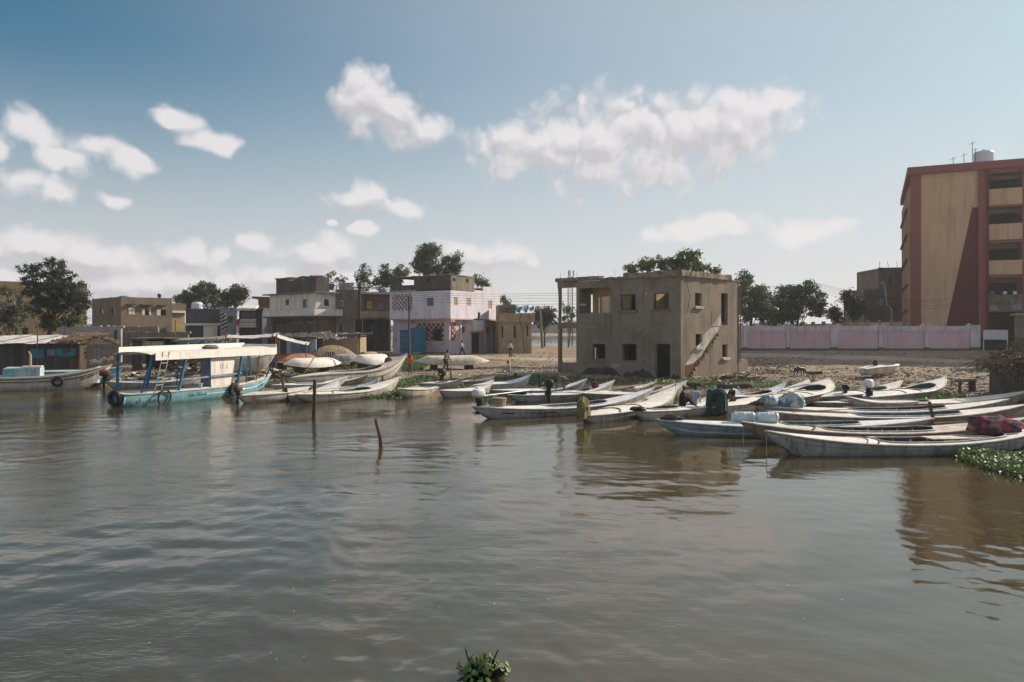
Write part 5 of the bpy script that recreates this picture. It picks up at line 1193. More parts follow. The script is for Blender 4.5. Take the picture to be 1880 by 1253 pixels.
def motor(bt, t, y, zoff, cowl, yaw=0.0, size=1.0, tiller=.9, up=0.0, at_x=None, shaft=.75):
    x, bb, g, _ = bt.prof(t); x = x if at_x is None else at_x
    Mx = Matrix.Translation((x, y, g + zoff)) @ Matrix.Rotation(yaw, 4, 'Z') @ Matrix.Rotation(up, 4, 'Y')
    def tr(b): b.v = [tuple(Mx @ (Vector(v) * size)) for v in b.v]; return b
    c = tr(MB().sbox((-.02, 0, .40), (.25, .15, .16), .55, 14, 9, -.12)).build('outboard_motor', cowl, bt.root, True)
    tr(MB().sbox((-.01, 0, .16), (.15, .10, .16), .6, 12, 8, .35)).build('engine_block', 'black', c, True)
    tr(MB().tube([(-.02, 0, .2), (-.06, 0, -.2), (-.08, 0, -shaft)], [.07, .06, .045], 7).box(-.26, .10, -.012, .012, -shaft - .02, -shaft + .02).blob((-.05, 0, -shaft - .05), (.16, .05, .05), 8, 5, 0, 1)).build('drive_leg', 'black', c)
    tr(MB().box(.02, .16, -.12, .12, -.06, .12)).build('bracket', 'iron', c)
    tr(MB().tube([(.15, 0, .28), (tiller * .6, .02, .33), (tiller, .03, .36)], [.022, .02, .03], 6)).build('tiller', 'steel', c)
    b = MB()
    for k in range(3): a = 2.09 * k; b.box(-.23, -.21, -.03 + .07 * math.cos(a), .03 + .07 * math.cos(a), -shaft - .05 + .07 * math.sin(a) - .03, -shaft - .05 + .07 * math.sin(a) + .03)
    tr(b).build('propeller', 'steel', c)
    return c
def tip(px, py, z): return G(px, py, z)
WB = 'wooden_boat'
# right-hand row, nearest first
def W2(x, D, z): return Vector((x, D, z))
R1 = Boat(WB, 'nearest long grey boat with white waterline stripes and open hatch flap', W2(7.7, 23.2, .74), W2(17.3, 24.1, .80), 1.55, .34, cock=(.36, .80), cp=9, cw=.74, lining='lining_dark', hull='hull_grey', deck='deck', ribs=7, thwarts=2, ra=.13)
R1.stripe(.60, .64, 'white_plastic', .05, .97); R1.stripe(.66, .80, 'black', .05, .97); R1.stripe(.70, .725, 'white_plastic', .07, .5); R1.arc(.30, .03, 'rail'); R1.arc(.335, .03, 'rail_dark')
x_, b_, g_, _ = R1.prof(.63); MB().box(x_ - .95, x_ + 1.25, -.42, .2, g_ + .08, g_ + .11, .01).build('hatch_board', 'deck_tan', R1.root)
R2 = Boat(WB, 'second boat of the near row, brown hull and long arched cockpit', W2(7.7, 25.7, .72), W2(17.8, 26.3, .80), 1.55, .36, cock=(.27, .66), cp=7, cw=.74, lining='lining_dark', hull='hull_brown', deck='deck_tan', ribs=7, ra=.14)
R2.arc(.22, .03, 'rail_dark', r=.03)
R3 = Boat(WB, 'pale blue boat with blue barrels, dark red panel and teal cockpit in near row', W2(5.2, 27.7, .56), W2(15.2, 27.5, .62), 1.55, .36, cock=(.45, .73), cp=10, cw=.74, lining='lining_teal', hull='hull_blue', deck='deck_cool', ribs=6, ra=.13)
R3.stripe(.44, .66, 'redwash', .2, .45); R3.stripe(.34, .38, 'white_plastic', .06, .7); R3.stripe(.7, .74, 'white_plastic', .06, .7)
R4 = Boat(WB, 'white boat with long dark cockpit behind the pale blue boat', W2(9.9, 29.7, .64), W2(20.4, 30.3, .85), 1.55, .42, cock=(.33, .74), cp=10, cw=.74, lining='lining_blue', hull='hull_brown', deck='deck', ribs=6, ra=.12)
R5 = Boat(WB, 'white boat carrying two sacks on its stern, next behind the long dark cockpit', W2(10.1, 31.6, .68), W2(21.0, 32.2, .90), 1.55, .44, cock=(.36, .74), cp=10, cw=.74, lining='lining_dark', hull='hull_grey', deck='deck', ribs=6, ra=.12)
R6 = Boat(WB, 'boat with raised brown bow at the right edge below the thatched hut', W2(13.6, 34.3, .55), W2(23.6, 34.6, 1.08), 1.55, .55, cock=(.12, .52), cp=10, cw=.74, lining='lining_dark', hull='hull_brown', deck='deck', rb=.3)
R7 = Boat('skiff', 'small pale skiff lying across the row of near boats', W2(14.5, 33.2, .95), W2(17.6, 33.0, .72), .7, .66, z0=.0, draft=-.4, cock=None, hull='hull_grey', deck='deck')
R8 = Boat(WB, 'white boat with black outboard and deep blue cockpit, bow high on the right', tip(1592, 729, .66), tip(1735, 692, 1.30), 1.75, .42, z0=.34, draft=.05, cock=(.50, .80), cp=2.6, cw=.72, lining='lining_blue', hull='hull_grey', transom=.25, ra=.1)
R8.arc(.28, .06); R8.arc(.46, .035); motor(R8, .02, 0, .12, 'white_plastic', 0.3, 1.25, .9)
R9 = Boat(WB, 'white boat left of the black outboard with a teal cockpit', tip(1508, 729, .56), tip(1655, 698, 1.15), 1.5, .42, z0=.24, draft=.08, cock=(.5, .76), cp=2.6, cw=.7, lining='lining_teal', hull='hull_grey')
R9.arc(.38, .05); motor(R9, .24, -.2, .02, 'black', 1.2, .8, .5)
R10 = Boat(WB, 'round-bowed white boat beside a wooden stake with a flat top', tip(1418, 735, .48), tip(1521, 695, 1.10), 2.0, .44, z0=.14, draft=.12, cock=(.52, .80), cp=2.4, cw=.7, lining='lining_dark', hull='hull', pw=3.0)
R10.arc(.22, .06); R10.arc(.36, .05)
F1 = Boat(WB, 'long white boat whose motor hangs under a green cloth', tip(1309, 747, .40), tip(1487, 696, 1.02), 1.5, 0.37, cock=(.45, .74), cp=5, cw=.74, lining='lining_dark', hull='hull', ra=.1)
F1.stripe(.55, .6, 'white_plastic', .03, .6); motor(F1, .02, .05, -.02, 'black', .4, 1.0, .8)
F2 = Boat(WB, 'narrow white boat ending in a square bow behind the green cloth', tip(1325, 728, .40), tip(1441, 702, .95), 1.2, 0.36, cock=(.3, .74), cp=6, lining='lining_dark', hull='hull', deck='deck_cool')
F3 = Boat(WB, 'white boat with two people sitting on its deck', tip(1167, 756, .40), tip(1348, 714, .92), 1.75, 0.36, cock=(.12, .36), cp=2.4, cw=.72, lining='lining_blue', hull='hull', ra=.1)
F3.arc(.44, .05)
M2 = Boat(WB, 'white boat with olive-wrapped motor and curved deck battens', tip(1070, 764, .34), tip(1240, 709, .95), 1.7, 0.33, cock=None, hull='hull_grey', ra=.1, deck='deck')
M2.arc(.22, .07, r=.035); M2.arc(.42, .07); c_ = motor(M2, .015, 0, -.05, 'black', .5, .9, 2.2)
xm = M2.prof(.0)[0]; b = MB(); rr_ = random.Random(6); rows = []
for j in range(8):
    v = j / 7; rows.append([(xm + .05 + (.20 + .10 * v + .06 * math.sin(i * 2.3 + j) + .05 * rr_.random()) * math.cos(i * .449) * (1.15 if j else .6), (.18 + .06 * v + .04 * math.sin(i * 1.7)) * math.sin(i * .449) * (1 if j else .6), 1.06 - .78 * v + .06 * math.sin(i * 1.9) * (1 - v) + .08 * v * math.sin(i * 1.3)) for i in range(14)])
for j in range(7):
    for i in range(14): b.quad(rows[j][i], rows[j][(i + 1) % 14], rows[j + 1][(i + 1) % 14], rows[j + 1][i])
b.f.append(tuple(range(len(b.v), len(b.v) + 14))); b.v += rows[0]; b.build('motor_wrap', 'olive_cloth', M2.root, True)
M1 = Boat(WB, 'grey boat with yellow engine and woven basket at its left end', W2(-1.66, 32.3, .56), tip(1200, 712, 1.0), 1.55, 0.34, cock=(.36, .70), cp=7, cw=.74, lining='lining_blue', hull='hull_grey', deck='deck_cool', ribs=6, thwarts=2, ra=.12)
M1.stripe(.55, .58, 'white_plastic', .04, .97); M1.scrawl(.12, .28, 5, 'black', .12, .11, -1, 4); M1.scrawl(.25, .28, 12, 'lining_dark', .09, .07, -1, 14); c_ = motor(M1, .03, 0, .12, 'white_plastic', .25, 1.15, 2.6, shaft=.3)
MB().blob((M1.prof(.03)[0], .0, .97), (.19, .16, .15), 10, 7, .1, 3).build('engine_cover', 'yellow_engine', M1.root, True)
xb = M1.prof(.13)[0]; MB().lathe([(.30, .56), (.34, .80), (.36, .84), (.30, .88)], 12, (xb, .05, 0)).build('woven_basket', 'sacking', M1.root)
M3 = Boat(WB, 'white boat under the bent-over person, below the empty house', tip(1008, 719, .46), tip(1206, 700, .95), 1.4, 0.39, cock=(.55, .8), cp=3, hull='hull_brown', deck='deck', lining='lining_dark', rb=.3)
M4 = Boat(WB, 'dark-hulled boat with tall black outboard near the yellow engine', tip(932, 725, .42), tip(1128, 698, .98), 1.5, 0.35, cock=(.52, .76), cp=3, hull='hull_grey', deck='deck_cool', lining='lining_dark')
motor(M4, .30, -.75, .1, 'black', 1.3, 1.35, .7)
M5 = Boat(WB, 'white boat pushed into the water plants left of the dark outboard', tip(902, 716, .42), tip(1078, 695, .98), 1.4, 0.37, cock=(.5, .8), cp=4, hull='hull_grey', deck='deck_cool', lining='lining_teal')
M7 = Boat(WB, 'white boat with a heap of nets on its deck, beside a short stake', tip(1069, 722, .44), tip(1243, 703, .92), 1.35, 0.39, cock=(.6, .85), cp=3, hull='hull_brown', deck='deck', lining='lining_dark')
M8 = Boat(WB, 'white boat with a bow pointing at the right corner of the empty house', tip(1140, 722, .42), tip(1260, 698, .98), 1.4, 0.39, cock=(.5, .75), cp=3, hull='hull', deck='deck', lining='lining_dark')
L1 = Boat(WB, 'stubby grey boat with a black and red outboard at its far end', tip(812, 704, .42), tip(728, 713, .60), 1.6, 0.36, cock=(.12, .52), cp=5, cw=.8, hull='hull', deck='deck_tan', lining='lining_dark', transom=.5, ra=.06, rb=.2)
L1.stripe(.62, .66, 'white_plastic', .2, .97, 1); motor(L1, .01, 0, .1, 'black', .2, 1.5, .6)
L2 = Boat(WB, 'pale boat in the plants right of the stubby grey boat', tip(807, 717, .46), tip(905, 697, .85), 1.5, 0.37, cock=None, hull='hull_grey', deck='deck')
L2.arc(.55, .08)
L3 = Boat(WB, 'white boat among cut stakes, its bow on the rubbish-strewn shore', tip(866, 708, .55), tip(975, 687, 1.10), 1.3, .42, z0=.2, draft=.08, cock=None, hull='hull', deck='deck_cool')
L5 = Boat(WB, 'long white boat with the plaid-shirted person standing at its bow', tip(543, 724, .50), tip(733, 692, .98), 1.75, 0.39, cock=(.36, .66), cp=5, cw=.74, lining='lining_dark', hull='hull', deck='deck')
L5.stripe(.5, .54, 'hull_brown', .03, .9); L5.arc(.24, .06)
L6 = Boat(WB, 'slim pale blue boat behind the long white boat', tip(590, 713, .42), tip(698, 692, .98), 1.0, 0.39, cock=(.35, .62), cp=3, hull='hull_blue', deck='paleblue', lining='lining_blue')
L7 = Boat(WB, 'short white boat with a square raised bow beside the tall leaning post', tip(530, 726, .42), tip(622, 697, .95), 1.5, 0.39, cock=None, hull='hull', deck='deck')
L8 = Boat(WB, 'small boat with teal bottom and red motor beside the cabin boat', tip(436, 727, .42), tip(568, 710, .62), 1.25, .44, cock=None, hull='hull', deck='deck_tan', camber=.12)
L8.stripe(.62, .95, 'teal_paint', .1, .9); motor(L8, .01, 0, .0, 'engine_red', .2, .95, .5)
N1 = Boat(WB, 'slim pale blue boat lying on the mud between the stakes and the large cream boat', tip(497, 707, .52), tip(640, 690, .90), 1.0, .36, z0=.12, draft=.08, cock=(.3, .7), cp=4, hull='paleblue', deck='deck_cool', lining='lining_blue')
N2 = Boat(WB, 'narrow cream boat tucked under the side of the large cream boat', tip(560, 701, .50), tip(676, 688, .95), .95, .38, z0=.15, draft=.08, cock=None, hull='hull_brown', deck='deck')
N3 = Boat(WB, 'tan boat half hidden by plants left of the cut stakes', tip(846, 701, .58), tip(908, 690, .85), 1.1, .36, z0=.25, draft=.05, cock=None, hull='hull_brown', deck='deck_tan')
N4 = Boat(WB, 'flat white boat nosing out of the plants beside the stubby grey boat', tip(770, 704, .52), tip(850, 694, .90), 1.1, .36, z0=.2, draft=.05, cock=(.4, .7), cp=4, hull='hull_grey', deck='deck', lining='lining_dark')
zl4 = gz(-10.5, 49.5) - .05
L4 = Boat('fishing_boat', 'large cream boat with a very high bow drawn up on the shore', W2(-13.7, 47.2, .84), W2(-7.35, 53.2, 2.15), 2.0, .86, z0=.2, draft=.05, cock=(.30, .76), cp=3.0, cw=.80, lining='lining_blue', hull='hull_white', deck='deck_tan', thwarts=2, rb=.3)
L4.stripe(.06, .12, 'hull_brown', .02, .98); L4.stripe(.30, .36, 'hull_brown', .02, .98)
CB = Boat('fishing_boat', 'cream boat on land behind the blue cabin boat, teal box inside', W2(-23.6, 57.0, 1.25), W2(-18.1, 58.5, 2.08), 2.0, 1.22, z0=.45, draft=.0, cock=(.2, .8), cp=4, cw=.84, lining='lining_teal', hull='hull', deck='deck')
MB().box(-.9, .3, -.6, .5, .6, 1.75, .03).build('engine_box', 'teal_paint', CB.root)
LB = Boat('fishing_boat', 'long off-white boat with pale blue engine cabin and a tyre on its side', W2(-35.4, 46.4, .95), P(206, 669, 50.2), 2.3, .82, draft=.3, cock=(.08, .93), cp=5, cw=.86, lining='paleblue', hull='hull_white', deck='paleblue', thwarts=2, rb=.22, floor=.35)
LB.stripe(.16, .2, 'wood_dark', .02, .98); LB.stripe(.06, .1, 'wood', .02, .98); LB.scrawl(.82, .30, 11, 'redwash', .11, .11, -1, 6)
xx = LB.prof(.52)[0]; ca = MB(); ca.box(xx - 1.25, xx + .75, -.75, .75, .4, 1.42, .03).build('engine_cabin', 'paleblue', LB.root); MB().box(xx - 1.24, xx - .6, -.785, -.76, .75, 1.35).build('cabin_door', 'boat_blue', LB.root)
MB().tube([(xx + .1, 0, 1.43), (xx + .1, 0, 2.2), (xx + .0, 0, 2.45)], [.09, .08, .05], 8).build('exhaust', 'wood_pale', LB.root); MB().box(xx - .3, xx + .75, -.3, .5, 1.44, 1.5, .02).build('hatch_board', 'deck', LB.root)
x_, b_, g_, _ = LB.prof(.70); MB().torus((x_, -b_ - .16, g_ - .38), .26, .095, 22, 8, (0, 1, .1)).build('tyre_fender', 'rubber', LB.root, True)
LB2 = Boat('fishing_boat', 'pale blue boat showing only its bow behind the long off-white boat', W2(-33.5, 51.5, .9), P(228, 673, 52.5), 1.8, .9, z0=.1, draft=.1, cock=None, hull='boat_blue', deck='paleblue')
SB = Boat(WB, 'low boat with dark red outboard behind the blue cabin boat stern', W2(-26.2, 49.0, .50), W2(-21.2, 51.8, .62), 1.4, 0.36, cock=(.3, .7), cp=4, hull='hull_grey', deck='paleblue', lining='lining_dark'); motor(SB, .01, 0, .02, 'engine_red', .2, 1.25, .9)

# the big blue cabin boat
def cabin_boat():
    pA = P(212, 724, 37.6); pB = P(497, 686, 48.4)
    bt = Boat('cabin_boat', 'turquoise cabin boat with white canopy roof on slanting blue posts', pA, pB, 2.7, .62, draft=.35, cock=(.04, .93), cp=6, cw=.86, lining='paleblue', hull='boat_blue', deck='deck', group=None, transom=.45, ra=.12, rb=.26, floor=.25, thwarts=0)
    rt = bt.root; L = bt.L
    bt.stripe(.02, .06, 'white_plastic', .02, .99); bt.stripe(.20, .235, 'white_plastic', .4, .985); bt.stripe(.8, .93, 'terracotta', .05, .9); bt.scrawl(.05, .36, 11, 'hull_blue', .13, .16, -1, 3); bt.scrawl(.30, .24, 10, 'teal_paint', .10, .09, -1, 9); bt.scrawl(.80, .3, 5, 'teal_paint', .14, .14, -1, 12)
    z1 = 2.56; x0, x1 = -L * .42, L * .415; hb = 1.22
    b = MB(); n = 14; o = 0                                       # canopy: shallow barrel roof
    for i in range(n + 1):
        x = x0 + (x1 - x0) * i / n; zz = z1 + .10 * (i / n) ** 2
        for k in range(9):
            u = k / 4 - 1; b.v.append((x, u * hb, zz + .10 * (1 - u * u)))
        for k in range(8, -1, -1):
            u = k / 4 - 1; b.v.append((x, u * hb, zz + .04 + .10 * (1 - u * u)))
    for i in range(n):
        for k in range(18): b.f.append((i * 18 + k, i * 18 + (k + 1) % 18, (i + 1) * 18 + (k + 1) % 18, (i + 1) * 18 + k))
    b.f.append(tuple(range(18))[::-1]); b.f.append(tuple(n * 18 + k for k in range(18))); roof = b.build('canopy', 'deck', rt)
    for sd, lo_, hi_ in ((-1, -.30, .07), (1, -.06, .34)):
        b = MB(); q = [(x0 + .35, lo_), (x1, lo_ + .04), (x1, hi_ + .10), (x0 + .35, hi_ + .01)]; b.add([(x, sd * (hb + .003), z1 + z_) for x, z_ in q] + [(x, sd * (hb + .045), z1 + z_) for x, z_ in q], [(0, 1, 2, 3), (7, 6, 5, 4), (0, 4, 5, 1), (1, 5, 6, 2), (2, 6, 7, 3), (3, 7, 4, 0)]); b.build('canopy_board', 'deck', roof)
    MB().box(x1 - .03, x1 + .02, -hb + .01, hb - .01, z1 + .1, z1 + .36).build('canopy_board', 'deck', roof)
    MB().blob((L * .03, -.2, z1 + .26), (.55, .35, .13), 12, 7, .25, 5).build('net_heap', 'cl_greyshirt', roof, True)
    for sd in (-1, 1):
        for (t, lean) in ((.07, .35), (.25, .55), (.62, .5), (.90, .45)):
            x, bb, g, _ = bt.prof(t); b = MB(); b.bar((x, sd * bb * .93, g - .02), (x + lean, sd * hb * .96, z1 + .02 + .06 * t), .13, .09); b.build('canopy_post', 'post_blue', rt)
        for t in (.44, .70, .79):
            x, bb, g, _ = bt.prof(t); b = MB(); b.tube([(x, sd * bb * .9, g), (x + .05, sd * hb * .93, z1 + .05)], .03, 6); b.build('pole', 'wood' if t > .75 else 'teal_paint', rt)
        x, bb, g, _ = bt.prof(.28); x2, b2, g2, _ = bt.prof(.64); b = MB(); b.bar((x, sd * bb * .9, 1.18), (x2 + .2, sd * b2 * .9, 1.30), .03, .09); b.build('side_rail', 'greyblue', rt)
    # wheelhouse box
    xw0, xw1 = bt.prof(.46)[0], bt.prof(.62)[0]
    MB().box(xw0, xw1, -1.0, -.3, .25, z1 + .0).build('wheelhouse', 'cream', rt); MB().box(xw0 - .04, xw0 - .003, -.99, -.31, .3, z1 - .01).build('wheelhouse_side', 'greyblue', rt)
    b = MB(); zc = 1.75; xc = (xw0 + xw1) / 2 - .1; b.torus((xc, -1.006, zc), .11, .012, 16, 4, (0, 1, 0)); b.bar((xc + .42, -1.006, zc - .16), (xc + .42, -1.006, zc + .06), .012, .02); b.bar((xc + .46, -1.006, zc + .13), (xc + .50, -1.006, zc + .17), .012, .03); b.build('painted_marks', 'black', rt)
    # stern ladder
    x, bb, g, _ = bt.prof(.13); ld = MB()
    for dx in (0, .42): ld.tube([(x + dx - .1, -bb - .02, g - .02), (x + dx + .22, -hb - .07, z1 + .12)], .024, 6)
    ld.build('ladder_rail', 'rail', rt)
    for k in range(1, 6): u = k / 5.6; MB().tube([(x - .1 + .32 * u, -bb - .02 - (hb + .05 - bb) * u, g + (z1 + .14 - g) * u), (x + .32 + .32 * u, -bb - .02 - (hb + .05 - bb) * u, g + (z1 + .14 - g) * u)], .02, 6).build('ladder_rung', 'rail', rt)
    # tyres hung as fenders
    for (t, r_, w) in ((.165, .40, .045), (.575, .29, .11)):
        x, bb, g, _ = bt.prof(t); MB().torus((x, -bb - .1, g - r_ * .72), r_, w, 26, 8, (0, 1, .12)).build('tyre_fender', 'rubber', rt, True)
    x, bb, g, _ = bt.prof(0); MB().torus((x - .14, -.1, g - .2), .30, .11, 22, 8, (1, 0, .1)).build('tyre_fender', 'rubber', rt, True)
    x, bb, g, _ = bt.prof(.985); MB().torus((x - .05, 0, g + .04), .14, .05, 14, 6, (0, 1, 0)).build('bow_ring', 'deck', rt, True)
    x, bb, g, _ = bt.prof(.38); MB().lathe([(.10, g + .02), (.11, g + .22), (.14, g + .24), (.14, g + .28)], 10, (x, -bb * .86, 0)).build('bollard', 'paleblue', rt)
    for t, m_ in ((.3, 'cl_greyshorts'), (.72, 'wood'), (.86, 'sacking')):
        x, bb, g, _ = bt.prof(t); MB().box(x - .35, x + .35, -bb * .5, bb * .4, .3, .3 + g * .75, .04).build('bench' if t < .8 else 'rope_coil', m_, rt)
cabin_boat()

# weathering shared by the moored boats: waterline growth and a seam along the planking
for b_ in (R1, R2, R3, R4, R5, R8, R9, R10, F1, F2, F3, M1, M2, M3, M4, M5, M7, M8, L1, L2, L3, L5, L6, L7, SB, LB):
    for sd_ in ((-1,) if b_ is not L1 else (1,)):
        b_.stripe(.80, .99, 'algae', .10, .86, sd_, .006, 'waterline_stain'); b_.stripe(.225, .24, 'rail_dark', .03, .97, sd_, .007, 'plank_seam')
# boats turned over on the shore
UG = 'upturned boats on the shore'
def upturned(label, A, B, beam, mid, lift, hull, roll=0.0, **k):
    A, B = Vector(A), Vector(B); c = (A + B) / 2; z = gz(c.x, c.y); fl = lift + mid
    b = Boat('upturned_boat', label, (A.x, A.y, z + mid * .55), (B.x, B.y, z + mid * .62), beam, mid, z0=z, draft=.12, cock=None, hull=hull, rail='rail', group=UG, flip=fl, roll=roll, **k)
    for t in (.25, .72):
        x, bb, g, _ = b.prof(t); MB().box(x - .15, x + .15, -bb * .8, bb * .8, -.15, lift + .05, .03).build('trestle', 'wood_dark', b.root)
    return b
upturned('white upturned boat propped over dark shade behind the large cream boat', P(521, 668, 56), P(626, 660, 60), 1.7, .62, .55, 'deck')
upturned('terracotta upturned boat between the cream boat and the white hull', P(492, 660, 62), P(585, 655, 66), 1.6, .7, .55, 'terracotta')
upturned('pale upturned boat beside the dark passage of the brick house', P(648, 662, 60), P(718, 653, 63), 1.7, .75, .5, 'deck')
upturned('grey upturned dinghy leaning in front of the ribbed wooden hull', P(606, 655, 64), P(664, 655, 65), 1.4, .55, .5, 'hull_grey')
upturned('large dusty white upturned boat in front of the lilac house', P(762, 668, 61.5), P(898, 669, 63.5), 2.2, .66, .38, 'deck_tan', pw=3.4)
upturned('tan upturned skiff poking out by the dark passage', P(660, 645, 74), P(694, 641, 76), 1.3, .5, .3, 'hull_wood')
# ribbed wooden hull under repair, lying on its side
def hulk():
    A, B = P(563, 650, 68), P(656, 648, 70); c = (A + B) / 2; z = gz(c.x, c.y)
    b = Boat('boat_hulk', 'yellow wooden hull lying on its side with a dark hatch and bare ribs', (A.x, A.y, z + .8), (B.x, B.y, z + .9), 2.6, .75, z0=z + .35, draft=.35, cock=None, hull='hull_wood', deck='hull_wood', rail='wood_dark', group=None, roll=R(58), camber=.25)
    x, bb, g, _ = b.prof(.46); w = MB().box(x - .55, x + .25, -.2, .42, g + .22, g + .30).build('hatch', 'black', b.root)
    for k in range(4): MB().box(x - .5 + k * .2, x - .44 + k * .2, -.2, .42, g + .301, g + .33).build('hatch_bar', 'hull_wood', w)
    for k in range(15):
        t = .12 + .76 * k / 14; x, bb, g, _ = b.prof(t); MB().tube([(x, u * bb * .95, g + .012 + .25 * (1 - u * u) * min(1, bb / 1.04)) for u in (-1, -.6, -.2, .2, .6, 1)], .025, 5).build('rib', 'wood_pale', b.root)
hulk()
# little boat standing on the dry ground
zz = gz(24.6, 51)
SM = Boat('dinghy', 'small cream boat standing alone on the dry ground before the pink wall', P(1584, 678, 50), P(1650, 668.5, 52.2), 1.25, .60, z0=zz + .12, draft=.0, cock=(.42, .86), cp=3, cw=.72, lining='lining_blue', hull='deck_tan', deck='deck', group=None, transom=.5, ra=.1)
MB().blob((SM.prof(.3)[0], -.1, .80), (.17, .17, .24), 10, 7, .1, 4).build('buoy', 'redwash', SM.root, True)
# ------------------------------------------------------------------ vegetation
def leaf_mesh(name, pos, size, nrm, tint, m, parent=None, aspect=1.6, loc=None, hexa=False):
    """many small leaf-shaped faces; pos (n,3), nrm (n,3) facing, tint (n)"""
    n = len(pos); rng = np.random.default_rng(n)
    nrm = nrm / np.maximum(np.linalg.norm(nrm, axis=1, keepdims=True), 1e-6)
    a = np.cross(nrm, rng.normal(size=(n, 3))); a /= np.maximum(np.linalg.norm(a, axis=1, keepdims=True), 1e-6); b = np.cross(nrm, a)
    s = size[:, None] if hasattr(size, '__len__') else size
    if hexa:
        ang = np.linspace(0, 2 * np.pi, 6, endpoint=False); k = 6
        v = np.stack([pos + (a * math.cos(t) * aspect + b * math.sin(t)) * s * .5 + nrm * s * .10 * (math.cos(t * 2)) for t in ang], 1).reshape(-1, 3)
    else:
        k = 4; v = np.stack([pos - a * s * aspect * .5, pos - b * s * .32 + nrm * s * .08, pos + a * s * aspect * .5, pos + b * s * .32 + nrm * s * .08], 1).reshape(-1, 3)
    me = bpy.data.meshes.new(name); me.vertices.add(len(v)); me.vertices.foreach_set('co', v.astype(np.float32).ravel())
    q = np.arange(n * k, dtype=np.int32); me.loops.add(n * k); me.loops.foreach_set('vertex_index', q)
    me.polygons.add(n); me.polygons.foreach_set('loop_start', np.arange(0, n * k, k, dtype=np.int32)); me.polygons.foreach_set('loop_total', np.full(n, k, np.int32))
    me.update(calc_edges=True)
    at = me.attributes.new('tint', 'FLOAT', 'FACE'); at.data.foreach_set('value', np.clip(tint, 0, .999).astype(np.float32))
    return link(name, me, m, parent, False, loc)

def tree(name, label, px, D, base_py, lobes, m='leaf_mid', bark='bark', seed=1, leaf=.24, dens=1.0, trunk_r=.2, group='trees behind the houses', clump=.55, per=34, stems=1, cat='tree'):
    """lobes: (column, row, half width, half height) of the parts of the crown as seen in the photograph, at depth D"""
    rng = np.random.default_rng(seed); rr = random.Random(seed); sc = D / F
    base = P(px, base_py, D); base.z = min(base.z, gz(base.x, D)) if base_py < 620 else base.z; base.z = gz(base.x, D) - .1 if base_py is None else base.z
    t = thing(name, label, cat, base, 0, group)
    cl = []
    for (lx, ly, rx, ry) in lobes:
        c = np.array(P(lx, ly, D) - base); ax, az_ = rx * sc, ry * sc; ay = (ax + az_) / 2
        nC = max(6, int(dens * 4.6 * (ax * ay * az_) ** (1 / 1.5) / clump ** 2))
        for _ in range(nC):
            d = rng.normal(size=3); d /= np.linalg.norm(d); r_ = rng.random() ** .42
            cl.append((c + d * np.array([ax, ay, az_]) * r_, d, clump * rng.uniform(.6, 1.25)))
    pos, nr, ti = [], [], []
    for (c, d, cr) in cl:
        k = int(per * rng.uniform(.6, 1.3)); o = rng.normal(size=(k, 3)) * cr * np.array([.55, .55, .42]); pos.append(c + o)
        nr.append(d * .5 + np.array([0, 0, .7]) + rng.normal(size=(k, 3)) * .75); base_t = rng.uniform(.1, .75); ti.append(np.clip(base_t + rng.normal(size=k) * .16, 0, 1))
    pos = np.concatenate(pos); nr = np.concatenate(nr); ti = np.concatenate(ti)
    leaf_mesh('crown', pos, leaf * rng.uniform(.7, 1.5, len(pos)), nr, ti, m, t, 1.7)
    # trunk and limbs reach into the clumps
    b = MB(); cc = np.mean([c for c, _, _ in cl], 0); top = max(c[2] for c, _, _ in cl)
    for s_ in range(stems):
        off = Vector((rr.uniform(-.4, .4) * (stems > 1), rr.uniform(-.3, .3) * (stems > 1), 0)); end = Vector((cc[0] + rr.uniform(-.4, .4) * stems, cc[1], cc[2] + (top - cc[2]) * .45))
        tr = [off.lerp(end, u) + Vector((math.sin(u * 3 + s_) * .18, math.cos(u * 4) * .12, 0)) for u in np.linspace(0, 1, 8)]
        b.tube(tr, [trunk_r * (1 - .78 * u) for u in np.linspace(0, 1, 8)], 8)
        for c, d, cr in rr.sample(cl, min(len(cl), 16)):
            j = rr.randrange(2, 7); p0 = tr[j]; p1 = Vector(c); mid = p0.lerp(p1, .5) + Vector((rr.uniform(-.3, .3), rr.uniform(-.3, .3), rr.uniform(0, .5)))
            b.tube([p0, mid, p1], [trunk_r * .32, trunk_r * .2, trunk_r * .07], 5)
    b.build('trunk', bark, t, True)
    return t
# left
tree('casuarina_tree', 'tall dark casuarina with ragged crown before the yellow building', 88, 70, 622, [(95, 505, 42, 30), (70, 530, 30, 26), (118, 525, 40, 26), (85, 560, 42, 30), (130, 560, 30, 26), (50, 495, 16, 12), (150, 545, 16, 18), (95, 595, 24, 16), (138, 590, 20, 12), (105, 485, 20, 12), (42, 520, 14, 10), (160, 560, 8, 10)], 'leaf_dark', 'bark', 11, .105, .46, .26, None, .30, 70)
tree('bare_tree', 'half-bare pale-branched tree at the left edge', 16, 66, 628, [(12, 560, 26, 28), (30, 585, 22, 24), (0, 590, 22, 24), (44, 570, 16, 20), (10, 535, 18, 12)], 'leaf_dark', 'bark_pale', 12, .12, .35, .16, None, .32, 40, 3)
tree('ficus_tree', 'broad leafy tree behind the slate-grey house', 372, 118, 600, [(372, 545, 34, 24), (345, 552, 22, 18), (395, 550, 18, 20), (376, 530, 16, 14)], 'leaf_mid', 'bark', 13, .26, 1.1)
tree('ficus_tree', 'round dark tree right of the broad leafy tree', 430, 120, 600, [(430, 545, 22, 20), (444, 540, 12, 12), (418, 552, 12, 14)], 'leaf_dark', 'bark', 14, .26, 1.2)
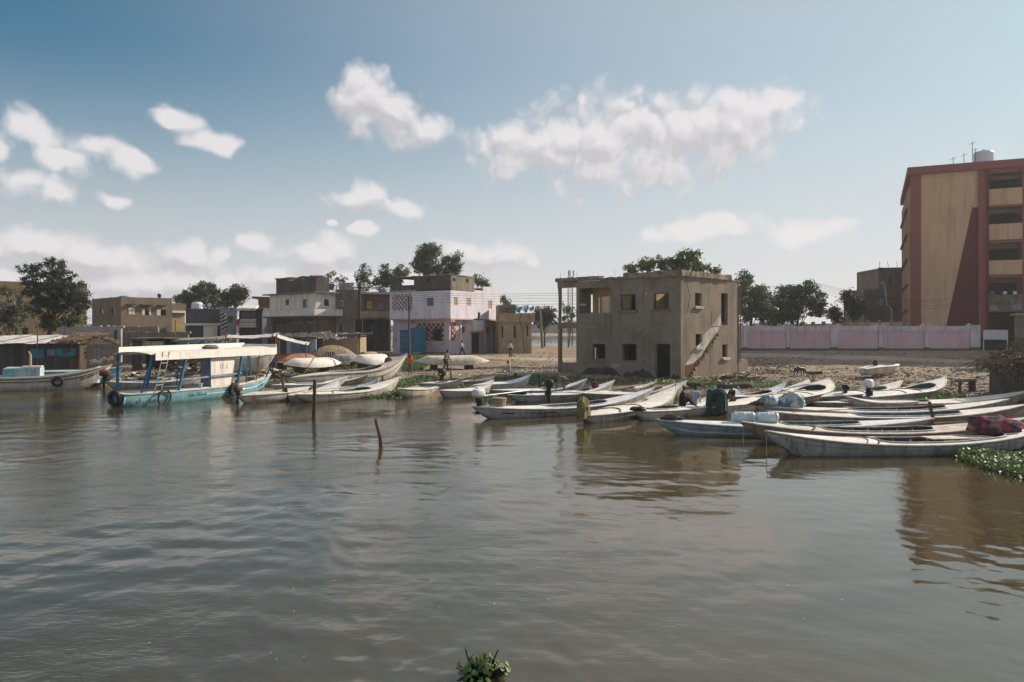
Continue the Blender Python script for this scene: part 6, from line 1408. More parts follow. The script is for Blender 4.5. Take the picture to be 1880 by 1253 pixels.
tree('gum_tree', 'thin sparse tree rising behind the washing on the roof', 609, 112, 600, [(608, 506, 8, 9), (625, 515, 13, 10), (600, 522, 9, 8)], 'leaf_mid', 'bark', 15, .20, .5, .10, 'trees behind the houses', .4, 22)
tree('gum_tree', 'narrow upright tree behind the power pole', 672, 114, 600, [(668, 500, 12, 16), (672, 520, 16, 16), (660, 515, 8, 14)], 'leaf_mid', 'bark', 16, .20, .75, .14, 'trees behind the houses', .45, 26)
tree('gum_tree', 'bushy tree left of the rooftop storey of the lilac house', 722, 114, 600, [(708, 500, 12, 16), (735, 500, 18, 14), (720, 515, 22, 14), (700, 520, 14, 16)], 'leaf_mid', 'bark', 17, .22, .95, .15, 'trees behind the houses', .45, 28)
tree('eucalyptus_tree', 'tallest tree with open crown above the lilac house', 790, 112, 600, [(782, 468, 20, 20), (796, 462, 15, 15), (790, 492, 32, 16), (770, 490, 16, 14), (774, 474, 11, 18)], 'leaf_mid', 'bark', 18, .22, 1.05, .22, 'trees behind the houses', .48, 30)
tree('eucalyptus_tree', 'second open-crowned tree right of the tallest one', 828, 113, 600, [(820, 478, 13, 14), (835, 488, 14, 16), (826, 498, 20, 10), (838, 472, 8, 10)], 'leaf_mid', 'bark', 19, .22, .9, .2, 'trees behind the houses', .45, 28)
tree('young_tree', 'small pointed light green tree behind the lilac parapet', 880, 113, 600, [(876, 512, 6, 10), (884, 520, 12, 10), (892, 524, 8, 6)], 'leaf_light', 'bark', 20, .22, 1.1, .12)
tree('young_tree', 'little dark shrub between lilac house and tan house', 922, 118, 600, [(922, 550, 9, 7), (930, 556, 12, 6)], 'leaf_mid', 'bark', 21, .22, .8, .1)
tree('lake_tree', 'rounded dark tree by the lake beside the tan house', 1000, 122, 612, [(1000, 576, 20, 14), (988, 580, 14, 16), (1012, 586, 10, 12), (995, 594, 14, 10)], 'leaf_dark', 'bark', 22, .26, 1.0, .18)
tree('lake_tree', 'sparse tree seen through the open corner of the empty house', 1043, 116, 612, [(1038, 566, 8, 12), (1050, 572, 10, 14), (1036, 588, 8, 12), (1052, 596, 9, 8)], 'leaf_mid', 'bark', 23, .22, .55, .1, 'trees behind the houses', .4, 20)
# behind and beside the empty house
tree('acacia_tree', 'spreading acacia showing above the roof of the empty house', 1240, 74, 640, [(1262, 476, 34, 14), (1245, 490, 40, 14), (1205, 480, 26, 9), (1185, 492, 30, 8), (1162, 495, 20, 9), (1290, 492, 22, 10), (1310, 498, 12, 6), (1268, 466, 18, 7)], 'leaf_light', 'bark', 24, .18, .82, .24, None, .36, 30)
tree('eucalyptus_tree', 'tall dark eucalyptus at the right shoulder of the empty house', 1372, 100, 612, [(1365, 515, 18, 18), (1375, 540, 26, 20), (1365, 570, 28, 22), (1395, 545, 18, 24), (1400, 575, 22, 20)], 'leaf_mid', 'bark', 25, .24, .95, .22, 'trees behind the pink wall', .5)
tree('eucalyptus_tree', 'broad eucalyptus with light green top in the middle of the yard', 1462, 104, 612, [(1450, 545, 28, 22), (1475, 535, 28, 18), (1462, 565, 40, 24), (1498, 550, 20, 18), (1440, 580, 26, 16), (1508, 570, 14, 16)], 'leaf_mid', 'bark', 26, .24, .9, .22, 'trees behind the pink wall', .5)
tree('eucalyptus_tree', 'dark filler tree between the two yard eucalyptus trees', 1418, 109, 612, [(1420, 560, 18, 20), (1425, 580, 22, 18)], 'leaf_dark', 'bark', 27, .24, 1.0, .2, 'trees behind the pink wall', .5)
tree('garden_tree', 'low tan-green bush next to the dark round tree in the yard', 1530, 108, 612, [(1530, 575, 12, 18), (1540, 585, 10, 10)], 'leaf_dry', 'bark', 28, .24, 1.0, .14, 'trees behind the pink wall', .45)
tree('garden_tree', 'dark round tree beside the grey-brown block', 1566, 108, 612, [(1564, 555, 20, 18), (1570, 572, 18, 14), (1556, 540, 10, 8)], 'leaf_dark', 'bark', 29, .24, 1.1, .18, 'trees behind the pink wall', .5)

# water hyacinth and weeds: nobody could count the leaves
def patch(label, poly, dens, size, m='leaf_hyacinth', seed=1, height=.22, name='water_hyacinth', hexa=False, zmin=0.0):
    rng = np.random.default_rng(seed); xs = [p[0] for p in poly]; ys = [p[1] for p in poly]
    W = [GP(x, y, zmin) for x, y in poly]; P2 = [(w.x, w.y) for w in W]
    x0, x1 = min(p[0] for p in P2), max(p[0] for p in P2); y0, y1 = min(p[1] for p in P2), max(p[1] for p in P2)
    n = int((x1 - x0) * (y1 - y0) * dens); X = rng.uniform(x0, x1, n); Y = rng.uniform(y0, y1, n); ins = np.zeros(n, bool)
    j = len(P2) - 1
    for i in range(len(P2)):
        xi, yi = P2[i]; xj, yj = P2[j]; c = ((yi > Y) != (yj > Y)) & (X < (xj - xi) * (Y - yi) / ((yj - yi) or 1e-9) + xi); ins ^= c; j = i
    cell = np.array([mnoise.noise(Vector((x * .9, y * .9, seed))) for x, y in zip(X, Y)])
    ins &= cell > -.28
    X, Y, cell = X[ins], Y[ins], cell[ins]; n = len(X)
    Z = np.maximum(ground_np(X, Y), 0.0) + rng.random(n) ** 1.3 * height * (.7 + .8 * np.clip(cell + .2, 0, 1))
    nr = np.stack([rng.normal(size=n) * .6, rng.normal(size=n) * .6, np.full(n, .85)], -1)
    o = leaf_mesh(name, np.stack([X, Y, Z], -1), size * rng.uniform(.55, 1.35, n), nr, np.clip(rng.beta(1.5, 2.2, n) + cell * .3, 0, 1), m, None, 1.15, None, hexa)
    return tag(o, label, kind='stuff')
patch('water hyacinth between the long white boat and the stubby grey boat', [(655, 733), (690, 715), (740, 700), (800, 692), (815, 700), (760, 722), (735, 734)], 130, .13, seed=1)
patch('dark hyacinth strip behind the large cream boat', [(540, 692), (570, 680), (700, 664), (735, 664), (660, 678), (580, 694)], 120, .13, 'leaf_mid', seed=2)
patch('hyacinth mat from the stubby boat to the stakes', [(815, 702), (880, 696), (1000, 693), (1060, 697), (1010, 708), (900, 712), (900, 730), (930, 742), (880, 740), (860, 725), (820, 716)], 130, .13, seed=3)
patch('low weeds at the foot of the empty house', [(1010, 693), (1120, 698), (1260, 697), (1330, 700), (1480, 708), (1470, 716), (1330, 716), (1200, 706), (1020, 702)], 110, .12, seed=4)
patch('bright hyacinth patch below the high white bow', [(1632, 745), (1660, 733), (1710, 722), (1780, 728), (1790, 738), (1720, 747), (1650, 750)], 160, .13, seed=5)
patch('near hyacinth raft at the right edge', [(1752, 836), (1780, 829), (1830, 826), (1990, 830), (1990, 905), (1890, 884), (1810, 862), (1762, 846)], 520, .09, seed=6, height=.19, hexa=True)
patch('weeds around the bow of the blue cabin boat', [(485, 712), (515, 694), (560, 690), (560, 712), (520, 722)], 120, .12, 'leaf_mid', seed=7)
patch('green grass beside the child in orange', [(735, 682), (745, 660), (790, 655), (830, 655), (795, 668), (770, 685)], 130, .14, 'leaf_grass', seed=8, name='grass', height=.3)
patch('weeds below the round-bowed boat', [(1515, 722), (1530, 708), (1585, 716), (1560, 728)], 120, .12, seed=9)

def loose_plant():
    """clump of hyacinth drifting in the foreground"""
    c = G(886, 1240, 0); t = thing('floating_plant', 'clump of water hyacinth drifting at the bottom of the view', 'plant', (c.x, c.y, 0)); rng = np.random.default_rng(5); rr = random.Random(5); st = MB(); pos = []; nr = []
    for k in range(110):
        a = rr.uniform(0, 6.28); r_ = .30 * rr.random() ** .6; h = rr.uniform(.05, .22) * (1.15 - r_ * 2); p = Vector((r_ * math.cos(a), r_ * math.sin(a) * .8, h)); pos.append(p); nr.append(Vector((math.cos(a) * .8 + rr.uniform(-.5, .5), math.sin(a) * .8 - .2, .7)))
        st.tube([(p.x * .3, p.y * .3, -.03), (p.x * .75, p.y * .75, h * .5), p], [.011, .013, .006], 5)
    leaf_mesh('leaf_cluster', np.array([tuple(p) for p in pos]), np.array([rr.uniform(.035, .07) for _ in pos]), np.array([tuple(v) for v in nr]), rng.beta(2.2, 1.3, len(pos)), 'leaf_hyacinth', t, 1.15, None, True)['kind'] = 'stuff'
    st.build('stalk_cluster', 'leaf_mid', t)['kind'] = 'stuff'
    for (dx, dz, lx) in ((-.19, .28, .08), (.17, .27, -.12)): MB().tube([(dx + lx, 0, 0), (dx, .02, dz)], [.010, .008], 6).build('stem', 'leaf_dark', t)
loose_plant()
# ------------------------------------------------------------------ people and animal, grown from posed skeletons
def skin_mesh(name, pts, edges, rad, m, parent, roots=(0,), sub=1):
    me = bpy.data.meshes.new(name); me.from_pydata([tuple(p) for p in pts], edges, []); me.update()
    o = link(name, me, m, parent); mo = o.modifiers.new('skin', 'SKIN'); mo.use_smooth_shade = True
    if not me.skin_vertices: return o
    for i, d in enumerate(me.skin_vertices[0].data): d.radius = (rad[i], rad[i]); d.use_root = i in roots
    s = o.modifiers.new('smooth', 'SUBSURF'); s.levels = sub; s.render_levels = sub
    return o
STAND = dict(pelvis=(0, 0, .95), spine=(0, 0, 1.14), chest=(0, .01, 1.36), neck=(0, 0, 1.5), head=(0, -.02, 1.61), crown=(0, -.01, 1.70),
             shL=(.17, 0, 1.41), elL=(.24, .02, 1.14), wrL=(.25, -.05, .90), hdL=(.25, -.07, .82), shR=(-.17, 0, 1.41), elR=(-.24, .02, 1.14), wrR=(-.25, -.05, .90), hdR=(-.25, -.07, .82),
             hpL=(.09, 0, .90), knL=(.10, -.03, .50), anL=(.10, .02, .09), toL=(.11, -.14, .04), hpR=(-.09, 0, .90), knR=(-.10, -.03, .50), anR=(-.10, .02, .09), toR=(-.11, -.14, .04))
SIT = dict(STAND, pelvis=(0, 0, .14), spine=(0, .02, .34), chest=(0, -.03, .56), neck=(0, -.07, .70), head=(0, -.11, .80), crown=(0, -.11, .89), shL=(.17, -.04, .61), elL=(.25, -.12, .38), wrL=(.16, -.33, .36), hdL=(.12, -.40, .36),
           shR=(-.17, -.04, .61), elR=(-.25, -.12, .38), wrR=(-.16, -.33, .36), hdR=(-.12, -.40, .36), hpL=(.10, -.02, .13), knL=(.16, -.36, .44), anL=(.13, -.50, .09), toL=(.14, -.64, .05), hpR=(-.10, -.02, .13), knR=(-.16, -.36, .44), anR=(-.13, -.50, .09), toR=(-.14, -.64, .05))
RAD = dict(pelvis=.125, spine=.115, chest=.135, neck=.05, head=.088, crown=.055, sh=.068, el=.044, wr=.03, hd=.036, hp=.088, kn=.058, an=.04, to=.034)
def person(label, pos, rz, pose, shirt, pants, h=1.72, hair='hair', group='people on the shore', sleeves=True, shorts=False, cap=None, robe=False):
    t = thing('person', label, 'person', pos, rz, group); k = h / 1.72
    J = {n: Vector(p) * k for n, p in pose.items()}; r = lambda n: RAD.get(n, RAD.get(n[:2])) * k
    E = [('pelvis', 'spine'), ('spine', 'chest'), ('chest', 'neck'), ('neck', 'head'), ('head', 'crown')]
    for s in 'LR': E += [('chest', 'sh' + s), ('sh' + s, 'el' + s), ('el' + s, 'wr' + s), ('wr' + s, 'hd' + s), ('pelvis', 'hp' + s), ('hp' + s, 'kn' + s), ('kn' + s, 'an' + s), ('an' + s, 'to' + s)]
    names = list(J); ix = {n: i for i, n in enumerate(names)}; pts = [J[n] for n in names]; rad = [r(n) * (.9 if n not in ('head', 'crown', 'hdL', 'hdR', 'wrL', 'wrR', 'neck') else 1) for n in names]; ed = [(ix[a], ix[b]) for a, b in E]; roots = [0]
    # nose
    hd = J['head']; f = (J['head'] - J['neck']).normalized(); fw = Vector((0, -1, 0)); i0 = len(pts); pts += [hd + fw * .07 * k, hd + fw * .105 * k - f * .012 * k]; rad += [.02 * k, .012 * k]; ed.append((i0, i0 + 1)); roots.append(i0)
    for s, sg in (('L', 1), ('R', -1)):                           # five fingers to each hand
        a = J['hd' + s]; d = (a - J['wr' + s]).normalized(); sd = d.cross(Vector((0, 1, .3))).normalized()
        for q, (off, ln) in enumerate(((-.028, .075), (-.010, .088), (.010, .082), (.026, .064), (.040, .045))):
            th = q == 4; p0 = a + sd * off * k * (.8 if not th else .7) - (d * .02 * k if th else Vector()); p1 = p0 + (d * (1 if not th else .6) + (sd * .7 if th else Vector())) * ln * .55 * k; p2 = p1 + (d * .8 + fw * .5) * ln * .5 * k
            i0 = len(pts); pts += [p0, p1, p2]; rad += [.0095 * k, .009 * k, .007 * k]; ed += [(i0, i0 + 1), (i0 + 1, i0 + 2)]; roots.append(i0)
    skin_mesh('body', pts, ed, rad, 'skin', t, set(roots), 1)
    def cloth(nm, ns, es, g, m):
        iy = {n: i for i, n in enumerate(ns)}; skin_mesh(nm, [J[n] for n in ns], [(iy[a], iy[b]) for a, b in es], [r(n) + g * k for n in ns], m, t, {0}, 1)
    ns = ['chest', 'spine', 'pelvis', 'shL', 'shR', 'elL', 'elR']; es = [('chest', 'spine'), ('spine', 'pelvis'), ('chest', 'shL'), ('chest', 'shR'), ('shL', 'elL'), ('shR', 'elR')]
    if sleeves and not shorts: ns += ['wrL', 'wrR']; es += [('elL', 'wrL'), ('elR', 'wrR')]
    cloth('shirt', ns, es, .022, shirt)
    ns = ['pelvis', 'hpL', 'hpR', 'knL', 'knR']; es = [('pelvis', 'hpL'), ('pelvis', 'hpR'), ('hpL', 'knL'), ('hpR', 'knR')]
    if not shorts: ns += ['anL', 'anR']; es += [('knL', 'anL'), ('knR', 'anR')]
    cloth('trousers', ns, es, .024, pants)
    c = J['head'].lerp(J['crown'], .55) + Vector((0, .018, 0)) * k; MB().blob(c, (.088 * k, .10 * k, .085 * k), 10, 7, .05, 3).build('hair', hair, t, True)
    for sg in (-1, 1): MB().blob(J['head'] + Vector((sg * .032, -.082, .02)) * k, (.011 * k, .008 * k, .008 * k), 6, 4, 0, 1).build('eye', 'black', t)
    if cap: MB().lathe([(.10 * k, 0), (.105 * k, .03 * k), (.08 * k, .085 * k), (.03 * k, .10 * k)], 12, tuple(J['head'].lerp(J['crown'], .45))).box(-.07 * k + J['head'].x, .07 * k + J['head'].x, J['head'].y - .19 * k, J['head'].y - .08 * k, J['head'].z + .045 * k, J['head'].z + .055 * k).build('cap', cap, t, True)
    return t
def on(px, D, z=None):
    x = (px - CX) * D / F; return Vector((x, D, gz(x, D) if z is None else z))
WALK = dict(STAND, knL=(.10, -.22, .53), anL=(.10, -.33, .12), toL=(.10, -.49, .08), knR=(-.10, .10, .50), anR=(-.10, .38, .16), toR=(-.10, .26, .05), elL=(.23, .10, 1.15), wrL=(.24, .16, .92), hdL=(.24, .16, .84), elR=(-.23, -.12, 1.16), wrR=(-.22, -.32, 1.02), hdR=(-.22, -.39, .98))
REACH = dict(STAND, elR=(-.28, -.10, 1.17), wrR=(-.36, -.24, .98), hdR=(-.39, -.30, .92), knL=(.13, -.02, .50), anL=(.16, .02, .09), toL=(.2, -.12, .04), anR=(-.15, .02, .09), toR=(-.19, -.12, .04))
person('person in plaid shirt and jeans with back turned beside the long white boat', on(713, 52.6), R(172), REACH, 'cl_plaid', 'cl_jeans', 1.70)
CARRY = dict(STAND, elL=(.30, -.10, 1.25), wrL=(.22, -.12, 1.48), hdL=(.18, -.12, 1.55), elR=(-.26, -.08, 1.16), wrR=(-.22, -.26, 1.2), hdR=(-.2, -.32, 1.22))
person('child in bright orange shirt walking up the rubbish-strewn bank', on(753, 55), R(178), CARRY, 'cl_orange', 'cl_greyshorts', 1.48, sleeves=False, shorts=True)
STROLL = dict(STAND, chest=(0, -.10, 1.33), neck=(0, -.15, 1.46), head=(0, -.20, 1.56), crown=(0, -.20, 1.65), shL=(.17, -.10, 1.38), shR=(-.17, -.10, 1.38), elL=(.25, -.12, 1.12), wrL=(.26, -.26, .92), hdL=(.26, -.32, .86), elR=(-.24, -.08, 1.11), wrR=(-.24, -.2, .9), hdR=(-.24, -.24, .83), knL=(.1, -.14, .5), anL=(.1, -.1, .1), toL=(.1, -.26, .05), anR=(-.1, .22, .12), toR=(-.1, .09, .04))
person('person in grey shirt and dark trousers stepping past the upturned boat', on(818, 60), R(62), STROLL, 'cl_greyshirt', 'cl_trousers', 1.72)
person('person in white shirt striding across the sand before the lilac house', on(848, 83), R(84), WALK, 'cl_whiteshirt', 'cl_trousers', 1.76)
person('person in pale shirt walking before the tan house', on(937, 80), R(-70), dict(WALK, knL=(.1, -.12, .5), anL=(.1, -.12, .1), toL=(.1, -.28, .05), anR=(-.1, .2, .12), toR=(-.1, .07, .04)), 'cl_whiteshirt', 'cl_brown', 1.80)
person('person in beige robe sitting on the sand near the stakes', on(935, 60.2), R(-96), SIT, 'cl_beige', 'cl_beige', 1.72)
ZD = lambda b, t: b.root.location.z + b.prof(t)[2] + .06
def on_boat(b, t, y=0.0, dz=0.0):
    x, bb, g, _ = b.prof(t); a = b.root.rotation_euler.z; return Vector((b.root.location.x + x * math.cos(a) - y * math.sin(a), b.root.location.y + x * math.sin(a) + y * math.cos(a), b.root.location.z + g + dz))
BENT = dict(STAND, pelvis=(0, .10, .52), spine=(0, -.02, .68), chest=(0, -.22, .74), neck=(0, -.36, .66), head=(0, -.44, .58), crown=(0, -.50, .52), shL=(.17, -.26, .72), shR=(-.17, -.26, .72), elL=(.2, -.38, .45), elR=(-.2, -.38, .45), wrL=(.16, -.44, .2), wrR=(-.16, -.44, .2), hdL=(.15, -.46, .12), hdR=(-.15, -.46, .12),
            hpL=(.1, .10, .50), hpR=(-.1, .10, .50), knL=(.14, -.12, .28), knR=(-.14, -.12, .28), anL=(.13, .06, .08), anR=(-.13, .06, .08), toL=(.14, -.1, .04), toR=(-.14, -.1, .04))
person('person in olive clothes bent double over a white boat deck', on_boat(M3, .14, 0, .07), R(-86), BENT, 'cl_olive', 'cl_olive', 1.75, group='people in the boats')
person('child in maroon shirt sitting low in a boat beside a stake', on_boat(M3, .42, .25, .02), R(140), SIT, 'cl_maroon', 'cl_maroon', 1.3, group='people in the boats')
person('person in navy jacket and pale cap sitting upright on the deck', on_boat(F3, .40, -.15, .06), R(75), dict(SIT, knL=(.16, -.34, .30), knR=(-.16, -.34, .30)), 'cl_navy', 'cl_navy', 1.72, group='people in the boats', cap='cl_cap')
person('person in grey striped shirt hunched forward on the deck', on_boat(F3, .53, -.1, .06), R(150), dict(SIT, chest=(0, -.16, .50), neck=(0, -.28, .58), head=(0, -.36, .64), crown=(0, -.42, .71), shL=(.17, -.18, .54), shR=(-.17, -.18, .54)), 'cl_stripe', 'cl_stripe', 1.7, group='people in the boats')
person('child in dark shirt sitting beside the green cloth', on_boat(F1, .22, .3, .05), R(-60), SIT, 'cl_navy', 'cl_brown', 1.35, group='people in the boats')

def goat():
    p = on(1467, 54); t = thing('goat', 'black goat grazing on the litter before the pink wall', 'goat', p, R(118))
    pts = [(0, -.32, .50), (0, -.05, .52), (0, .25, .53), (0, .38, .50), (0, -.50, .52), (0, -.62, .36), (0, -.72, .20), (0, -.80, .12), (0, .46, .42)]
    ed = [(0, 1), (1, 2), (2, 3), (0, 4), (4, 5), (5, 6), (6, 7), (3, 8)]; rad = [.14, .17, .16, .11, .09, .065, .055, .03, .02]
    for sx in (-1, 1):
        i = len(pts); pts += [(sx * .10, -.33, .40), (sx * .11, -.34, .24), (sx * .11, -.33, .03)]; ed += [(0, i), (i, i + 1), (i + 1, i + 2)]; rad += [.065, .035, .028]
        i = len(pts); pts += [(sx * .10, .28, .38), (sx * .11, .22, .30), (sx * .11, .36, .18), (sx * .11, .33, .03)]; ed += [(2, i), (i, i + 1), (i + 1, i + 2), (i + 2, i + 3)]; rad += [.08, .05, .032, .026]
    skin_mesh('body', pts, ed, rad, 'black', t, {1}, 1)
    for sx in (-1, 1):
        MB().blob((sx * .09, -.66, .27), (.06, .03, .03), 7, 5, 0, 1).build('ear', 'black', t); MB().tube([(sx * .03, -.64, .30), (sx * .05, -.58, .42), (sx * .07, -.5, .46)], [.014, .011, .005], 5).build('horn', 'wood_dark', t)
goat()
# ------------------------------------------------------------------ shacks on the left bank
def shed_row():
    D = 57.0; a = P(-60, 640, D); e = P(146, 640, D); z = gz(a.x, D); t = thing('plank_shed', 'long dark plank shed with tin and thatch roof on the left bank', 'shed', (a.x, D, z - .1), 0); L = e.x - a.x
    zt = H - (631 - HY) * D / F - z + .1; rr = random.Random(1); n = 34
    for k in range(n):
        w = L / n; b = MB(); d = rr.uniform(-.03, .03); b.box(k * w + .012, (k + 1) * w - .012, d, d + .06, 0, zt + rr.uniform(-.06, .06)); b.build('plank', rr.choice(['slate', 'slate', 'wood_dark', 'darkcement', 'wood_dark']), t)
    MB().box(0, L, 4, 4.1, 0, zt + .2).build('back_wall', 'wood_dark', t); MB().box(L - .1, L, .1, 4, 0, zt).build('side_wall', 'wood_dark', t)
    for k in range(9):                                            # corrugated tin sheets
        x0 = k * .78; b = MB(); m = 12
        for i in range(m + 1):
            x = x0 + .82 * i / m; c = .03 * math.cos(i * math.pi); b.v += [(x, -.55 + rr.uniform(-.02, .02), zt - .02 + c + .03 * (k % 3)), (x, 4.2, zt + .55 + c + .03 * (k % 3))]
        for i in range(m): b.f.append((2 * i, 2 * i + 2, 2 * i + 3, 2 * i + 1))
        b.build('tin_sheet', 'tin', t)
    b = MB()
    for k in range(240):
        x = rr.uniform(6.2, L + .2); y = rr.uniform(-.6, 3.2); b.bar((x, y, zt + .08 + .13 * y + rr.uniform(0, .2)), (x + rr.uniform(-.5, .5), y + rr.uniform(.4, 1.2), zt + .2 + .15 * y + rr.uniform(0, .25)), rr.uniform(.03, .1), .03)
    b.box(6.2, L + .1, -.4, 4, zt - .02, zt + .1); b.build('thatch', 'thatch', t)
    for x, m_, w, h_ in ((L - 3.6, 'teal_paint', 1.0, .7), (L - 1.7, 'teal_paint', 1.4, .5), (L - 2.4, 'greyblue', .6, .5), (L - 1.5, 'slate', .9, .7)): MB().box(x, x + w, -.07, -.035, zt - .4 - h_, zt - .4 + rr.uniform(-.1, .1), .02).build('panel', m_, t)
    MB().box(L - 8.0, L - 7.7, -.12, .0, 0, zt).build('post', 'wood', t)
shed_row()
def brick_hut():
    D = 58.0; a = P(146, 650, D); e = P(212, 650, D); z = gz(a.x, D); t = thing('brick_hut', 'small gabled hut of pale bricks with a ragged thatch roof', 'hut', (a.x, D - .3, z - .1), R(30)); L = (-(CX - 212) / F * (D - .3) - a.x) / (math.cos(R(30)) + (CX - 212) / F * math.sin(R(30)))
    ze = H - (633 - HY) * D / F - z + .1; zp = H - (621 - HY) * D / F - z + .1; w0, w1, wz0, wz1 = L * .45, L * .58, ze - 1.05, ze - .3
    b = MB(); b.box(0, w0, 0, .2, 0, ze); b.box(w1, L, 0, .2, 0, ze); b.box(w0, w1, 0, .2, 0, wz0); b.box(w0, w1, 0, .2, wz1, ze); b.build('wall', 'brick_tan', t)
    b = MB(); v = [(0, 0, ze + .002), (L, 0, ze + .002), (L * .52, 0, zp)]; b.add(v + [(x, .2, z_) for x, y, z_ in v], [(0, 1, 2), (5, 4, 3), (0, 2, 5, 3), (1, 4, 5, 2)]); b.build('gable', 'brick_white', t)
    MB().box(0, .2, .201, 4.5, 0, ze).build('wall', 'brick_tan', t); MB().box(L - .2, L, .201, 4.5, 0, ze).build('wall', 'brick_tan', t); MB().box(.2, L - .2, 4.3, 4.5, 0, ze).build('wall', 'brick_tan', t)
    w = MB().box(w0 + .01, w1 - .01, .06, .1, wz0 + .01, wz1 - .01).build('window', 'paleblue', t); MB().box(w0 + .06, w1 - .06, .05, .059, wz0 + .06, wz1 - .06).build('pane', 'greyblue', w)
    rr = random.Random(2); b = MB()
    for s, x0 in ((-1, 0), (1, L)):
        for k in range(120):
            u = rr.random(); y = rr.uniform(-.35, 4.5); x = x0 + (L * .52 - x0) * u; zz_ = ze + (zp - ze) * u + .08; b.bar((x, y, zz_ + rr.uniform(0, .12)), (x - s * -.1 + rr.uniform(-.5, .5), y + rr.uniform(-.5, .6), zz_ + rr.uniform(-.1, .2)), rr.uniform(.03, .12), .04)
    b.build('thatch', 'thatch', t)
    b = MB()
    for k in range(26): x = rr.uniform(L * .3, L); b.box(x, x + rr.uniform(.1, .3), -.05, .0, .9 + (x / L) * .4 + rr.uniform(-.15, .15), 1.0 + (x / L) * .4 + rr.uniform(-.05, .2), .02)
    b.build('whitewash_patch', 'whitewash', t)['kind'] = 'stuff'
brick_hut()
def bank_wall(label, px0, px1, y0, y1, D, m, name='yard_wall', hole=None, jit=.06):
    h = House(name, label, 'wall', px0, D, 0); W = h.hit('R', px1, y0)[0]; zt = h.hit('R', px0, y0)[1]
    hs = [h.rect('R', *hole)] if hole else []
    h.wall('R', 0, W, 0, zt, hs, .3, m, topjit=jit, step=14)
    if hs: h.window('R', hs[0], 'wood_dark', 'teal_paint', .15, .06, bars=0)
    b = MB(); rr = random.Random(px0)
    for k in range(16): x = rr.uniform(0, W); b.box(x, x + rr.uniform(.1, .35), .02, .28, zt - .12, zt + rr.uniform(.0, .07), .03)
    b.build('loose_coping', m, h.root)['kind'] = 'stuff'
    return h
bank_wall('grey-lilac peeling wall behind the brick hut', 108, 222, 599, 660, 76, 'peeling', hole=(209, 607, 216, 623))
bank_wall('sunlit tan broken wall in front of the mud house', 222, 290, 600, 640, 82, 'brick_tan')
bank_wall('stained grey wall with a sunlit end below the tan wall', 225, 345, 610, 650, 74, 'cement')
bank_wall('low tan wall running behind the awnings', 330, 420, 622, 650, 76, 'tanwall')
def netshed():
    D = 63.0; a = P(244, 650, D); z = gz(a.x, D); t = thing('net_shed', 'dark open lean-to with sheets and a green door left of the cabin boat roof', 'shed', (a.x, D, z)); L = P(300, 650, D).x - a.x
    zt = H - (623 - HY) * D / F - z
    for x, y in ((0, 0), (L, 0), (0, 2.4), (L, 2.4)): MB().tube([(x, y, -.1), (x, y, zt)], .06, 6).build('post', 'wood_dark', t)
    MB().box(-.1, L + .1, 2.45, 2.5, 0, zt).build('back_wall', 'wood_dark', t); MB().box(0, .8, -.06, -.01, 0, zt - .1).build('door', 'slate', t)
    MB().box(-.3, L + .3, -.4, 2.6, zt, zt + .1, .06).build('roof', 'thatch', t); MB().box(1.1, L - .1, -.1, -.05, zt - .75, zt - .2, .12).build('sheet', 'tin', t); MB().box(1.6, L - .5, -.14, -.1, zt - 1.2, zt - .7, .08).build('sheet', 'greyblue', t)
netshed()
def tarp(name, label, corners, m, sag=.3, poles=True, n=12, thick=.03):
    """cloth roof stretched over poles: corners are (column, row, depth)"""
    c = [P(*q) for q in corners]; o = Vector((c[0].x, c[0].y, gz(c[0].x, c[0].y))); t = thing(name, label, 'awning', o); b = MB(); rr = random.Random(int(c[0].x * 10)); rows = []
    for j in range(n + 1):
        rows.append([])
        for i in range(n + 1):
            u, v = i / n, j / n; p = c[0].lerp(c[1], u).lerp(c[3].lerp(c[2], u), v) - o; p.z -= sag * 4 * u * (1 - u) * .5 + sag * math.sin(v * 3.14) * .5 - rr.uniform(-.03, .03); rows[-1].append(p)
    for j in range(n):
        for i in range(n): q = [rows[j][i], rows[j][i + 1], rows[j + 1][i + 1], rows[j + 1][i]]; b.quad(*q[::-1]); b.quad(*[x - Vector((0, 0, thick)) for x in q])
    b.build('cloth', m, t, True)
    if poles:
        for k, q in enumerate(c): MB().tube([(q.x - o.x, q.y - o.y, gz(q.x, q.y) - o.z - .2), (q.x - o.x, q.y - o.y, q.z - o.z + .12)], .045, 6).build('pole', 'wood', t)
    return t
tarp('awning', 'white cloth awning with a tan underside above the boat yard', [(418, 615, 66), (512, 611, 66), (508, 617, 62), (415, 620, 62)], 'tarp_white', .25)
tarp('awning', 'white cloth flap sloping down to the right of the white awning', [(505, 612, 66), (569, 629, 66), (562, 633, 62.5), (500, 616, 62.5)], 'tarp_white', .2)
tarp('awning', 'blue-edged long net awning over the left boat yard', [(305, 620, 70), (420, 616, 70), (420, 622, 65), (300, 626, 65)], 'tanwall', .2)
tarp('awning', 'blue sheet hung under the edge of the net awning', [(312, 623, 64.5), (400, 621, 64.5), (400, 625, 64.3), (312, 627, 64.3)], 'tarp_blue', .15, False)
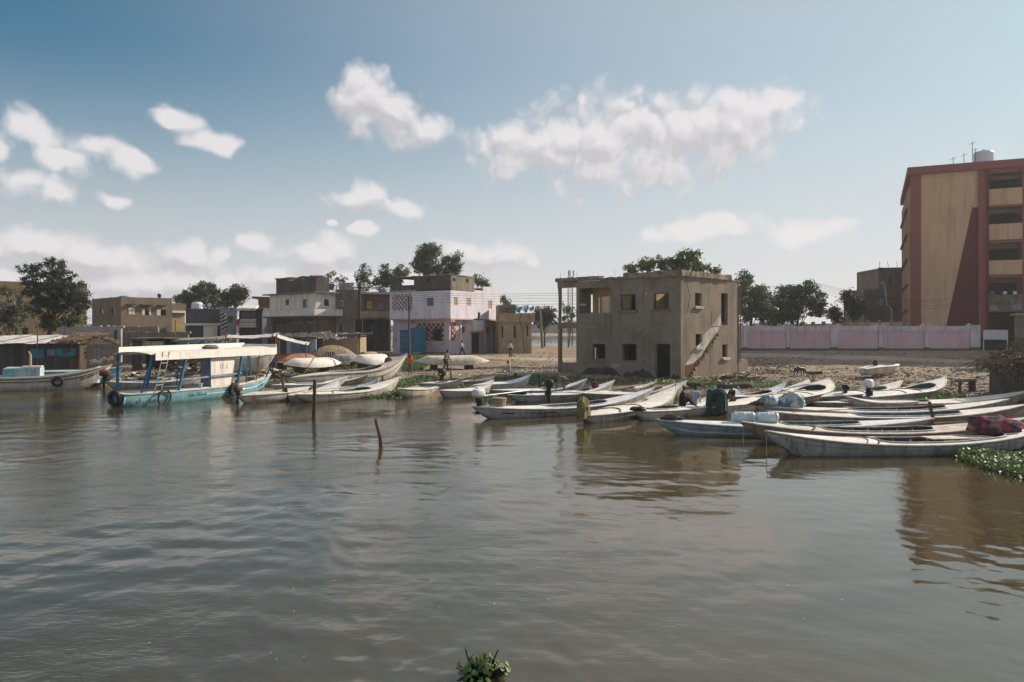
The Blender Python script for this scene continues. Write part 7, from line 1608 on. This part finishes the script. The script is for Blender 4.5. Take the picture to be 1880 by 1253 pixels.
def boardshack():
    D = 69.0; a = P(482, 650, D); z = gz(a.x, D); t = thing('board_shack', 'shack patched with grey and turquoise boards behind the upturned boats', 'shed', (a.x, D, z - .05)); L = P(580, 650, D).x - a.x; zt = H - (621 - HY) * D / F - z; rr = random.Random(6); x = 0
    pal = ['greyblue', 'paleblue', 'black', 'teal_paint', 'greyblue', 'slate', 'paleblue', 'wood_dark', 'greyblue', 'teal_paint', 'paleblue']; k = 0
    while x < L:
        w = rr.uniform(.25, .55); MB().box(x + .01, x + w - .01, rr.uniform(-.04, .04), .1, 0, zt + rr.uniform(-.12, .1)).build('board', pal[(k + rr.choice((0, 0, 1))) % len(pal)], t); x += w; k += 1
    MB().box(0, L, 2.5, 2.6, 0, zt).build('back_wall', 'wood_dark', t); b = MB()
    for q in range(60): xx = rr.uniform(0, L); b.bar((xx, rr.uniform(-.6, .2), zt + .05 + rr.uniform(0, .12)), (xx + rr.uniform(-1, 1), rr.uniform(1.5, 3), zt + .3 + rr.uniform(0, .25)), rr.uniform(.1, .35), .03)
    b.build('sheet_roof', 'darkcement', t)
    MB().box(L - 1.6, L - .8, -.13, -.08, .3, 1.3, .15).build('turquoise_sheet', 'boat_blue', t)
boardshack()
def longshed():
    D = 74.0; h = House('cement_shed', 'low cement shed with junk-covered roof beside the power pole', 'shed', 570, D, 2); W = h.hit('R', 657, 630)[0]; zt = h.hit('R', 610, 620)[1]
    h.wall('R', 0, W, 0, zt, [], .2, 'tanwall', topjit=.05, step=10); h.wall('L', .2, 4, 0, zt, [], .2, 'tanwall'); h.wall('L', .2, 4, 0, zt, [], .2, 'tanwall', d0=W)
    b = MB(); b.box(-.2, W + .3, -.25, 4, zt + .1, zt + .2, .05); b.build('roof', 'thatch', h.root); rr = random.Random(4)
    for k in range(34):
        x = rr.uniform(-.3, W); y = rr.uniform(-.3, 2); zz_ = zt + .22 + rr.uniform(0, .18) + y * .08; b = MB(); b.bar((x, y, zz_), (x + rr.uniform(.4, 1.6), y + rr.uniform(-.3, .3), zz_ + rr.uniform(-.06, .12)), rr.uniform(.1, .45), .03); b.build('roof_board', rr.choice(['deck', 'tin', 'deck_tan', 'paleblue', 'thatch', 'deck', 'wood_dark', 'tarp_white']), h.root)
longshed()
def junk(label, name, px, D, wpx, n, mats, seed, zoff=0.0, hh=.5):
    """heap of mixed boards and cloth: too jumbled to count"""
    p = on(px, D); rr = random.Random(seed); w = wpx * D / F; t = thing(name, label, 'junk heap', p + Vector((0, 0, zoff)))
    for m in mats:
        b = MB()
        for k in range(n // len(mats)):
            x = rr.uniform(-w, w); y = rr.uniform(-1, 1); z = rr.uniform(0, hh) * (1 - abs(x) / w * .6); b.bar((x, y, z), (x + rr.uniform(-.8, .8), y + rr.uniform(-.5, .5), z + rr.uniform(-.15, .3)), rr.uniform(.05, .4), rr.uniform(.02, .15))
        b.build('debris', m, t)['kind'] = 'stuff'
junk('heap of dark nets and sheets on the roofs below the slate house', 'net_heap', 372, 86, 38, 60, ['slate', 'wood_dark', 'tarp_blue', 'darkcement'], 1, 1.0, .8)
junk('heap of pale boards and green crates below the white house balcony', 'board_heap', 545, 84, 42, 70, ['deck', 'slate', 'cloth_green', 'redcloth', 'deck_tan'], 2, .9, .9)
junk('jumble of tarpaulins and planks over the low roofs left of the awnings', 'board_heap', 275, 72, 30, 60, ['tarp_blue', 'wood_dark', 'greyblue', 'deck_tan', 'slate'], 11, 1.6, .5)
junk('mixed sheets and nets piled over the roofs by the long net awning', 'board_heap', 385, 74, 34, 60, ['thatch', 'tin', 'tarp_blue', 'wood_dark', 'deck'], 12, 1.7, .5)
junk('pale boards and rags covering the roof right of the white flap', 'board_heap', 590, 73, 36, 80, ['deck', 'tin', 'thatch', 'boat_blue', 'deck_tan'], 13, 2.2, .45)
junk('blue and white scraps on the ground below the white awning', 'scrap_heap', 455, 60, 24, 60, ['boat_blue', 'deck', 'wood_dark', 'slate', 'sacking'], 14, 0, .6)
junk('dark nets and poles under the net awning', 'scrap_heap', 350, 62, 40, 70, ['wood_dark', 'slate', 'sacking', 'cloth_green', 'wood_pale'], 15, 0, .9)
junk('pile of nets, bags and driftwood between the cabin boat and upturned hull', 'net_heap', 515, 54.5, 24, 80, ['wood_dark', 'deck_tan', 'wood', 'whitewash', 'sacking', 'slate'], 3, 0, .6)
junk('bundles of white floats and a green sheet seen through the cabin boat', 'float_heap', 290, 55, 50, 70, ['deck', 'wood_dark', 'cloth_green', 'sacking', 'whitewash'], 4, 0, .5)
junk('driftwood logs and rubble at the foot of the empty house corner', 'driftwood_heap', 1352, 50.5, 44, 60, ['wood_dark', 'damp', 'wood', 'rubble'], 5, -.05, .3)
junk('dark debris on the bank before the plank shed', 'debris_heap', 120, 54, 70, 60, ['wood_dark', 'slate', 'damp'], 6, -.05, .35)
def log(label, a, b_, r_):
    a = on(*a); b_ = on(*b_); a.z += r_ * .6; b_.z += r_ * .6; o = a.copy(); m = MB(); d = b_ - a
    m.tube([d * u + Vector((random.uniform(-.04, .04), random.uniform(-.04, .04), random.uniform(-.03, .03))) for u in np.linspace(0, 1, 6)], [r_ * q for q in (.8, 1, .95, 1, .9, .7)], 8); return tag(m.build('driftwood_log', 'wood_dark', None, True, o), label, 'log', 'logs on the bank')
log('thick driftwood log lying below the corner of the empty house', (1263, 47.6), (1330, 47.0), .16); log('second driftwood log nearer the round-bowed boats', (1318, 45.4), (1385, 45.8), .2)

# ------------------------------------------------------------------ thatched hut at the right edge
def thatched_hut():
    D = 35.5; x0 = (1872 - CX) * D / F; z = gz(x0, D); t = thing('thatched_hut', 'mud hut with drooping thatch roof and dark arched opening at right edge', 'hut', (x0, D, z - .1), R(-12)); rr = random.Random(9)
    ze = H - (668 - HY) * D / F - z + .1; n = 18; b = MB(); W = 4.2; ax, aw, ah = 1.5, .75, ze - .25      # wall with arched opening
    xs = [0, .3, ax - aw] ; 
    b.box(0, ax - aw, 0, .3, 0, ze, .03); b.box(ax + aw, W, 0, .3, 0, ze)
    for k in range(12):
        u0, u1 = ax - aw + 2 * aw * k / 12, ax - aw + 2 * aw * (k + 1) / 12; um = ((u0 + u1) / 2 - ax) / aw; zz_ = ah - .9 + .9 * math.sqrt(max(0, 1 - um * um)); b.box(u0, u1, 0, .3, min(zz_, ze - .02), ze)
    b.build('wall', 'darkcement', t); MB().box(0, .25, .301, 3.5, 0, ze).build('wall', 'darkcement', t); MB().box(.26, W, 3.3, 3.5, 0, ze).build('wall', 'cement', t); MB().box(ax - aw - .2, ax + aw + .2, .9, .95, 0, ze).build('inner_screen', 'lining_teal', t)  # front and left walls coloured darker to stand for their shade
    MB().box(.42, .60, -.16, -.02, 0, ze - .1).build('post', 'wood', t)
    zr = H - (636 - HY) * D / F - z + .3; b = MB()
    for k in range(620):
        u = rr.random(); y = rr.uniform(-.8, 3.6); x = -.7 + (W * .55 + .7) * u; zz_ = ze - .15 + (zr - ze + .3) * u
        b.bar((x, y, zz_ + rr.uniform(-.06, .22)), (x - rr.uniform(-.2, .9), y + rr.uniform(-.9, .9), zz_ - rr.uniform(-.25, .45)), rr.uniform(.015, .07), .02)
    b.add([(-.6, -.7, ze - .05), (W * .55, -.7, zr), (W * .55, 3.6, zr), (-.6, 3.6, ze - .05), (W + .5, -.7, ze), (W + .5, 3.6, ze)], [(0, 1, 2, 3), (1, 4, 5, 2)]); b.build('thatch', 'thatch', t)
    b = MB()
    for k in range(46): u = rr.random(); x = -.5 + (W * .55 + .5) * u; b.box(x, x + rr.uniform(.06, .25), (yy := rr.uniform(-.7, 1)), yy + rr.uniform(.05, .2), (zq := ze + .02 + (zr - ze) * u + .12), zq + rr.uniform(.02, .08), .02)
    b.build('roof_litter', 'wood_pale', t)['kind'] = 'stuff'
    b = MB()
    for k in range(46): a0 = rr.uniform(-.75, .1); b.bar((a0, rr.uniform(-.8, .2), ze - .1), (a0 - rr.uniform(-.1, .25), rr.uniform(-.9, .2), ze - rr.uniform(.3, .9)), .02, .02)
    b.build('hanging_straw', 'thatch', t)['kind'] = 'stuff'
thatched_hut()

# ------------------------------------------------------------------ stakes, poles, lines
def stake(label, top, base, r_=.06, m='wood_dark', name='mooring_stake', z=None, cat='stake', g='stakes driven along the shore'):
    zb = z; q = G(base[0], base[1], 0.0) if z is None else None
    gb = GP(base[0], base[1], 0.0); p = P(top[0], top[1], gb.y); o = Vector((gb.x, gb.y, gb.z)); d = p - o
    b = MB(); n = 6; b.tube([d * (u * 1.0) - Vector((0, 0, .5 * (u == 0))) + Vector((math.sin(u * 5) * r_ * .25, 0, 0)) for u in np.linspace(0, 1, n)], [r_ * (1.05 - .25 * u) for u in np.linspace(0, 1, n)], 8)
    return tag(b.build(name, m, None, False, o), label, cat, g)
stake('tall leaning post in the water before the long white boat', (579, 697), (575, 770), .088)
stake('short leaning post standing alone in open water', (691, 770), (700, 820), .07, 'wood')
stake('taller of two stakes at the bow of the cabin boat', (520, 696), (521, 736), .09, 'wood')
stake('shorter of two stakes at the bow of the cabin boat', (526, 712), (527, 736), .08)
stake('dark stake at the bow of the long white boat', (703, 690), (701, 716), .06)
stake('pale stake behind the pale boat in the plants', (829, 674), (827, 703), .085, 'wood_pale')
stake('thick dark stake beside the bow among cut stakes', (948, 685), (947, 704), .17)
stake('thin stake right of the thick dark stake', (956, 690), (955, 702), .05)
stake('cut stump in the hyacinth, wider one', (912, 701), (912, 710), .16, 'wood')
stake('cut stump in the hyacinth, smaller one', (922, 701), (922, 707), .10)
stake('stake near the bow of the boat in the plants', (871, 696), (871, 708), .06, 'wood')
stake('stake between the dark outboard and the bent-over person', (990, 688), (991, 716), .06)
stake('stake with a crosspiece beside the maroon-shirted child', (1050, 690), (1050, 710), .06, 'wood')
stake('stake standing among the white bows below the empty house', (1111, 700), (1111, 718), .09)
stake('leaning brown stake rising between the near boats', (1707, 738), (1716, 790), .075, 'wood')
stake('thin stick at the bow of the plaid-shirted person boat', (727, 696), (727, 706), .03, 'wood')
stake('thin dark stick beside the stubby boat motor', (797, 684), (797, 702), .03)
def topped(label, px, y0, y1, m):
    b0 = GP(px, y1, 0.0); t = thing('topped_stake', label, 'stake', b0); h_ = (y1 - y0) * b0.y / F; MB().tube([(0, 0, -.4), (-.03, 0, h_)], [.11, .09], 8).build('post', m, t); MB().box(-.42, .42, -.2, .2, h_, h_ + .1, .04).build('top_board', 'wood_dark', t); MB().bar((-.05, 0, h_ * .45), (-.35, 0, h_ - .05), .07).build('brace', m, t)
topped('stake with a flat board on top above the round-bowed boat', 1494, 686, 722, 'wood_pale')
def plankbench():
    b0 = GP(1762, 724, 0.0); t = thing('plank_stand', 'plank trestle on a single post near the thatched hut', 'bench', b0, R(28)); h_ = (724 - 702) * b0.y / F; MB().tube([(0, 0, -.3), (0, 0, h_)], .08, 8).build('post', 'wood', t); MB().box(-.15, 1.15, -.2, .2, h_, h_ + .14, .03).build('plank', 'wood', t); MB().box(1.0, 1.15, -.15, .15, -.2, h_ - .003).build('post', 'wood_dark', t)
plankbench()

def pole(name, label, px, D, y0, y1, r_, m='wood_dark', lean=0.0):
    p = on(px, D); h_ = H - (y0 - HY) * D / F - p.z; t = thing(name, label, 'pole', p); MB().tube([(0, 0, -.4), (lean * .5, 0, h_ * .5), (lean, 0, h_)], [r_, r_ * .9, r_ * .7], 8).build('shaft', m, t); return t, p, h_
t_, p_, h_ = pole('power_pole', 'dark power pole with boxes beside the cement shed', 660, 79, 519, 645, .20)
MB().box(-.35, .35, -.35, .0, h_ * .34, h_ * .52).build('meter_box', 'black', t_); MB().bar((-.8, 0, h_ * .93), (.9, 0, h_ * .93), .1).build('crossarm', 'wood_dark', t_)
for k in range(4): MB().lathe([(.05, h_ * .93 + .05), (.07, h_ * .93 + .12), (.04, h_ * .93 + .22)], 8, (-.7 + k * .48, 0, 0)).build('insulator', 'white_plastic', t_)
MB().tube([(-.45, .1, -.3), (-.45, .1, h_ * .5)], .1, 8).build('conduit', 'greyblue', t_)
pole('power_pole', 'slim dark pole standing before the lilac house', 751, 62, 545, 656, .085, 'wood_dark')
pole('power_pole', 'grey leaning concrete pole by the lake', 996, 112, 566, 637, .19, 'cement', -.35)
pole('thin_pole', 'thin pole rising from the plank shed roof', 69, 56.5, 592, 690, .05, 'wood')
pole('thin_pole', 'thin pole with a forked top above the left boat yard', 322, 66, 588, 650, .06, 'wood')
def slant(label, a, b_, D, r_=.035):
    p, q = P(a[0], a[1], D), P(b_[0], b_[1], D); return tag(MB().tube([(0, 0, 0), (p - q)], r_, 6).build('leaning_pole', 'wood_pale', None, False, q), label, 'pole', 'poles leaning on the boats')
slant('pole leaning on the white upturned boat', (577, 656), (556, 690), 53); slant('pole leaning against the boat yard roof on the left', (405, 622), (378, 648), 60); slant('short oar standing against the child in orange', (752, 600), (754, 662), 60.5, .03)
def mast():
    D = 185.0; p = on(1047, D, 0); p.z = -1; h_ = H - (497 - HY) * D / F - p.z; t = thing('lattice_mast', 'slender lattice phone mast seen behind the empty house', 'mast', p); b = MB(); n = 22
    for k in range(n):
        z0, z1 = h_ * .92 * k / n, h_ * .92 * (k + 1) / n; w = 1.1
        for sx, sy in ((-1, -1), (1, -1), (1, 1), (-1, 1)): b.bar((sx * w / 2, sy * w / 2, z0), (sx * w / 2, sy * w / 2, z1), .10)
        b.bar((-w / 2, -w / 2, z0), (w / 2, -w / 2, z1), .06); b.bar((w / 2, w / 2, z0), (-w / 2, w / 2, z1), .06); b.bar((-w / 2, -w / 2, z1), (w / 2, -w / 2, z1), .07)
    b.build('lattice', 'iron', t)['kind'] = 'stuff'
    for a in range(3): MB().box(math.cos(a * 2.1) * .75 - .15, math.cos(a * 2.1) * .75 + .15, math.sin(a * 2.1) * .75 - .1, math.sin(a * 2.1) * .75 + .1, h_ * .93, h_).build('antenna_panel', 'steel', t)
    MB().tube([(0, 0, h_ * .92), (0, 0, h_ * 1.0)], .08, 6).build('antenna_pole', 'iron', t)
mast()
def wire(label, pts, r_=.018, sag=.5):
    c = [P(*q) for q in pts]; o = c[0].copy(); b = MB(); path = []
    for a, e in zip(c, c[1:]):
        for k in range(13): u = k / 12; q = a.lerp(e, u) - o; q.z -= sag * 4 * u * (1 - u); path.append(q)
    return tag(b.tube(path, r_, 4).build('overhead_wire', 'black', None, False, o), label, 'wire', 'overhead wires')
for k, (y0, y1, y2) in enumerate(((527, 545, 546), (530, 549, 549), (533, 554, 553), (537, 559, 557), (541, 565, 562))):
    wire('overhead wire, %s of five strung past the lilac house' % ('topmost', 'second', 'third', 'fourth', 'lowest')[k], [(657 + k * 2, y0, 79), (985, y1 - 6, 84), (1500, y2 - 26, 82.5), (1700, y2 + 6, 82), (1960, y2 - 40, 80)], .013, .35)

# ------------------------------------------------------------------ rooftop things and loads
hung('washing', 'blue and pink washing strung on the roof by the power pole', 'washing', [(621, 520), (649, 519), (650, 532), (622, 532)], 98, 'laundry')
hung('washing', 'black and white washing beside the dish on the roof', 'washing', [(597, 519), (614, 522), (612, 533), (598, 533)], 98, 'cl_greyshorts')
hung('washing', 'orange and pale cloths hung on the brick house roof', 'washing', [(662, 520), (672, 519), (671, 540), (663, 540)], 99.5, 'cl_beige')
def dish(label, px, py, D, r_, m):
    c = P(px, py, D); t = thing('satellite_dish', label, 'dish', c - Vector((0, 0, 1.0))); Mx = Matrix.Rotation(R(70), 4, 'X'); MB().lathe([(.02, 0), (r_ * .5, .04), (r_, .18), (r_ * .97, .2), (r_ * .5, .07), (.02, .03)], 18, (0, 0, 1.0), Mx).build('reflector', m, t, True); MB().tube([(0, .1, -.2), (0, .1, 1.0)], .04, 6).build('mount', 'iron', t); MB().tube([(0, 0, 1), (0, -.5, 1.25)], .02, 5).build('feed_arm', 'iron', t)
dish('dark satellite dish on the white house roof', 590, 524, 98, .5, 'black')
def tank(label, px, D, y0, y1, r_, m):
    p = P(px, y1, D); h_ = (y1 - y0) * D / F; t = thing('water_tank', label, 'tank', p); MB().lathe([(r_, 0), (r_ * 1.03, h_ * .45), (r_, h_ * .8), (r_ * .6, h_ * .95), (r_ * .25, h_)], 16).build('drum', m, t, True); MB().lathe([(r_ * .2, h_), (r_ * .2, h_ + .08)], 10).build('lid', 'black', t)
tank('blue plastic tank on the brick house roof', 704, 99, 532, 541, .62, 'blue_plastic')
def draped(name, label, cat, pos, r_, m, seed, flat=.0):
    b = MB(); b.lump((0, 0, r_[2] * .7), r_, 30, 18, .34, 1.9, seed, flat, .8); o = b.build(name, m, None, True, pos); return tag(o, label, cat)
draped('cloth_heap', 'heap of red and dark cloth lying on the nearest boat', 'cloth', on_boat(R1, .80, .35, .02), (.85, .42, .30), 'cloth_red', 3)
draped('sack', 'bulging printed sack, larger of two on the boat stern', 'sack', on_boat(R5, .14, .05, .03), (.50, .30, .33), 'sack', 4); draped('sack', 'teal and white sack, smaller of two on the boat stern', 'sack', on_boat(R5, .05, .0, .03), (.40, .26, .24), 'sack', 9)
def barrel(b, t, label):
    x, bb, g, _ = b.prof(t); th = thing('barrel', label, 'barrel', on_boat(b, t, .05, .09), b.root.rotation_euler.z, 'blue barrels on the pale blue boat'); Mx = Matrix.Rotation(R(90), 4, 'Y')
    MB().lathe([(.165, 0), (.195, .05), (.205, .38), (.195, .72), (.165, .78)], 16, (-.39, 0, .16), Mx).build('drum', 'barrel_blue', th, True)
    for u in (.08, .40, .70): MB().torus((-.39 + u, 0, .16), .203, .014, 18, 5, (1, 0, 0)).build('hoop', 'barrel_blue', th)
barrel(R3, .32, 'pale blue barrel lying nearer the bow of the blue boat'); barrel(R3, .405, 'pale blue barrel lying against the teal cockpit')
def green_cloth():
    p = on_boat(F1, .03, .0, -.35); t = None; b = MB(); n = 14; rr = random.Random(3); rows = []
    for j in range(9):
        v = j / 8; rows.append([])
        for i in range(n + 1):
            a = 2 * math.pi * i / n; rad = (.30 if j == 0 else .40 + .07 * v) + .045 * math.sin(i * 2.1 + j * .4) * (.3 + v); rows[-1].append((rad * math.cos(a) * 1.05, rad * math.sin(a) * .7, 1.10 - (.05 * (j > 0) + 1.0 * v ** 1.1) + .05 * math.sin(i * 1.3) * (1 - v) - .10 * v * math.sin(i * .9)))
    for j in range(8):
        for i in range(n): b.quad(rows[j][i], rows[j][i + 1], rows[j + 1][i + 1], rows[j + 1][i])
    b.f.append(tuple(range(len(b.v), len(b.v) + n + 1))); b.v += rows[0]
    tag(b.build('motor_cover', 'cloth_green', None, True, p), 'dark green cloth draped over a motor beside the seated child', 'cloth')
green_cloth()
def blue_board():
    p = on_boat(F2, .12, .15, .1); tag(MB().box(-.75, .75, -.3, .3, 0, .05).box(-.7, .7, -.25, .25, .051, .08).build('hatch_cover', 'paleblue', None, False, p), 'pale blue hatch cover behind the seated child', 'board').rotation_euler = (R(35), 0, .3)
blue_board()
def oar(b, t, y, ang, label):
    p = on_boat(b, t, y, .12); th = thing('oar', label, 'oar', p, b.root.rotation_euler.z + ang, 'oars lying on the boats'); MB().tube([(-1.1, 0, 0), (.9, 0, .05)], [.024, .02], 6).build('shaft', 'wood_pale', th); MB().sbox((1.15, 0, .055), (.30, .075, .012), .6, 10, 6).build('blade', 'wood', th)
oar(R2, .78, .1, .05, 'oar lying on the right half of the brown second boat'); oar(R4, .2, .0, .08, 'oar lying on the left deck of the white boat with long cockpit'); oar(F3, .7, .1, -.1, 'oar lying forward of the two seated people'); oar(L5, .2, .1, .1, 'oar lying on the stern of the long white boat'); oar(M2, .55, .1, .06, 'oar lying on the boat with the olive-wrapped motor')
def net_pile(b, t, y, label, r_, m, seed):
    th = thing('net_pile', label, 'net', on_boat(b, t, y, .03)); rr = random.Random(seed); MB().lump((0, 0, r_[2] * .4), (r_[0] * .9, r_[1] * .9, r_[2] * .8), 22, 12, .4, 2.2, seed, 0, .9).build('bundle', m, th, True)
    for k in range(6): MB().torus((rr.uniform(-.5, .5) * r_[0], rr.uniform(-.4, .4) * r_[1], r_[2] * rr.uniform(.5, 1.2)), r_[1] * rr.uniform(.5, .9), .022, 16, 5, (rr.uniform(-.4, .4), rr.uniform(-.4, .4), 1)).build('rope_loop', rr.choice(['wood', 'rail_dark', 'sacking', m]), th)
net_pile(M7, .55, .2, 'brown net heap on a white deck below the empty house', (.7, .3, .12), 'sacking', 2); net_pile(R3, .06, 0, 'dark rope heap on the tip of the pale blue boat', (.42, .16, .12), 'wood_dark', 5); net_pile(R5, .02, 0, 'dark rope heap at the stern tip behind the sacks', (.5, .2, .13), 'wood_dark', 6); net_pile(F3, .02, 0, 'black rope heap on the stern of the boat with two people', (.3, .2, .14), 'black', 7); net_pile(M4, .10, 0, 'dark coiled rope on the boat with the tall outboard', (.4, .2, .12), 'black', 8)
for (b, t, l) in ((R2, .01, 'mooring rope hanging from the second near boat'), (R1, .005, 'mooring rope hanging from the nearest boat')):
    p = on_boat(b, t, 0, 0); tag(MB().tube([(0, 0, 0), (-.02, -.03, -.35), (.0, -.02, -p.z - .2)], .012, 5).build('mooring_rope', 'rail', None, False, p), l, 'rope')

# ------------------------------------------------------------------ litter and stones on the bank
def litter(label, polys, n, smin, smax, m, seed, name='litter'):
    rng = np.random.default_rng(seed); V = []; Fc = []; T = []; rr = random.Random(seed); k = 0
    tot = 0
    while tot < n:
        poly = rr.choice(polys); px = rr.uniform(poly[0], poly[2]); py = poly[1] + (poly[3] - poly[1]) * rr.random() ** .8; p = GP(px, py, -9)
        if p.z < .03 or p.y > 95: tot += .2; continue
        if mnoise.noise(Vector((p.x * .5, p.y * .5, seed))) < rr.uniform(-.5, .15): tot += .05; continue
        s = rr.uniform(smin, smax) * rr.choice((.6, 1, 1, 1.6)); a = rr.uniform(0, 6.28); h_ = s * rr.uniform(.15, .6); c, d = math.cos(a) * s, math.sin(a) * s; e = rr.uniform(.3, .9); o = len(V)
        q = [(-1, -1), (1, -1), (1, 1), (-1, 1)]; q = [(x * rr.uniform(.6, 1), y * rr.uniform(.6, 1) * e) for x, y in q]; tl = rr.uniform(-.4, .4)
        V += [(p.x + x * c - y * d, p.y + x * d + y * c, p.z - .02) for x, y in q] + [(p.x + x * c * .8 - y * d * .8, p.y + x * d * .8 + y * c * .8, p.z + h_ + x * tl * s) for x, y in q]
        Fc += [(o + 4, o + 5, o + 6, o + 7), (o, o + 1, o + 5, o + 4), (o + 1, o + 2, o + 6, o + 5), (o + 2, o + 3, o + 7, o + 6), (o + 3, o, o + 4, o + 7)]; T += [rr.random()] * 5; tot += 1
    me = bpy.data.meshes.new(name); me.from_pydata(V, [], Fc); me.update(); at = me.attributes.new('tint', 'FLOAT', 'FACE'); at.data.foreach_set('value', np.array(T, np.float32)); return tag(link(name, me, m), label, kind='stuff')
litter('scattered rubbish and shells on the bank before the lilac house', [(690, 672, 1030, 708), (640, 680, 800, 712), (930, 664, 1030, 690)], 6500, .03, .085, 'litter', 1)
litter('rubbish and stones on the bank between empty house and thatched hut', [(1345, 668, 1840, 735), (1290, 690, 1560, 716), (1700, 700, 1840, 745)], 8000, .025, .075, 'litter', 2)
litter('debris on the bank by the cabin boat', [(300, 660, 560, 720), (480, 690, 620, 735), (100, 672, 300, 700)], 3600, .03, .09, 'litter', 3)
litter('stones and clods over the right-hand bank', [(1380, 672, 1850, 740)], 2600, .05, .13, 'rubble', 8, 'stones')
litter('stones around the foot of the empty house', [(1000, 690, 1380, 706), (1340, 655, 1460, 690)], 1400, .05, .15, 'rubble', 4, 'stones')
litter('stones and scraps along the road and house fronts', [(680, 642, 1020, 662), (1360, 645, 1850, 668)], 900, .05, .14, 'rubble', 5, 'stones')

def flotsam():
    rr = random.Random(21); V = []; Fc = []; T = []
    for k in range(110):
        D = rr.uniform(8.5, 34); x = D * rr.triangular(-.68, .68, -.35); s = rr.uniform(.006, .017); a = rr.uniform(0, 6.3); o = len(V)
        V += [(x + s * math.cos(a + q) * rr.uniform(.5, 1), D + s * math.sin(a + q) * rr.uniform(.5, 1), .035) for q in (0, 1.2, 2.5, 3.7, 5)]; Fc.append((o, o + 1, o + 2, o + 3, o + 4)); T.append(rr.random())
    me = bpy.data.meshes.new('flotsam'); me.from_pydata(V, [], Fc); me.update(); at = me.attributes.new('tint', 'FLOAT', 'FACE'); at.data.foreach_set('value', np.array(T, np.float32)); tag(link('flotsam', me, 'litter'), 'specks of leaf and foam floating on the river', kind='stuff')
flotsam()
for k_, (u_, w_) in enumerate(((1822, 'blue_plastic'), (1845, 'white_plastic'), (1863, 'white_plastic'))):
    q_ = P(u_, 541, 83.6 - k_ * .5); tag(MB().lathe([(.16, 0), (.2, .12), (.17, .3), (.1, .36)], 10).build('pot', w_, None, True, q_), ('blue', 'first white', 'second white')[k_] + ' pot standing on the lowest balcony wall of the school block', 'pot', 'pots on the balcony')
def haze():
    b = MB(); b.box(-420, 420, -60, 780, -4, 34); o = b.build('haze', None); m = bpy.data.materials.new('haze'); m.use_nodes = True; nt = m.node_tree; nt.nodes.remove(nt.nodes['Principled BSDF'])
    v = nt.nodes.new('ShaderNodeVolumePrincipled'); v.inputs['Color'].default_value = (.92, .93, .95, 1); v.inputs['Density'].default_value = .0004; v.inputs['Anisotropy'].default_value = .3
    nt.links.new(v.outputs[0], nt.nodes['Material Output'].inputs['Volume']); o.data.materials.append(m); tag(o, 'thin pale haze over the river', kind='stuff')
haze()
